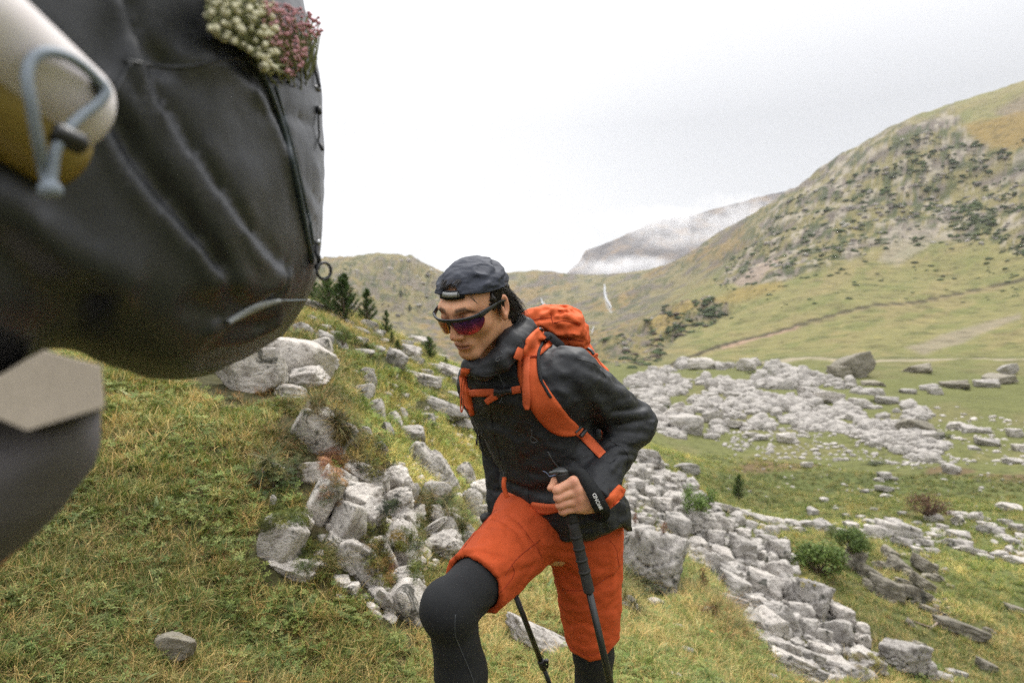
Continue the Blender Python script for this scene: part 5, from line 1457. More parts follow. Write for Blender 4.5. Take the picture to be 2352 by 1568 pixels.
# ---------------------------------------------------------------- jacket
SL = np.array([  # z, layout left, layout right, depth of centre
 (1235,1208,1434,1.95),(1200,1196,1434,1.945),(1165,1172,1430,1.94),(1140,1160,1426,1.935),(1115,1156,1412,1.93),(1090,1158,1402,1.92),(1050,1137,1388,1.91),
 (1000,1108,1356,1.895),(955,1085,1354,1.885),(920,1068,1372,1.875),(885,1058,1362,1.865),(850,1062,1330,1.86),(825,1080,1290,1.85),(800,1105,1255,1.84)], float)
sz = (784-SL[:, 0])/FPX*SL[:, 3]; scx = ((SL[:, 1]+SL[:, 2])/2-1176)/FPX*SL[:, 3]; shw = (SL[:, 2]-SL[:, 1])/2/FPX*SL[:, 3]
ssc = shw/math.hypot(.200*abs(LR[0]), .140*abs(LR[1]))
def torso_sd(p, grow=0.):
    z = p[..., 2]
    cx = np.interp(z, sz, scx); cy = np.interp(z, sz, SL[:, 3]); s = np.interp(z, sz, ssc)
    dx, dy = p[..., 0]-cx, p[..., 1]-cy
    u = (dx*LR[0]+dy*LR[1])/(.200*s+grow); v = (-dx*LR[1]+dy*LR[0])/(.140*s+grow)
    k = np.power(np.abs(u)**2.4+np.abs(v)**2.4, 1/2.4)
    d = (k-1)*.150*s
    return np.maximum(d, z-sz[-1]-.01)
hemx = np.array([1100,1150,1168,1207,1242,1297,1363,1429,1440,1500], float); hemy = np.array([1128,1135,1150,1197,1226,1243,1238,1207,1216,1216], float)
COLLAR = [pp(1080,840,1.700), pp(1108,850,1.665), pp(1148,828,1.665), pp(1176,792,1.70), pp(1198,764,1.78), pp(1186,752,1.87), pp(1140,790,1.92), pp(1096,822,1.86), pp(1078,838,1.77), pp(1082,842,1.700)]
CR_R = [.020, .022, .026, .034, .038, .036, .030, .024, .020, .020]
_wr = hp(1790, 940, 1.690); CUFE = (WRL+(_wr-WRL)*.98).astype(np.float32); CUFN = (_wr-ELL)/np.linalg.norm(_wr-ELL)
def jacket_base(p):
    d = torso_sd(p)
    d = smin(d, sd_cap(p, SHR, SHL, .062, .070), .05)
    dl = smin(sd_cap(p, SHL, ELL, .078, .056), sd_cap(p, WRL, CUFE, .045, .0415), .005); dl = smin(dl, sd_cap(p, ELL, WRL-(ELL-WRL)*.06, .056, .044), .03)
    dr = smin(sd_cap(p, SHR, ELR, .062, .050), sd_cap(p, ELR, WRR, .050, .043), .03)
    d = smin(d, dl, .012); d = smin(d, dr, .02)
    px = 1176+FPX*p[..., 0]/p[..., 1]; py = 784-FPX*p[..., 2]/p[..., 1]
    hem = np.interp(px, hemx, hemy)
    arm = sd_cap(p, ELR, WRR, .07) < 0
    cut = (py-hem)*p[..., 1]/FPX
    d = np.where(arm, d, smax(d, cut, .006))
    cuffr = ((p-(WRR+np.array([0, 0, -.02], np.float32)))@(WRR-ELR))/np.linalg.norm(WRR-ELR)
    d = np.where(arm, smax(d, cuffr, .005), d)
    # collar and rolled hood
    c = None
    for i in range(len(COLLAR)-1):
        e = sd_cap(p, COLLAR[i], COLLAR[i+1], CR_R[i], CR_R[i+1]); c = e if c is None else smin(c, e, .012)
    c = smin(c, sd_cap(p, NECK+np.array([.01, 0, -.06], np.float32), NECK+np.array([.012, -.01, -.015], np.float32), .09, .068), .03)
    d = smin(d, c, .022)
    hole = sd_cap(p, NECK+np.array([-.015, -.035, .01], np.float32), H(0, .0, -.03).astype(np.float32), .046, .056)
    d = smax(d, -hole, .008)
    cut = (p-CUFE)@CUFN
    near = sd_cap(p, ELL, CUFE+CUFN*.05, .08) < 0
    return np.where(near, smax(d, cut, .004), d)
JLO, JHI = [-.20, 1.58, -.60], [.46, 2.20, .075]
_v, _f = isosurf(jacket_base, JLO, JHI, .012)
JB0 = BVHTree.FromPolygons([tuple(a) for a in _v], [tuple(int(i) for i in a) for a in _f[0]])
def surf(bvh, px, py, default=None):
    d = Vector(P(px, py, 1)).normalized(); h = bvh.ray_cast(Vector((0, 0, 0)), d)
    if h[0] is None: return (default, None) if default is not None else (None, None)
    n = h[1]
    if n.dot(d) > 0: n = -n
    return np.array(h[0]), np.array(n)
JF = [  # creases: points in the layout, width, height
 ([(1322,822),(1362,838),(1395,868)], .010, .006), ([(1340,860),(1400,890),(1450,905)], .014, .005), ([(1268,808),(1300,845),(1330,905)], .012, -.004),
 ([(1418,925),(1450,918),(1490,905)], .008, .006), ([(1405,945),(1450,940),(1497,925)], .007, -.006), ([(1400,955),(1450,952),(1500,945)], .008, .006),
 ([(1415,975),(1455,968),(1500,962)], .006, -.006), ([(1425,985),(1460,982),(1497,985)], .007, .005), ([(1390,1015),(1430,1002),(1480,1010)], .008, .007), ([(1388,1030),(1425,1018),(1470,1035)], .007, -.007),
 ([(1380,1050),(1412,1030),(1440,1040)], .008, .006), ([(1405,1075),(1430,1055),(1462,1055)], .007, .005), ([(1400,1060),(1425,1045),(1460,1045)], .005, -.005), ([(1360,905),(1390,950),(1400,985)], .010, .005),
 ([(1300,880),(1345,930),(1370,985)], .014, -.007), ([(1110,960),(1160,975),(1215,1000)], .014, -.005), ([(1118,985),(1165,1000),(1210,1040)], .012, .005), ([(1090,945),(1130,925),(1180,925)], .010, .005),
 ([(1175,1110),(1240,1130),(1320,1105)], .012, -.007), ([(1165,1090),(1215,1105),(1290,1090)], .014, .008), ([(1180,1140),(1230,1165),(1300,1172)], .008, -.006), ([(1140,1045),(1170,1080),(1200,1100)], .010, .005),
 ([(1340,1010),(1310,1060),(1250,1095)], .014, -.005), ([(1355,1040),(1330,1080),(1290,1105)], .012, .005), ([(1230,1195),(1300,1208),(1390,1190)], .010, .005), ([(1215,1180),(1260,1200),(1290,1240)], .008, -.004), ([(1400,1145),(1385,1190),(1390,1230)], .008, -.004),
 ([(1190,755),(1212,775),(1222,800)], .010, .004), ([(1160,790),(1185,800),(1205,790)], .008, -.005), ([(1090,850),(1140,842),(1180,818)], .006, -.003), ([(1240,900),(1230,960),(1260,1010)], .016, -.004),
 ([(1110,1010),(1130,1050),(1140,1100)], .008, .005), ([(1118,1120),(1140,1128),(1160,1125)], .007, -.004), ([(1200,940),(1180,990),(1190,1050)], .014, .004),
]
def mkfolds(lst, bvh):
    out = []
    for pts, r, h in lst:
        q = [surf(bvh, x, y)[0] for x, y in spline(np.array(pts, float), 7)]
        q = [a.astype(np.float32) for a in q if a is not None]
        if len(q) > 1: out.append((q, r, h))
    return out
JFF = mkfolds(JF, JB0)
def jacket_sd(p):
    d = jacket_base(p)
    near = np.abs(d) < .03
    if near.any():
        q = p[near]; e = np.zeros(len(q), np.float32)
        for pts, r, h in JFF: e += fold(q, pts, r, h)
        w = 1-np.abs(fbm(q*np.array([13, 13, 17]), 3, 77))*1.6
        e += .0045*w*.8+.0022*fbm(q*38, 2, 79)
        d = d.copy(); d[near] -= e
    return d
M_JACK = fabric_mat('jacket_shell', (.0185, .0200, .0228), rough=.60, wrinkle=26, wd=.004, spec=.34, var=.12)
M_JACK2 = fabric_mat('jacket_trim', (.010, .011, .012), rough=.5, spec=.45)
jv, jf = isosurf(jacket_sd, JLO, JHI, .0044)
mesh_obj('jacket', jv, jf, M_JACK, man)
jacket = [o for o in bpy.data.objects if o.name == 'jacket'][0]
JB = BVHTree.FromPolygons([tuple(a) for a in jv], [tuple(int(i) for i in a) for a in jf[0]])

def drape(bvh, pts, thick, n=36, across=5, lift=.0, edge=None):
    """a strap laid on a garment: pts = (layout x, layout y, layout width)"""
    q = spline(np.array(pts, float), n); t = np.gradient(q[:, :2], axis=0); t /= np.linalg.norm(t, axis=1)[:, None]+1e-9
    nm = np.c_[-t[:, 1], t[:, 0]]; rows = []; nr = []; ds = []
    for i in range(n):
        r_ = []
        for s in np.linspace(-.5, .5, across):
            h, nn = surf(bvh, *(q[i, :2]+nm[i]*s*q[i, 2])); r_.append((h, nn))
        ds.append(r_)
    # fill the misses with the nearest good depth
    flat = [h[0][1] for r_ in ds for h in r_ if h[0] is not None]; med = np.median(flat)
    V = np.zeros((n, across, 3)); Nn = np.zeros((n, across, 3))
    for i in range(n):
        good = [h[0][1] for h in ds[i] if h[0] is not None]; yb = np.median(good) if good else med
        for j, s in enumerate(np.linspace(-.5, .5, across)):
            h, nn = ds[i][j]
            if h is None or abs(h[1]-yb) > .05:
                h = P(*(q[i, :2]+nm[i]*s*q[i, 2]), yb); nn = np.array([0, -1., 0])
            V[i, j] = h; Nn[i, j] = nn
    for _ in range(3):
        Nn[1:-1] = (Nn[:-2]+Nn[1:-1]*2+Nn[2:])/4; V[1:-1] = V[1:-1]*.5+(V[:-2]+V[2:])*.25
    Nn = Nn+Nn.mean(1, keepdims=True)*1.5; Nn /= np.linalg.norm(Nn, axis=2)[..., None]+1e-9
    prof = np.ones(across); prof[0] = prof[-1] = .62
    top = V+Nn*(thick*prof[None, :, None]+lift); bot = V+Nn*((lift-.0012) if lift else -.003)
    A = np.concatenate([top, bot[:, ::-1]], 1); m = 2*across; Vv = A.reshape(-1, 3)
    i = np.arange(n-1)[:, None]*m; j = np.arange(m)[None]; k = (j+1) % m
    F = np.stack([i+j, i+k, i+m+k, i+m+j], -1).reshape(-1, 4)
    cap = []
    for rr in (0, (n-1)*m):
        for j in range(across-1):
            cap.append((rr+j, rr+j+1, rr+m-2-j, rr+m-1-j))
    return Vv, [np.vstack([F, np.array(cap)])]
def seam(bvh, pts, r=.0011, n=30, lift=0.0):
    q = spline(np.array(pts, float), n); c = []
    for x, y in q:
        h, nn = surf(bvh, x, y)
        if h is not None: c.append(h+nn*lift)
    c = np.array(c)
    if len(c) < 4: return tube([[0, 0, -50], [0, 0, -50.1]], .001, 3)
    c[1:-1] = c[:-2]*.25+c[1:-1]*.5+c[2:]*.25
    return tube(c, r, 6)
parts = []
for s in ([(1128,866),(1122,900),(1128,960),(1140,1020),(1156,1080)], [(1185,968),(1215,972),(1240,980)], [(1218,992),(1222,1010)], [(1262,1050),(1280,1068),(1290,1080)], [(1270,1045),(1290,1072)],
          [(1400,1010),(1440,1040),(1440,1075),(1425,1110)], [(1325,823),(1370,838),(1392,866)], [(1225,1190),(1235,1210)], [(1212,1080),(1214,1140),(1216,1170)], [(1070,848),(1115,864),(1160,848),(1190,820)]):
    parts.append(seam(JB, s, .0012))
v, f = merge(parts); mesh_obj('seam', v, f, M_JACK2, jacket)
M_ZIP = flat_mat('zip_tape', (.045, .047, .05), .35, spec=.6)
v, f = merge([seam(JB, [(1258,1036),(1272,1060),(1288,1078)], .0024, lift=.001), seam(JB, [(1099,985),(1102,1010),(1108,1030)], .0018, lift=.001)])
mesh_obj('pocket_zip', v, f, M_ZIP, jacket)
def hang(x, y, pts, r):
    h, nn = surf(JB, x, y); Y = h[1]-.006
    return tube(spline(np.array([P(a, b, Y) for a, b in pts]), 20), r, 6)
v, f = merge([hang(1222, 990, [(1222,985),(1221,1000),(1230,1008),(1234,1014),(1222,1016),(1219,1006),(1222,996)], .0011)]); mesh_obj('zip_pull', v, f, M_ZIP, jacket)
v, f = merge([hang(1105, 1000, [(1100,983),(1096,995),(1095,1012)], .0012), tube([P(1095,1008,1.80), P(1095,1022,1.80)], .0028, 8)]); mesh_obj('zip_pull', v, f, M_JACK2, jacket)
v, f = merge([hang(1150, 838, [(1150,806),(1155,815),(1142,822),(1139,828),(1145,829),(1147,824)], .0016), hang(1145, 870, [(1138,848),(1150,870),(1156,890),(1152,915),(1147,925)], .0011)]); mesh_obj('drawcord', v, f, flat_mat('cord_grey', (.06, .065, .07), .5), jacket)
v, f = seam(JB, [(1345,1063),(1362,1080),(1382,1110),(1400,1130)], .0026)
v2, f2 = isosurf(lambda p: np.maximum(sd_cap(p, WRL+(ELL-WRL)*.22, WRL+(ELL-WRL)*.02, .0475, .0490), -sd_cap(p, WRL+(ELL-WRL)*.3, WRL-(ELL-WRL)*.2, .036)), WRL-.11, WRL+.11, .0034)
mesh_obj('cuff', v2, f2, M_JACK, jacket)
v2, f2 = tube([WRR+[0, 0, .002], WRR+[0, 0, -.004]], .0455, 24, False); mesh_obj('cuff', v2, f2, M_JACK2, jacket)
# grey inner collar glimpsed at the throat
v, f = tube(spline(np.array([P(1146,812,1.735), P(1156,800,1.735), P(1162,786,1.75)]), 10), np.linspace(.006, .008, 10), 8); mesh_obj('inner_collar', v, f, flat_mat('grey_lining', (.2, .22, .25), .8), jacket)

# ---------------------------------------------------------------- shorts
ax_r = (KNR-HIPR)/np.linalg.norm(KNR-HIPR); HEMR = pp(1086,1334,1.685)
def shorts_tube(p):
    return np.minimum(sd_cap(p, HIPR, HIPR+ax_r*.46, .108, .072), sd_cap(p, HIPL, pp(1366,1570,2.07), .108, .066))
def shorts_base(p):
    d = sd_ell(p, (HIPL+HIPR)/2+np.array([0, .01, .02], np.float32), (.130, .115, .11))
    d = smin(d, sd_cap(p, pp(1205,1180,1.95), pp(1375,1190,1.95), .085, .065), .03)
    r = sd_cap(p, HIPR, HIPR+ax_r*.42, .108, .074)
    px = 1176+FPX*p[..., 0]/p[..., 1]; py = 784-FPX*p[..., 2]/p[..., 1]
    r = smax(r, (p-HEMR)@ax_r, .004)
    l = sd_cap(p, HIPL, pp(1366,1540,2.07), .108, .070)
    hl = np.interp(px, [1270,1290,1310,1353,1382,1399,1425,1440], [1440,1450,1492,1517,1511,1495,1464,1460])
    l = smax(l, (py-hl)*p[..., 1]/FPX, .004)
    d = smin(smin(d, r, .030), l, .016)
    return d
SLO, SHI = [-.19, 1.58, -1.02], [.42, 2.25, -.42]
_v, _f = isosurf(shorts_base, SLO, SHI, .012)
SB0 = BVHTree.FromPolygons([tuple(a) for a in _v], [tuple(int(i) for i in a) for a in _f[0]])
SF = mkfolds([([(1170,1180),(1200,1210),(1245,1285)], .006, -.004), ([(1080,1225),(1120,1220),(1175,1240)], .010, .005), ([(1065,1262),(1120,1262),(1200,1290)], .008, .005), ([(1065,1272),(1120,1272),(1190,1302)], .006, -.004),
 ([(1120,1300),(1180,1292),(1240,1280)], .010, .005), ([(1130,1330),(1170,1318),(1220,1300)], .008, -.005), ([(1240,1250),(1250,1285),(1255,1300)], .010, -.010), ([(1240,1245),(1300,1250),(1380,1252)], .008, .005), ([(1245,1262),(1310,1268),(1390,1262)], .008, -.004),
 ([(1255,1280),(1300,1310),(1360,1350)], .012, -.006), ([(1260,1300),(1300,1350),(1330,1380)], .012, .006), ([(1290,1350),(1350,1350),(1415,1320)], .012, -.005), ([(1290,1385),(1340,1400),(1400,1380)], .012, .005), ([(1300,1440),(1340,1430),(1390,1450)], .010, -.005), ([(1400,1240),(1410,1300),(1405,1360)], .012, .005),
 ([(1140,1175),(1120,1210),(1100,1245)], .008, .004), ([(1120,1190),(1160,1200),(1200,1235)], .008, -.004), ([(1300,1470),(1350,1490),(1400,1475)], .008, .004)], SB0)
def shorts_sd(p):
    d = shorts_base(p); near = np.abs(d) < .03
    if near.any():
        q = p[near]; e = np.zeros(len(q), np.float32)
        for pts, r, h in SF: e += fold(q, pts, r, h)
        e += .0035*(1-np.abs(fbm(q*np.array([11, 11, 15]), 3, 87))*1.6)+.002*fbm(q*34, 2, 88)
        d = d.copy(); d[near] -= e
    # hollow hems so that the cloth has an opening
    px = 1176+FPX*p[..., 0]/p[..., 1]; py = 784-FPX*p[..., 2]/p[..., 1]
    hl = np.interp(px, [1270,1290,1310,1353,1382,1399,1425,1440], [1440,1450,1492,1517,1511,1495,1464,1460])
    zone = np.maximum((p-HEMR)@ax_r, (py-hl)*p[..., 1]/FPX)+.05
    return np.maximum(d, -np.maximum(shorts_tube(p)+.015, -zone))
M_SHORT = fabric_mat('orange_shell', (.50, .080, .022), rough=.8, wrinkle=22, wd=.004, spec=.2, var=.10)
sv, sf = isosurf(shorts_sd, SLO, SHI, .0048)
mesh_obj('shorts', sv, sf, M_SHORT, man)
shorts = [o for o in bpy.data.objects if o.name == 'shorts'][0]
SB = BVHTree.FromPolygons([tuple(a) for a in sv], [tuple(int(i) for i in a) for a in sf[0]])
M_STITCH = fabric_mat('orange_seam', (.26, .03, .01), rough=.9)
v, f = merge([seam(SB, s, .0011) for s in ([(1140,1170),(1105,1205),(1062,1262)], [(1190,1200),(1228,1250),(1245,1280)], [(1290,1355),(1350,1352),(1415,1310)], [(1175,1295),(1180,1320),(1150,1360)], [(1300,1480),(1353,1504),(1400,1482)], [(1240,1240),(1190,1280),(1160,1320)], [(1400,1240),(1415,1260),(1422,1300)])])
mesh_obj('seam', v, f, M_STITCH, shorts)

# ---------------------------------------------------------------- leggings, boots
def legg_sd(p):
    d = sd_cap(p, HIPR, KNR, .078, .063)
    d = smin(d, sd_ell(p, KNR+np.array([-.006, -.004, .002], np.float32), (.064, .062, .070)), .02)
    calf = KNR+(ANR-KNR)*.38+np.array([.006, .012, 0], np.float32)
    d = smin(d, sd_cap(p, KNR, calf, .056, .059), .02); d = smin(d, sd_cap(p, calf, ANR, .058, .040), .03)
    l = sd_cap(p, HIPL, KNL, .078, .060); c2 = KNL+(ANL-KNL)*.35+np.array([0, .012, 0], np.float32)
    l = smin(l, sd_cap(p, KNL, c2, .056, .060), .02); l = smin(l, sd_cap(p, c2, ANL, .059, .040), .03)
    d = np.minimum(d, l)
    near = np.abs(d) < .02
    if near.any():
        q = p[near]; k = np.exp(-(ln(q-(KNR+np.array([.05, .05, -.02], np.float32)))/.05)**2)
        d = d.copy(); d[near] -= .0035*k*np.sin(q[:, 2]*190+q[:, 0]*90)+.001*fbm(q*20, 2, 5)
    return d
M_LEGG = fabric_mat('leggings', (.0135, .0145, .016), rough=.78, wrinkle=60, wd=.001, spec=.35, var=.1)
lv, lf = isosurf(legg_sd, [-.24, 1.50, -1.46], [.42, 2.27, -.45], .0056)
lg = mesh_obj('leggings', lv, lf, M_LEGG, man)
LB = BVHTree.FromPolygons([tuple(a) for a in lv], [tuple(int(i) for i in a) for a in lf[0]])
M_SEAM = flat_mat('grey_seam', (.05, .055, .06), .7)
v, f = seam(LB, [(1046,1410),(1045,1455),(1058,1490),(1075,1530),(1090,1572),(1100,1620)], .0012, lift=.0005); mesh_obj('seam', v, f, M_SEAM, lg)
M_BOOT = fabric_mat('boot_leather', (.04, .035, .03), rough=.6); M_SOLE = flat_mat('boot_sole', (.015, .015, .015), .8)
for A in (ANR, ANL):
    toe = A+np.array([-.10, -.15, -.045], np.float32)
    def bsd(p, A=A, toe=toe): return np.maximum(smin(sd_cap(p, A+np.array([0, 0, .06], np.float32), A+np.array([.01, .02, -.05], np.float32), .050, .045), sd_cap(p, A+np.array([.01, .02, -.05], np.float32), toe, .045, .036), .03), (A[2]-.088)-p[..., 2])
    v, f = isosurf(bsd, A-[.2, .24, .12], A+[.1, .12, .13], .007); bo = mesh_obj('boot', v, f, M_BOOT, man)
    def ssd(p, A=A, toe=toe): return np.maximum(np.minimum(sd_cap(p, A+np.array([.01, .02, -.07], np.float32), toe+np.array([-.005, -.008, -.02], np.float32), .052, .043), 9), np.abs(p[..., 2]-(A[2]-.098))-.012)
    v, f = isosurf(ssd, A-[.22, .26, .14], A+[.1, .12, 0], .007); mesh_obj('sole', v, f, M_SOLE, bo)

# ---------------------------------------------------------------- hair
def hair_sd(p):
    q = to_head(p); m = q.copy(); m[..., 0] = np.abs(q[..., 0])
    d = sd_ell(q, (0, -.010, .025), (.0765, .0885, .0680))
    d = smin(d, sd_ell(q, (0, -.056, -.020), (.070, .046, .078)), .02)
    d = smin(d, sd_ell(q, (0, -.072, -.070), (.062, .036, .050)), .02)
    face = np.maximum(-(q[..., 1]-.012-.45*np.maximum(q[..., 2]-.02, 0)), q[..., 2]-.066)        # keep the face clear
    d = smax(d, -face, .006)
    d = smax(d, -sd_ell(m, (.085, -.006, -.016), (.03, .024, .034)), .005)                    # round the ear
    d = np.minimum(d, sd_ell(m, (.0715, .020, .016), (.008, .013, .022)))                       # sideburn
    e = .0025*np.sin(q[..., 1]*420+q[..., 2]*60+q[..., 0]*120)+.002*fbm(q*90, 2, 3)
    return d-e
def hair_mat():
    m, nt, n, l, b = new_mat('hair'); t = N(nt, 'ShaderNodeTexCoord'); a = noise_node(nt, t.outputs['Object'], 160, 3, .6)
    r = ramp(nt, a.outputs['Fac'], [(.3, (.008, .006, .006)), (.7, (.035, .026, .023))]); l.new(r.outputs[0], b.inputs['Base Color']); b.inputs['Roughness'].default_value = .42
    b.inputs['Specular IOR Level'].default_value = .6; l.new(bump(nt, a.outputs['Fac'], .6, .001), b.inputs['Normal']); return m
M_HAIR = hair_mat()
hv, hf = isosurf(hair_sd, HO-[.15, .16, .15], HO+[.16, .17, .15], .003)
g = np.random.default_rng(4); strands = []
for i in range(900):
    side = -1 if g.random() < .8 else 1; th = g.uniform(-.1, 1.5)          # 0: beside the temple, 1.5: nape
    a = np.array([side*.080*math.cos(th*.95), .012-.104*math.sin(th), .034-.030*math.sin(th)+g.uniform(-.03, .010)])
    Ls = g.uniform(.07, .135)*(.45+.55*min(1, max(0, th)*1.6)) if th > .28 else g.uniform(.022, .040)
    c = [a]; d = np.array([side*.02, -.30-.25*g.random()*(th < 1.1), -1.0])
    if th < .28: d = np.array([0, -.1, -1.])
    for k in range(6):
        d = d/np.linalg.norm(d); c.append(c[-1]+d*Ls/6); d = d+np.array([side*.03*g.normal(), .07, -.05])+g.normal(size=3)*.045+(np.array([side*.16, -.22, .1])*g.random() if k == 5 else 0)
    c = np.array(c)
    # keep clear of the ear: flow behind it
    if .28 < th < .75: c[:, 1] -= np.linspace(0, .03, 7)
    c = c@HM.T+HO; strands.append(tube(c, np.linspace(.0007, .0002, 7), 3, False))
for i in range(4):      # a few wisps over the forehead and temple
    a = np.array([-.045-.002*i, .066, .066]); c = np.array([a, a+[-.004, .006, -.014], a+[-.012, .002, -.03-.002*i]]); strands.append(tube(spline(c, 6)@HM.T+HO, .00035, 4, False))
for i in range(60):      # fringe under the arch of the cap
    x0 = g.uniform(-.026, .028); a = np.array([x0, .056, .088+g.uniform(-.003, .003)]); c = np.array([a, a+[.003, .009, -.005], a+[.010+g.normal()*.003, .017, -.012+g.normal()*.003]]); strands.append(tube(spline(c, 6)@HM.T+HO, np.linspace(.0009, .0003, 6), 4, False))
v, f = merge([(hv, hf)]+strands); mesh_obj('hair', v, f, M_HAIR, man)

# ---------------------------------------------------------------- cap
def cap_sd(p):
    q = to_head(p); x, y, z = q[..., 0], q[..., 1], q[..., 2]
    o = sd_ell(q, (0, -.009, .030), (.0840, .0955, .0740))
    rs = 1-np.abs(fbm(q*np.array([16, 22, 34]), 3, 15)); o = o-.0048*rs-.0016*(1-np.abs(fbm(q*np.array([40, 50, 75]), 2, 16)))-.002*np.sin(z*210+3*fbm(q*20, 2, 2))*np.exp(-((z-.07)/.03)**2)
    d = np.maximum(o, -(sd_ell(q, (0, -.009, .028), (.0808, .0925, .0705))))
    edge = .046+.22*(y-.04)+.010*np.clip((y-.04)/.05, 0, 1)
    d = np.maximum(d, edge-z)
    arch = sd_ell(q, (.002, .09, .060), (.025, .05, .026))
    d = np.maximum(d, -arch)
    seamline = np.minimum(np.abs(np.abs(x)-(.030+.1*(.12-z))), 9)
    return d-.0012*np.exp(-(seamline/.0018)**2)
def cap_mat():
    m, nt, n, l, b = new_mat('cap_cloth'); t = N(nt, 'ShaderNodeTexCoord'); a = noise_node(nt, t.outputs['Object'], 34, 4, .5); c = noise_node(nt, t.outputs['Object'], 900, 1, .5)
    r = ramp(nt, a.outputs['Fac'], [(.3, (.016, .020, .032)), (.7, (.028, .033, .050))]); l.new(r.outputs[0], b.inputs['Base Color']); b.inputs['Roughness'].default_value = .75
    bb = bump(nt, a.outputs['Fac'], .7, .004); bb = bump(nt, c.outputs['Fac'], .4, .0006, bb); l.new(bb, b.inputs['Normal']); return m
M_CAP = cap_mat(); M_CAPD = flat_mat('cap_strap', (.010, .011, .015), .7)
cv, cf = isosurf(cap_sd, HO-[.16, .17, .10], HO+[.17, .17, .17], .0023)
cap = mesh_obj('cap', cv, cf, M_CAP, man)
def head_band(x0, x1, z0, z1, off, th, n=24, tilt=0.):
    xs = np.linspace(x0, x1, n); V = []
    for x in xs:
        for z, o in ((z0, off), (z1, off), (z1, off+th), (z0, off+th)):
            zz = z+tilt*(x-x0); r = 1-(x/.0840)**2-((zz-.030)/.0740)**2; y = -.009+.0955*math.sqrt(max(r, 0))+o; V.append(H(x, y, zz))
    F = []
    for i in range(n-1):
        for j in range(4): F.append((i*4+j, i*4+(j+1) % 4, (i+1)*4+(j+1) % 4, (i+1)*4+j))
    F += [(3, 2, 1, 0), tuple((n-1)*4+k for k in range(4))]
    return np.array(V), [np.array(F)]
v, f = head_band(-.034, .036, .0520, .0700, .001, .0030); st = mesh_obj('cap_strap', v, f, M_CAPD, cap)
v, f = head_band(-.024, .027, .0575, .0675, .0045, .0008); mesh_obj('reflective_patch', v, f, flat_mat('reflective_grey', (.30, .31, .31), .6), st)
v, f = head_band(-.0215, -.0195, .0555, .0670, .0048, .0010); mesh_obj('stitching', v, f, M_CAPD, st)
# arch binding and rim
th = np.linspace(0, math.pi, 26); c = []
for a in th:
    x = .002+.0255*math.cos(a); z = .060+.0265*math.sin(a); r = 1-(x/.0840)**2-((z-.030)/.0740)**2; c.append(H(x, -.009+.0955*math.sqrt(max(r, 0))+.002, z))
v, f = tube(np.array(c), .0017, 6); mesh_obj('binding', v, f, M_CAPD, cap)
c = []
for a in np.linspace(0, 2*math.pi, 80):
    x, y = .0845*math.cos(a), -.009+.0960*math.sin(a); z = .046+.22*(y-.04)+.010*min(1, max(0, (y-.04)/.05)); k = math.sqrt(max(0, 1-((z-.030)/.0740)**2)); c.append(H(x*k, -.009+(y+.009)*k, z+.002))
v, f = tube(np.array(c), .0022, 6, False); mesh_obj('rim', v, f, M_CAPD, cap)
# the peak, pointing backwards over the nape
V = []; nx_, ny_ = 15, 8
for top in (0, 1):
    for i in range(nx_):
        for j in range(ny_):
            a = math.pi*(1.5+(i/(nx_-1)-.5)*.62); s = j/(ny_-1); ext = s*.050*math.sin(math.pi*i/(nx_-1))**.45
            x, y = (.080+0*ext)*math.cos(a), -.009+(.087+ext)*math.sin(a); V.append(H(x, y, .012-1.1*ext-.35*x*x*20*s*.5+.003*top))
V = np.array(V); F = []
for top in (0, 1):
    for i in range(nx_-1):
        for j in range(ny_-1):
            b = top*nx_*ny_+i*ny_+j; q = (b, b+1, b+ny_+1, b+ny_); F.append(q if top else q[::-1])
o_ = nx_*ny_
for i in range(nx_-1): b = i*ny_+ny_-1; F.append((b, b+ny_, b+ny_+o_, b+o_))
mesh_obj('peak', V, [np.array(F)], M_CAP, cap)

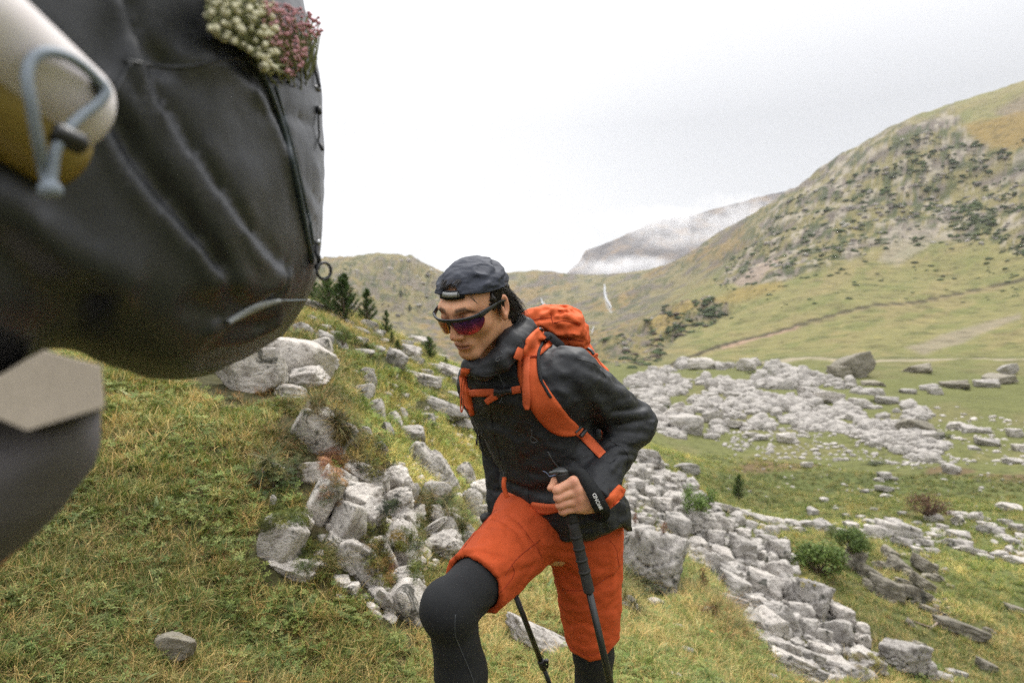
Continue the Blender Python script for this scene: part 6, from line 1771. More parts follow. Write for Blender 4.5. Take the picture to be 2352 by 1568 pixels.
# ---------------------------------------------------------------- sunglasses
def glasses():
    g_ = empty('sunglasses', H(0, .10, 0), label='wraparound sport sunglasses with red and violet mirror lenses worn by the hiker', cat='sunglasses')
    MF = flat_mat('matt_black_frame', (.018, .019, .021), .38, spec=.5)
    K = 9.0
    def yy(x): return .1185-K*x*x
    xs = np.linspace(-.068, .068, 41)
    zc = .0125-.9*xs**2*.0+.0015*np.cos(xs*60)
    c = np.array([[x, yy(x), z-.5*abs(x)*.02] for x, z in zip(xs, zc)])
    tv, tf = tube(c@HM.T+HO, .0031, 8, True, flat=1.7, nrm=np.tile(np.array([0, .3, 1.])@HM.T, (41, 1)))
    fr = mesh_obj('frame', tv, tf, MF, g_)
    for s in (-1, 1):
        a = [[s*.066, yy(.066)+.002, .009], [s*.0745, .055, .010], [s*.079, .030, .009], [s*.0815, .005, .006], [s*.0815, -.015, -.002]]
        c = spline(np.array(a), 18)@HM.T+HO; w = np.interp(np.linspace(0, 1, 18), [0, .25, .6, 1], [.0085, .0065, .0034, .0024])
        v, f = tube(c, w, 8, True, flat=.32, nrm=np.tile((np.array([s, .25, 0])@HM.T), (18, 1))); mesh_obj('temple', v, f, MF, g_)
        # nose bridge arm
        v, f = tube(spline(np.array([[s*.002, yy(0)-.001, .011], [s*.006, .112, -.004], [s*.0105, .106, -.018], [s*.017, .107, -.024]]), 10)@HM.T+HO, np.linspace(.0035, .0016, 10), 6); mesh_obj('nose_arm', v, f, MF, g_)
        # lens
        out = [(.006, .010), (.009, -.008), (.015, -.024), (.025, -.030), (.038, -.034), (.052, -.031), (.062, -.022), (.0690, -.008), (.070, .009)]
        P2 = spline(np.array(out), 40); V = []; Cc = []
        nr = 14
        for k in range(40):
            x, z = P2[k]
            for r_ in range(nr):
                t = r_/(nr-1); X = x; Z = .011*(1-t)+z*t
                if k == 0 or k == 39: pass
                y = yy(X)-.002-.10*max(0, .010-Z)-1.6*max(0, .010-Z)**2
                V.append(H(s*X, y, Z))
                q = (Z+.034)/.045; q = min(1, max(0, q))
                blue = np.array([.055, .04, .24]); red = np.array([.42, .035, .03]); org = np.array([.60, .12, .03])
                cc = red*(1-q)**1.2+blue*(1-(1-q)**1.2)
                if s > 0: cc = org*(1-q*.6)+np.array([.35, .06, .05])*q*.6
                Cc.append(cc)
        V = np.array(V); F = []
        for k in range(39):
            for r_ in range(nr-1): F.append((k*nr+r_, k*nr+r_+1, (k+1)*nr+r_+1, (k+1)*nr+r_))
        inn = V+np.array([0, -.0016, 0])@HM.T; F2 = [tuple(i+len(V) for i in q[::-1]) for q in F]
        m, nt, n, l, b = (M_LENS if 'M_LENS' in globals() else lens_mat())
        mesh_obj('lens', np.vstack([V, inn]), [np.array(F+F2)], m, g_, attrs={'tint': np.array(Cc+Cc)})
        # lower rim line
        c = np.array([H(s*x, yy(x)-.002-.10*max(0, .010-z)-1.6*max(0, .010-z)**2, z) for x, z in P2]); v, f = tube(c, .0009, 5); mesh_obj('lens_rim', v, f, flat_mat('rim_tint', (.25, .03, .02), .3) if s < 0 else flat_mat('rim_yellow', (.6, .33, .05), .3), g_)
def lens_mat():
    m, nt, n, l, b = new_mat('mirror_lens'); at = N(nt, 'ShaderNodeAttribute', attribute_name='tint'); t = N(nt, 'ShaderNodeTexCoord')
    a = noise_node(nt, t.outputs['Object'], 190, 3, .6, 1.0); r = ramp(nt, a.outputs['Fac'], [(.38, (.45, .4, .45)), (.52, (1, 1, 1)), (.66, (1.5, 1.3, 1.8))])
    l.new(mixc(nt, 1., at.outputs['Color'], r.outputs[0], 'MULTIPLY'), b.inputs['Base Color']); b.inputs['Metallic'].default_value = .75; b.inputs['Roughness'].default_value = .12
    b.inputs['Coat Weight'].default_value = .25
    return m, nt, n, l, b
M_LENS = lens_mat()
glasses()

# ================================================================== the orange backpack
M_ORA = fabric_mat('pack_orange', (.60, .110, .032), rough=.78, wrinkle=24, wd=.004, spec=.22, var=.1)
M_WEB = fabric_mat('orange_webbing', (.60, .12, .045), rough=.8, weave=4200, wrinkle=400, wd=.0006, spec=.2)
M_BLK = flat_mat('black_plastic', (.012, .012, .013), .4, spec=.5)
M_MESHB = fabric_mat('black_mesh', (.02, .02, .022), rough=.9, weave=2000)
pack = empty('backpack', P(1330, 1000, 2.12), label='orange hiking backpack worn by the man, its lid showing behind his shoulder', cat='backpack')
BD = np.array([-LR[1], LR[0]]); BD = np.array([BD[0], BD[1], 0.]) if BD[1] > 0 else -np.array([BD[0], BD[1], 0.])
LR3 = np.array([LR[0], LR[1], 0.])
up_ = np.array([-.12, -.26, .95]); up_ /= np.linalg.norm(up_)
bk_ = np.cross(LR3, up_); bk_ = bk_ if bk_[1] > 0 else -bk_
PM3 = np.stack([LR3, bk_, up_], 1).astype(np.float32)        # columns: across, away from his back, up
def pk(a, b, c, o=None): return (np.array(PC)+PM3@np.array([a, b, c])).astype(np.float32)
PC = pp(1292, 945, 2.10)
def rbox(q, b, r):
    a = np.abs(q)-np.array(b, np.float32)+r; return ln(np.maximum(a, 0))+np.minimum(a.max(-1), 0)-r
def pack_sd(p):
    q = (p-PC)@PM3
    d = rbox(q, (.125, .085, .235), .06)
    d = smin(d, sd_ell(q, (0, .02, -.16), (.125, .10, .10)), .03)
    d -= .006*(1-np.abs(fbm(q*np.array([10, 10, 16]), 3, 41)))+.002*fbm(q*36, 2, 6)
    return np.maximum(d, -jacket_base(p)+.004)
v, f = isosurf(pack_sd, PC-[.30, .26, .36], PC+[.32, .30, .36], .0065); mesh_obj('main_compartment', v, f, M_ORA, pack)
LID = [pp(1222,742,1.99), pp(1250,738,1.97), pp(1285,742,1.96), pp(1312,758,1.98)]
LF = []
def lid_sd(p):
    d = sd_ell(p, LID[0], (.045, .055, .028)); d = smin(d, sd_ell(p, LID[1], (.048, .07, .034)), .03); d = smin(d, sd_ell(p, LID[2], (.055, .08, .042)), .03); d = smin(d, sd_ell(p, LID[3], (.040, .08, .055)), .03)
    d = smin(d, sd_ell(p, pp(1322,790,2.02), (.032, .08, .045)), .03)
    q = p
    d -= .009*(1-np.abs(fbm(q*np.array([18, 14, 16])+3, 3, 43))*1.5)+.003*fbm(q*45, 2, 6)
    for pts, r, h in LF: d -= fold(p, pts, r, h)
    return d
v, f = isosurf(lid_sd, pp(1180,830,2.0)-[0, .14, .03], pp(1370,690,2.0)+[0, .14, .02], .006)
_b = BVHTree.FromPolygons([tuple(a) for a in v], [tuple(int(i) for i in a) for a in f[0]])
LF = mkfolds([([(1205,745),(1240,735),(1270,733),(1300,735),(1330,748)], .006, -.008), ([(1265,722),(1270,740),(1275,745)], .004, -.005), ([(1270,748),(1290,760),(1325,748)], .008, -.006), ([(1215,752),(1235,745),(1262,742)], .008, .006), ([(1280,775),(1310,782),(1338,782)], .006, -.007), ([(1300,725),(1325,740),(1332,745)], .008, .006), ([(1268,760),(1285,768),(1300,765)], .007, .005)], _b)
v, f = isosurf(lid_sd, pp(1180,830,2.0)-[0, .14, .03], pp(1370,690,2.0)+[0, .14, .02], .0042); lid = mesh_obj('lid', v, f, M_ORA, pack)
_b = BVHTree.FromPolygons([tuple(a) for a in v], [tuple(int(i) for i in a) for a in f[0]])
v, f = merge([seam(_b, [(1202,744),(1232,733),(1265,730)], .0012), seam(_b, [(1265,720),(1269,742)], .0012), seam(_b, [(1272,742),(1295,737),(1318,742),(1332,748)], .0012), seam(_b, [(1268,782),(1300,778),(1340,784)], .0016)]); mesh_obj('seam', v, f, M_STITCH, lid)
# collar of the pack and compression strap along its right side
def side_sd(p):
    d = sd_cap(p, pp(1262,800,1.98), pp(1340,815,2.0), .030, .028); d = smin(d, sd_cap(p, pp(1335,812,1.99), pp(1378,858,1.99), .026, .020), .02); d = smin(d, sd_cap(p, pp(1378,858,1.99), pp(1395,960,2.06), .020, .024), .02)
    return np.maximum(d-.004*(1-np.abs(fbm(p*30, 3, 4))), -jacket_base(p)+.003)
v, f = isosurf(side_sd, pp(1235,985,2.02)-[.02, .12, .02], pp(1420,760,2.0)+[.03, .12, .02], .005); mesh_obj('side_panel', v, f, M_ORA, pack)
def rod(pts, r, n=20, seg=6, flat=1.0): return tube(spline(np.array(pts), n), r, seg, flat=flat)
v, f = rod([P(1340,797,1.95), P(1356,802,1.94), P(1368,816,1.935), P(1384,840,1.93), P(1400,858,1.94)], .0045, flat=.4); mesh_obj('compression_strap', v, f, M_WEB, pack)
v, f = rod([P(1350,800,1.945), P(1359,806,1.938), P(1364,814,1.933)], .0075, flat=.6); mesh_obj('buckle', v, f, M_BLK, pack)
v, f = rod([P(1364,818,1.93), P(1371,814,1.93), P(1368,822,1.93)], .004); mesh_obj('strap_end', v, f, M_WEB, pack)
v, f = rod([P(1228,768,1.80), P(1238,757,1.83), P(1244,754,1.86), P(1246,765,1.83), P(1236,778,1.78)], .0045, flat=.4); mesh_obj('load_lifter', v, f, M_WEB, pack)
v, f = rod([P(1232,764,1.80), P(1240,756,1.82), P(1246,758,1.84)], .005); mesh_obj('buckle', v, f, M_BLK, pack)
v, f = rod([P(1236,786,1.86), P(1256,778,1.87), P(1270,788,1.87), P(1285,800,1.88)], .020, seg=10); mesh_obj('back_panel', v, f, M_MESHB, pack)
# shoulder straps on the jacket
v, f = drape(JB, [(1252,772,52),(1236,786,52),(1218,806,48),(1212,828,46),(1215,862,50),(1232,900,56),(1256,938,60),(1286,972,54),(1312,984,36),(1322,988,24)], .0075, 60, 9)
ls = mesh_obj('shoulder_strap', v, f, M_ORA, pack)
v, f = drape(JB, [(1266,772,10),(1256,780,9),(1243,795,8),(1238,815,7),(1239,850,7),(1247,880,7),(1266,912,6)], .011, 50, 5); mesh_obj('strap_mesh_edge', v, f, M_MESHB, ls)
v, f = drape(JB, [(1190,832,4),(1212,826,5),(1236,824,4)], .0125, 12, 3); mesh_obj('seam', v, f, M_STITCH, ls)
v, f = drape(JB, [(1072,846,16),(1068,866,20),(1071,890,20),(1077,925,16),(1087,952,7)], .008, 40, 5); rs = mesh_obj('shoulder_strap', v, f, M_ORA, pack)
v, f = merge([tube(spline(np.array([P(1067,851,1.80), P(1060,880,1.795), P(1058,920,1.79), P(1059,945,1.79), P(1063,938,1.79), P(1064,905,1.795), P(1068,860,1.80)]), 30), .0018, 6)]); mesh_obj('cord_loop', v, f, M_WEB, rs)
v, f = drape(JB, [(1320,985,22),(1336,996,22),(1352,1013,22),(1384,1046,21)], .0022, 26, 5, lift=.002); mesh_obj('adjuster_webbing', v, f, M_WEB, pack)
v, f = drape(JB, [(1318,993,5),(1330,978,5)], .012, 8, 3); v2, f2 = drape(JB, [(1329,1001,8),(1342,985,8)], .013, 8, 3); V_, F_ = merge([(v, f), (v2, f2)]); mesh_obj('ladder_buckle', V_, F_, M_BLK, pack)
v, f = drape(JB, [(1074,902,15),(1100,901,17),(1138,900,17)], .0022, 24, 4, lift=.003); ss = mesh_obj('sternum_strap', v, f, M_WEB, pack)
v, f = drape(JB, [(1175,897,16),(1197,893,17)], .0022, 14, 4, lift=.003); mesh_obj('sternum_strap', v, f, M_WEB, pack)
v, f = drape(JB, [(1142,906,16),(1130,913,15),(1120,921,14)], .0018, 14, 4, lift=.007); mesh_obj('strap_tail', v, f, M_WEB, ss)
v, f = drape(JB, [(1137,900,28),(1150,900,22),(1160,898,17),(1177,896,16)], .010, 20, 4); mesh_obj('chest_buckle', v, f, M_BLK, pack)
v, f = drape(JB, [(1210,824,16),(1210,850,15),(1211,890,15),(1213,925,15),(1214,935,8)], .0016, 34, 4, lift=.013); mesh_obj('webbing_loop', v, f, M_WEB, ls)
v, f = drape(JB, [(1192,800,14),(1186,812,16),(1181,822,16)], .0020, 12, 4, lift=.009); mesh_obj('strap_flap', v, f, M_WEB, ls)
# hip belt
v, f = drape(JB, [(1428,1118,20),(1419,1132,26),(1402,1150,24),(1385,1166,18),(1370,1176,12)], .008, 26, 5); mesh_obj('hip_belt', v, f, M_ORA, pack)
v, f = drape(JB, [(1222,1155,8),(1240,1166,24),(1262,1168,22),(1290,1164,18),(1320,1166,18)], .008, 26, 5); mesh_obj('hip_belt_buckle', v, f, M_WEB, pack)
v, f = drape(JB, [(1160,1132,8),(1176,1138,9),(1192,1150,9),(1202,1160,6)], .005, 20, 4); mesh_obj('belt_webbing', v, f, M_WEB, pack)
v, f = rod([P(1159,1096,1.87), P(1157,1112,1.86), P(1160,1128,1.86), P(1166,1142,1.86)], .007, flat=.5); mesh_obj('hip_belt', v, f, M_ORA, pack)
# what shows in the crook of the arm
v, f = merge([rod([P(1404,968,1.99), P(1394,985,1.99), P(1388,1010,2.0), P(1380,1022,2.0)], .004), rod([P(1394,972,1.98), P(1413,966,1.97)], .005, flat=.5), rod([P(1386,966,2.0), P(1380,985,2.0), P(1388,1008,2.0)], .003)]); mesh_obj('side_pocket_edge', v, f, M_WEB, pack)
def gp(p): return sd_ell(p, pp(1370,985,2.02), (.016, .03, .055))
v, f = isosurf(gp, pp(1370,985,2.02)-[.03, .05, .07], pp(1370,985,2.02)+[.03, .05, .07], .006); mesh_obj('grey_side_mesh', v, f, flat_mat('grey_mesh', (.075, .085, .095), .85), pack)

# ================================================================== trekking poles
M_GRIP = flat_mat('grip_rubber', (.026, .025, .023), .75, spec=.4, scale=300); M_CAPM = flat_mat('grip_top', (.06, .065, .065), .35, spec=.6)
M_SHAFT = flat_mat('carbon_shaft', (.014, .016, .015), .35, spec=.5); M_SHAFT2 = flat_mat('olive_shaft', (.13, .16, .08), .45, spec=.5); M_STEEL = flat_mat('lever_metal', (.10, .12, .18), .35, metal=.6)
def line_at(p0, p1, px=None, py=None):
    return None
def pole(name, top, tip, label, hand, lower=None):
    e = empty(name, tip, label=label, cat='trekking pole'); top = np.array(top, float); tip = np.array(tip, float); ax = (tip-top); L = np.linalg.norm(ax); ax /= L
    at = lambda s: top+ax*s
    rr = lambda pts, rad, n: tube(spline(np.array(pts), n), np.interp(np.linspace(0, 1, n), np.linspace(0, 1, len(rad)), rad), 14)
    v, f = rr([at(0), at(.02), at(.05), at(.10), at(.125)], [.0158, .0148, .0135, .0145, .0150], 20); gr = mesh_obj('grip', v, f, M_GRIP, e)
    v, f = rr([at(.125), at(.24), at(.30), at(.305)], [.0138, .0132, .0140, .0120], 20); mesh_obj('foam_extension', v, f, M_GRIP, e)
    # ridges of the lower grip
    v, f = merge([tube([at(s), at(s+.006)], .0150, 14) for s in (.16, .19, .22, .25)]); mesh_obj('grip_ridge', v, f, M_GRIP, gr)
    v, f = tube([at(.30), at(.62)], .0088, 12); mesh_obj('upper_shaft', v, f, M_SHAFT, e)
    v, f = tube([at(.60), at(.90)], .0078, 12); mesh_obj('middle_shaft', v, f, M_SHAFT, e)
    v, f = tube([at(.88), at(L-.06)], .0062, 10); mesh_obj('lower_shaft', v, f, M_SHAFT2 if lower else M_SHAFT, e)
    v, f = tube([at(L-.07), at(L-.02), at(L)], [.006, .005, .002], 10); mesh_obj('tip', v, f, M_STEEL, e)
    v, f = tube([at(L-.075), at(L-.070), at(L-.066)], [.006, .024, .024], 18); mesh_obj('basket', v, f, M_BLK, e)
    for s, rc in ((.585, .0125), (.885, .0100)):
        v, f = merge([tube([at(s), at(s+.005), at(s+.034), at(s+.040)], [rc*.8, rc, rc, rc*.8], 12)]); lk = mesh_obj('lock_collar', v, f, M_BLK, e)
        if s < .7 or hand:
            o_ = np.cross(ax, [0, 1, 0]); o_ /= np.linalg.norm(o_); o_ = -o_ if o_[0] < 0 else o_
            v, f = merge([tube(spline(np.array([at(s+.004)+o_*.010, at(s+.012)+o_*.018, at(s+.028)+o_*.017, at(s+.038)+o_*.011]), 10), .0045, 6, flat=.6), tube([at(s+.012)+o_*.018-[0, .008, 0], at(s+.012)+o_*.018+[0, .008, 0]], .006, 10)])
            mesh_obj('lever', v, f, M_BLK, lk)
    return e, top, ax, at
pA = P(1290, 1085, 1.668); pB = P(1402, 1568, 1.70); d_ = (pB-pA)/np.linalg.norm(pB-pA)
# lengthen to the ground
s_ = 1.0
for s in np.linspace(.5, 1.5, 300):
    q = pA+d_*s
    if q[2] <= float(ground_z(q[0], q[1]))+.0: s_ = s; break
else: s_ = 1.25
front, top, ax, at = pole('trekking_pole', pA, pA+d_*s_, 'black trekking pole gripped in the hiker\'s fist in front of his jacket', True)
# beak-shaped top of the grip
def beak(p):
    d = sd_ell(p, at(-.004).astype(np.float32), (.017, .016, .0075)); d = smin(d, sd_cap(p, at(-.003).astype(np.float32), (at(-.002)+[-.028, -.004, -.001]).astype(np.float32), .008, .0035), .008)
    return np.maximum(d, (p-at(.004).astype(np.float32))@ax.astype(np.float32))
v, f = isosurf(beak, at(0)-[.05, .03, .025], at(0)+[.03, .03, .025], .0018); gt = mesh_obj('grip_top', v, f, M_CAPM, front)
# wrist strap with printed lettering
SPt = [(1306,1079,1.652),(1329,1084,1.640),(1350,1108,1.628),(1366,1136,1.622),(1377,1160,1.628),(1384,1174,1.645),(1378,1182,1.672),(1360,1174,1.70),(1345,1150,1.71)]
spn = spline(np.array([P(*q) for q in SPt]), 50)
wd = np.interp(np.linspace(0, 1, 50), [0, .15, .4, .7, 1], [.006, .014, .018, .019, .015])
t_ = np.gradient(spn, axis=0); t_ /= np.linalg.norm(t_, axis=1)[:, None]
nv = np.tile(np.array([-.15, -1., .15]), (50, 1)); nv -= t_*(nv*t_).sum(1)[:, None]; nv /= np.linalg.norm(nv, axis=1)[:, None]; bv_ = np.cross(t_, nv)
V = np.stack([spn-bv_*wd[:, None]+nv*.0008, spn+nv*.0012, spn+bv_*wd[:, None]+nv*.0008, spn+bv_*wd[:, None]-nv*.0008, spn-bv_*wd[:, None]-nv*.0008], 1).reshape(-1, 3)
F = []
for i in range(49):
    for j in range(5): F.append((i*5+j, i*5+(j+1) % 5, (i+1)*5+(j+1) % 5, (i+1)*5+j))
ws = mesh_obj('wrist_strap', V, [np.array(F)], fabric_mat('strap_black', (.016, .017, .018), rough=.75, weave=4000), front)
def lettering(text, size, parent, name='lettering'):
    cu = bpy.data.curves.new('txt', 'FONT'); cu.body = text; cu.size = size; cu.extrude = .0001; cu.align_x = 'CENTER'; cu.align_y = 'CENTER'; cu.space_character = 1.05; cu.offset = .00035
    o = bpy.data.objects.new('txt', cu); me = bpy.data.meshes.new_from_object(o); bpy.data.objects.remove(o)
    v = np.empty(len(me.vertices)*3, np.float32); me.vertices.foreach_get('co', v); v = v.reshape(-1, 3)
    fs = [tuple(p.vertices) for p in me.polygons]; bpy.data.meshes.remove(me)
    return v, fs
tv, tfs = lettering('SIMOND', .0122, ws)
k0 = 26; rd = -(t_[k0+6]+t_[k0-6]); rd /= np.linalg.norm(rd)
V = []
arc = np.concatenate([[0], np.cumsum(np.linalg.norm(np.diff(spn, axis=0), axis=1))])
for x, y, z in tv:      # reading direction runs up along the strap
    s = np.interp(22.3, np.arange(50), arc)-x; c = np.array([np.interp(s, arc, spn[:, i]) for i in range(3)]); nn = np.array([np.interp(s, arc, nv[:, i]) for i in range(3)]); bb = np.array([np.interp(s, arc, bv_[:, i]) for i in range(3)])
    up = bb if (bb[0] < 0) else -bb
    V.append(c+up*y+nn*(.0016+z))
me = bpy.data.meshes.new('lettering'); org = Vector(pworld(ws)); me.from_pydata([tuple(np.array(a)-np.array(org)) for a in V], [], tfs); me.materials.append(flat_mat('white_print', (.75, .75, .75), .6))
lo_ = bpy.data.objects.new('lettering', me); link(lo_, ws)
# small emblem below the word: three short strokes
c0 = P(1378, 1166, 1.628)
v, f = merge([tube([c0+[-.003, -.0015, .001], c0+[.003, -.0015, .003]], .0005, 4), tube([c0+[-.002, -.0015, -.0025], c0+[.004, -.0015, -.0005]], .0005, 4), tube([c0+[-.001, -.0015, .003], c0+[.002, -.0015, -.003]], .0005, 4)]); mesh_obj('emblem', v, f, bpy.data.materials['white_print'], ws)
# little lanyard tab by the grip
v, f = merge([tube(spline(np.array([P(1276,1090,1.655), P(1268,1092,1.652), P(1261,1093,1.65), P(1257,1087,1.65), P(1247,1081,1.65)]), 14), .0024, 6, flat=.6)]); mesh_obj('release_tab', v, f, M_STEEL, front)

rA = P(1137, 1245, 2.03); rB = P(1262, 1568, 2.24); d2 = (rB-rA)/np.linalg.norm(rB-rA); rA = rA-d2*.10
s_ = 1.3
for s in np.linspace(.6, 2.0, 400):
    q = rA+d2*s
    if q[2] <= float(ground_z(q[0], q[1])): s_ = s; break
rear, *_ = pole('trekking_pole', rA, rA+d2*s_, 'rear trekking pole with olive lower section, seen under the hiker\'s orange shorts', False, lower=True)
# ================================================================== the walker in the left foreground
def pkY(px): return .46+.44*np.clip(px, -300, 760)/740          # the pack runs away from the camera towards its right end
OUTL = [(-420,-420),(520,-420),(640,-200),(692,0),(712,90),(730,160),(735,200),(738,300),(744,400),(743,470),(735,560),(722,640),(703,690),(675,735),(650,768),(600,800),(560,822),(500,852),(440,868),(390,868),(330,858),(285,842),(240,832),(180,800),(110,800),(50,835),(0,862),(-200,900),(-420,760)]
ol = np.array(OUTL, float)
# plane frame of the pack: across runs along the slanted line, up is vertical
A0, A1 = P(0, 784, pkY(0)), P(740, 784, pkY(740)); AX = (A1-A0); AX /= np.linalg.norm(AX); NB = np.array([-AX[1], AX[0], 0.]); NB = NB if NB[1] < 0 else -NB
def on_plane(px, py):
    d = P(px, py, 1.); t = (A0@NB)/(d@NB); return d*t
A0b = A0-NB*.06
def on_mid(px, py):
    d = P(px, py, 1.); t = (A0b@NB)/(d@NB); return d*t
pl2 = np.array([[(on_mid(x, y)-A0)@AX, on_mid(x, y)[2]] for x, y in OUTL])
fpack = empty('backpack', on_plane(350, 700), label='large black backpack filling the upper left foreground, out of focus', cat='backpack')
FR = [([(300,150),(380,300),(480,450),(560,560),(640,640)], .018, .012), ([(330,170),(430,330),(540,480),(640,600)], .010, -.010), ([(260,200),(350,330),(450,470),(560,640)], .014, .008), ([(240,240),(330,390),(470,560),(560,720)], .012, -.009), ([(225,300),(300,430),(420,560),(500,650)], .012, .008),
      ([(420,130),(540,160),(600,230),(650,350),(690,480),(715,600)], .012, .008), ([(500,120),(600,200),(660,330),(700,480)], .010, -.007), ([(640,640),(600,690),(540,735),(480,760)], .012, .010), ([(660,610),(640,670),(560,720)], .009, -.012), ([(270,0),(300,100),(310,160)], .014, .010), ([(290,0),(330,120),(380,150)], .012, -.010),
      ([(0,560),(100,640),(200,690)], .02, -.012), ([(0,480),(120,590),(260,650)], .025, .012), ([(480,640),(600,660),(660,640)], .014, .010), ([(430,700),(540,740),(620,745)], .012, -.008), ([(500,790),(570,780),(640,740)], .010, .008), ([(600,260),(680,270),(735,300)], .008, -.006), ([(660,330),(700,360),(735,420)], .007, .006),
      ([(680,390),(710,430),(738,470)], .006, -.006), ([(690,440),(715,480),(740,510)], .006, .006), ([(655,280),(700,330),(730,400)], .006, .006)]
def fp_base(p):
    u = (p-A0.astype(np.float32))@AX.astype(np.float32); v = p[..., 2]; w = (p-A0.astype(np.float32))@NB.astype(np.float32)      # w > 0 towards the camera
    yy_ = np.maximum(p[..., 1], .15); d2 = (polysd(1176+FPX*p[..., 0]/yy_, 784-FPX*v/yy_, OUTL)*yy_/FPX).astype(np.float32)
    Rr = .085; T = .10; q1 = d2+Rr; q2 = np.abs(w+.06)-T+Rr
    return np.sqrt(np.maximum(q1, 0)**2+np.maximum(q2, 0)**2)+np.minimum(np.maximum(q1, q2), 0)-Rr
lo = np.array([on_plane(x, y) for x, y in OUTL]).min(0)-[.06, .02, .05]; hi = np.array([on_plane(x, y) for x, y in OUTL]).max(0)+[.10, .20, .06]
lo[1] = .20
_v, _f = isosurf(fp_base, lo, hi, .016)
FB0 = BVHTree.FromPolygons([tuple(a) for a in _v], [tuple(int(i) for i in a) for a in _f[0]])
FRF = mkfolds(FR, FB0)
def fp_sd(p):
    d = fp_base(p); near = np.abs(d) < .04
    if near.any():
        q = p[near]; e = np.zeros(len(q), np.float32)
        for pts, r, h in FRF: e += fold(q, pts, r*.72, h)
        e += .003*(1-np.abs(fbm(q*np.array([7, 7, 5]), 3, 91))*1.5)+.0012*fbm(q*30, 2, 92)
        d = d.copy(); d[near] -= e
    return d
M_FP = fabric_mat('black_pack_cloth', (.0075, .0092, .0125), rough=.40, wrinkle=14, wd=.003, spec=.48, var=.08)
M_FP2 = fabric_mat('black_pack_trim', (.012, .014, .017), rough=.5, spec=.5)
v, f = isosurf(fp_sd, lo, hi, .0078); fbody = mesh_obj('main_compartment', v, f, M_FP, fpack)
FB = BVHTree.FromPolygons([tuple(a) for a in v], [tuple(int(i) for i in a) for a in f[0]])
# side seam piping, stretch pocket edge, zip and pulls
v, f = merge([seam(FB, [(560,120),(610,190),(650,300),(680,420),(700,520),(716,600)], .0042, 60), seam(FB, [(632,200),(660,300),(690,420),(708,500),(718,560)], .0030, 60)]); mesh_obj('piping', v, f, flat_mat('blue_black_piping', (.018, .030, .038), .45), fbody)
v, f = seam(FB, [(285,140),(400,155),(500,140),(560,130)], .0018, 40); mesh_obj('seam', v, f, M_FP2, fbody)
v, f = merge([seam(FB, [(300,145),(250,240),(200,330),(150,420)], .0020, 40)]); mesh_obj('seam', v, f, M_FP2, fbody)
v, f = drape(FB, [(520,740,10),(560,718,13),(600,700,15),(640,690,9)], .004, 20, 4); mesh_obj('reflective_tab', v, f, flat_mat('reflective_tab', (.22, .23, .23), .5), fpack)
v, f = seam(FB, [(636,690),(670,690),(700,689)], .0016, 20); mesh_obj('tab_cord', v, f, flat_mat('tab_cord', (.10, .12, .13), .5), fpack)
Yr = .90
def pocket_rim():
    c = spline(np.array([P(634,204,Yr-.05), P(660,200,Yr-.05), P(690,203,Yr-.03), P(722,202,Yr), P(733,206,Yr+.02)]), 24); v, f = tube(c, .0035, 8); mesh_obj('pocket_hem', v, f, M_FP2, fpack)
    c = spline(np.array([P(712,90,Yr), P(722,150,Yr), P(734,200,Yr)]), 16); v, f = tube(c, .0022, 6); mesh_obj('edge_binding', v, f, M_FP2, fpack)
pocket_rim()
M_PULL = flat_mat('pull_cord_black', (.012, .013, .015), .5)
th = np.linspace(0, 2*math.pi, 30); c = np.array([P(744+16*math.cos(a), 622+19*math.sin(a), Yr-.02+.01*math.cos(a)) for a in th])
v, f = merge([tube(c, .0020, 8, False), tube(spline(np.array([P(728,560,Yr-.02), P(727,580,Yr-.025), P(732,592,Yr-.025), P(733,606,Yr-.02)]), 12), .0030, 8), tube([P(729,606,Yr-.02), P(727,618,Yr-.02)], .0040, 8)]); mesh_obj('zip_pull', v, f, M_PULL, fpack)
v, f = merge([tube([P(729,552,Yr-.02), P(731,562,Yr-.02)], .0040, 8)]); mesh_obj('zip_slider', v, f, flat_mat('zip_metal', (.30, .31, .32), .35, metal=.6), fpack)
v, f = merge([tube(spline(np.array([P(733,250,Yr), P(731,270,Yr), P(733,310,Yr), P(731,325,Yr), P(739,345,Yr)]), 16), .0013, 6), tube([P(736,330,Yr), P(741,346,Yr)], .0020, 6), tube([P(731,245,Yr), P(734,262,Yr)], .0035, 8)]); mesh_obj('zip_pull', v, f, M_PULL, fpack)

# rolled mat strapped to the pack's side
Ym = .405
def on_y(px, py, Y): return P(px, py, Y)
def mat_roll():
    e = empty('rolled_mat', P(100, 250, Ym), label='glossy mustard rolled mat, its sky reflection built as a pale roll, strapped under a grey cord on the black backpack', cat='rolled mat')
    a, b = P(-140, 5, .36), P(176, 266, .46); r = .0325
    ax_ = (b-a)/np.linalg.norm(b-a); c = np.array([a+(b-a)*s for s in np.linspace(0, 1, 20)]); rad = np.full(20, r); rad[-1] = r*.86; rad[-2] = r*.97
    m, nt, n, l, bs = new_mat('pale_sky_sheen'); t = N(nt, 'ShaderNodeTexCoord'); q = noise_node(nt, t.outputs['Object'], 20, 3, .5); rp = ramp(nt, q.outputs['Fac'], [(.3, (.56, .51, .50)), (.7, (.64, .60, .60))]); l.new(rp.outputs[0], bs.inputs['Base Color']); bs.inputs['Roughness'].default_value = .45
    v, f = tube(c, rad, 32); mesh_obj('sky_sheen_roll', v, f, m, e)  # pale roll stands for the sky reflected along the cylinder's top
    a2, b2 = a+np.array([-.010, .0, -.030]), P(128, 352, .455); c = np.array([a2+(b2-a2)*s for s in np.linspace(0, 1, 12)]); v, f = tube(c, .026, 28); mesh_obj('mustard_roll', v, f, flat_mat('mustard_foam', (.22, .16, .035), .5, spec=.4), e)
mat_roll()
cordm = flat_mat('grey_blue_cord', (.21, .245, .29), .7, scale=900, var=.3)
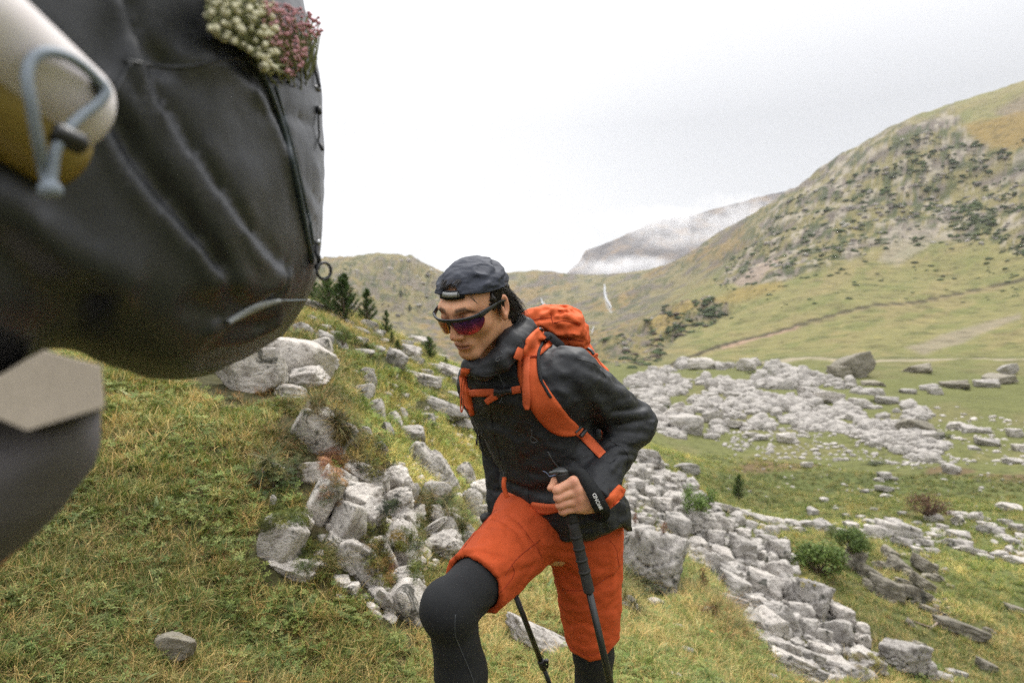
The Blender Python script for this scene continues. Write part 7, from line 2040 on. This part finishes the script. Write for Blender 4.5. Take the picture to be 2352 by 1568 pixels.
c = spline(np.array([P(115,436,.40), P(100,390,.40), P(86,320,.385), P(72,240,.375), P(62,180,.372), P(72,140,.375), P(105,120,.382), P(150,128,.395), P(190,152,.41), P(220,180,.425), P(240,200,.43), P(242,218,.43), P(222,240,.425), P(185,268,.415), P(150,305,.405), P(128,345,.40), P(120,400,.40), P(117,436,.40)]), 120)
v, f = tube(c, .0032, 10); mesh_obj('shock_cord', v, f, cordm, fpack)
v, f = tube([P(113,415,.398), P(114,428,.398), P(116,446,.400), P(117,452,.400)], [.0040, .0062, .0066, .0045], 12); mesh_obj('cord_knot', v, f, cordm, fpack)
v, f = tube(spline(np.array([P(120,300,.400), P(150,315,.405), P(185,330,.415)]), 8), .0068, 8); mesh_obj('cord_lock', v, f, M_BLK, fpack)
v, f = tube(spline(np.array([P(180,170,.428), P(215,195,.432), P(238,222,.436)]), 8), .0048, 8); mesh_obj('loop_tab', v, f, M_FP2, fpack)

# dried flowers in the side pocket
def fy(x, y):
    h, _ = surf(FB, min(x, 700), y); return (h[1] if h is not None else .80)-.012
def flowers():
    g = np.random.default_rng(12)
    SM = flat_mat('stem_green', (.16, .17, .06), .8); WM = flat_mat('dried_cream', (.60, .57, .40), .8, scale=200, var=.2); PMt = flat_mat('dried_pink', (.48, .24, .26), .8, scale=200, var=.35); LM = flat_mat('dried_sage', (.24, .25, .13), .8, scale=120, var=.35)
    D, F = ICO[1]
    def bunch(label, poly, n, size, mat, root, stemn, extra=None, squash=1.0, Y0=.74, dY=.10):
        e = empty('flower_bunch', P(*root), label=label, cat='flowers', group='dried flowers in the pocket of the black backpack')
        xs = [p[0] for p in poly]; ys = [p[1] for p in poly]; pts = []
        while len(pts) < n:
            x, y = g.uniform(min(xs), max(xs)), g.uniform(min(ys), max(ys))
            if inpoly(np.array([x]), np.array([y]), poly)[0]: pts.append(P(x, y, fy(x, y)-g.uniform(.0, .05)))
        st = []
        for q in pts[:stemn]:
            r0 = P(root[0]+g.uniform(-26, 26), root[1], root[2]); st.append(tube(spline(np.array([r0, (r0*.5+q*.5)+g.normal(size=3)*.006, q]), 8), .0009, 4, False))
        v, f = merge(st); mesh_obj('stem', v, f, SM, e)
        for q in pts:
            s = size*g.uniform(.6, 1.25); V = D*(1+.16*fbm(D*4+g.uniform(0, 9), 2, 3))[:, None]*s*np.array([1, 1, squash])+q
            mesh_obj('flower_head', V, [F], mat, e)
        if extra:
            V = []; Fs = []; o_ = 0
            for _ in range(extra):
                x, y = g.uniform(min(xs), max(xs)), g.uniform(min(ys), max(ys)); q = P(x, y, fy(x, y)-g.uniform(-.005, .03))
                if not inpoly(np.array([x]), np.array([y]), poly)[0]: continue
                s = size*g.uniform(.35, .6); V.append(D*s+q); Fs.append(F+o_); o_ += len(D)
            o = mesh_obj('filler_buds', np.vstack(V), [np.vstack(Fs)], LM if mat is WM else mat, e); o['kind'] = 'stuff'
    bunch('cream bobble-headed dried flowers poking out of the black backpack pocket', [(468,-30),(620,-30),(640,60),(640,110),(642,165),(612,172),(590,150),(565,110),(525,95),(478,75)], 170, .0031, WM, (655, 215, .82), 80, 900, Y0=.735)
    bunch('small pink dried flowers at the right of the bunch in the backpack pocket', [(600,0),(690,20),(735,40),(742,70),(722,100),(705,125),(690,160),(655,185),(640,120),(605,80)], 210, .0022, PMt, (676, 215, .86), 80, 420, Y0=.745)
flowers()

# ---------------------------------------------------------------- the person wearing it
per = empty('person', (-.85, .60, -1.0), label='walker at the left edge seen from waist to thigh, beige shirt and grey trousers', cat='person')
hipc = P(40, 1100, .44)
def fig(p):
    f32 = lambda *a: np.array(a, np.float32)
    hip = f32(-.50, .53, -.12)
    d = sd_ell(p, hip, (.12, .08, .10)); d = smin(d, sd_cap(p, hip+f32(-.06, 0, .05), hip+f32(-.16, .0, .42), .08, .09), .05)
    d = smin(d, sd_cap(p, hip+f32(-.25, -.02, .46), hip+f32(-.02, .02, .46), .075), .05)
    d = smin(d, sd_cap(p, hip+f32(-.15, 0, .5), hip+f32(-.16, -.02, .66), .06), .04); d = smin(d, sd_ell(p, hip+f32(-.17, -.03, .76), (.085, .10, .115)), .02)
    for s, k, a in ((-1, f32(-.84, .47, -.58), f32(-.86, .55, -.95)), (1, f32(-.80, .64, -.56), f32(-.90, .76, -.90))):
        h = hip+f32(-.11+.02*s, .01*s, -.02); d = smin(d, sd_cap(p, h, k, .045, .042), .03); d = smin(d, sd_cap(p, k, a, .058, .042), .02); d = smin(d, sd_cap(p, a, a+f32(-.13, -.05, -.04), .042, .034), .02)
    for s in (-1, 1):
        sh = hip+f32(-.14+.17*s, 0, .45); d = smin(d, sd_cap(p, sh, sh+f32(-.06, -.02, -.28), .05, .04), .03); d = smin(d, sd_cap(p, sh+f32(-.06, -.02, -.28), sh+f32(-.16, .05, -.48), .038, .028), .02)
    return d
v, f = isosurf(fig, [-1.15, .18, -1.12], [-.10, .95, .78], .012); mesh_obj('body', v, f, M_SKIN, per, attrs={'tint': np.tile([.45, .24, .14], (len(v), 1))})
# trousers: outline read off the photograph, given the depth of a hip and thigh
def blob_poly(poly, Y, T, Rr, name, mat, res=.009, back=.0, rough=0., extra=None, lo_=None, hi_=None):
    q = np.array([P(x, y, Y) for x, y in poly]); pl = [(a[0], a[2]) for a in q]
    def sd(p):
        yy_ = np.maximum(p[..., 1], .15); d2 = (polysd(1176+FPX*p[..., 0]/yy_, 784-FPX*p[..., 2]/yy_, poly)*yy_/FPX).astype(np.float32); q1 = d2+Rr; q2 = np.abs(p[..., 1]-(Y+back))-T+Rr
        d = np.sqrt(np.maximum(q1, 0)**2+np.maximum(q2, 0)**2)+np.minimum(np.maximum(q1, q2), 0)-Rr
        if extra is not None: d = smin(d, extra(p), .03)
        return d-.003*fbm(p*14, 3, 6)-rough*(1-np.abs(fbm(p*9, 3, 8)))
    ys_ = (Y+back-T, Y+back+T); Q = np.array([P(x, y, k) for x, y in poly for k in ys_]); lo = Q.min(0)-.02; hi = Q.max(0)+.02
    if lo_ is not None: lo, hi = np.minimum(lo, lo_), np.maximum(hi, hi_)
    v, f = isosurf(sd, lo, hi, res); return mesh_obj(name, v, f, mat, per)
blob_poly([(-420,930),(228,905),(232,1000),(218,1060),(190,1110),(140,1170),(70,1240),(0,1300),(-140,1390),(-420,1560)], .44, .105, .09, 'trousers', fabric_mat('grey_trousers', (.13, .122, .132), rough=.9, wrinkle=10, wd=.004), back=.06,
  extra=lambda p: np.minimum(smin(sd_cap(p, [-.60, .52, -.18], [-.84, .47, -.58], .090, .075), sd_cap(p, [-.84, .47, -.58], [-.86, .55, -.90], .075, .060), .02), smin(sd_cap(p, [-.62, .54, -.16], [-.80, .64, -.56], .080, .075), sd_cap(p, [-.80, .64, -.56], [-.90, .76, -.86], .075, .060), .02)), lo_=[-1.0, .35, -.97], hi_=[-.3, .84, 0])
def panel():
    """flat stiff beige hem: an angular slab"""
    poly = [(-420,960),(-420,905),(0,862),(60,826),(104,803),(150,818),(232,838),(236,885),(240,934),(150,961),(62,988),(0,962),(-160,905)]
    n = len(poly); V = [P(x, y, .372) for x, y in poly]+[P(x, y, .50) for x, y in poly]
    F = [tuple(range(n))[::-1], tuple(range(n, 2*n))]; Q = [(k, (k+1) % n, n+(k+1) % n, n+k) for k in range(n)]
    mesh_obj('shirt', V, [np.array(F), np.array(Q)], fabric_mat('beige_shirt', (.40, .345, .28), rough=.9, wrinkle=10, wd=.004), per, smooth=False)
panel()
# ================================================================== haze
def haze():
    v, f = box((0, 0, 134.5), (3300, 3300, 330))
    m = bpy.data.materials.new('haze'); m.use_nodes = True; nt = m.node_tree; nt.nodes.clear()
    o = N(nt, 'ShaderNodeOutputMaterial'); pv = N(nt, 'ShaderNodeVolumePrincipled')
    pv.inputs['Color'].default_value = (.97, .975, 1, 1); pv.inputs['Density'].default_value = .00014; pv.inputs['Anisotropy'].default_value = .2
    nt.links.new(pv.outputs[0], o.inputs['Volume'])
    mesh_obj('haze', v, f, m, smooth=False, kind='stuff')
haze()
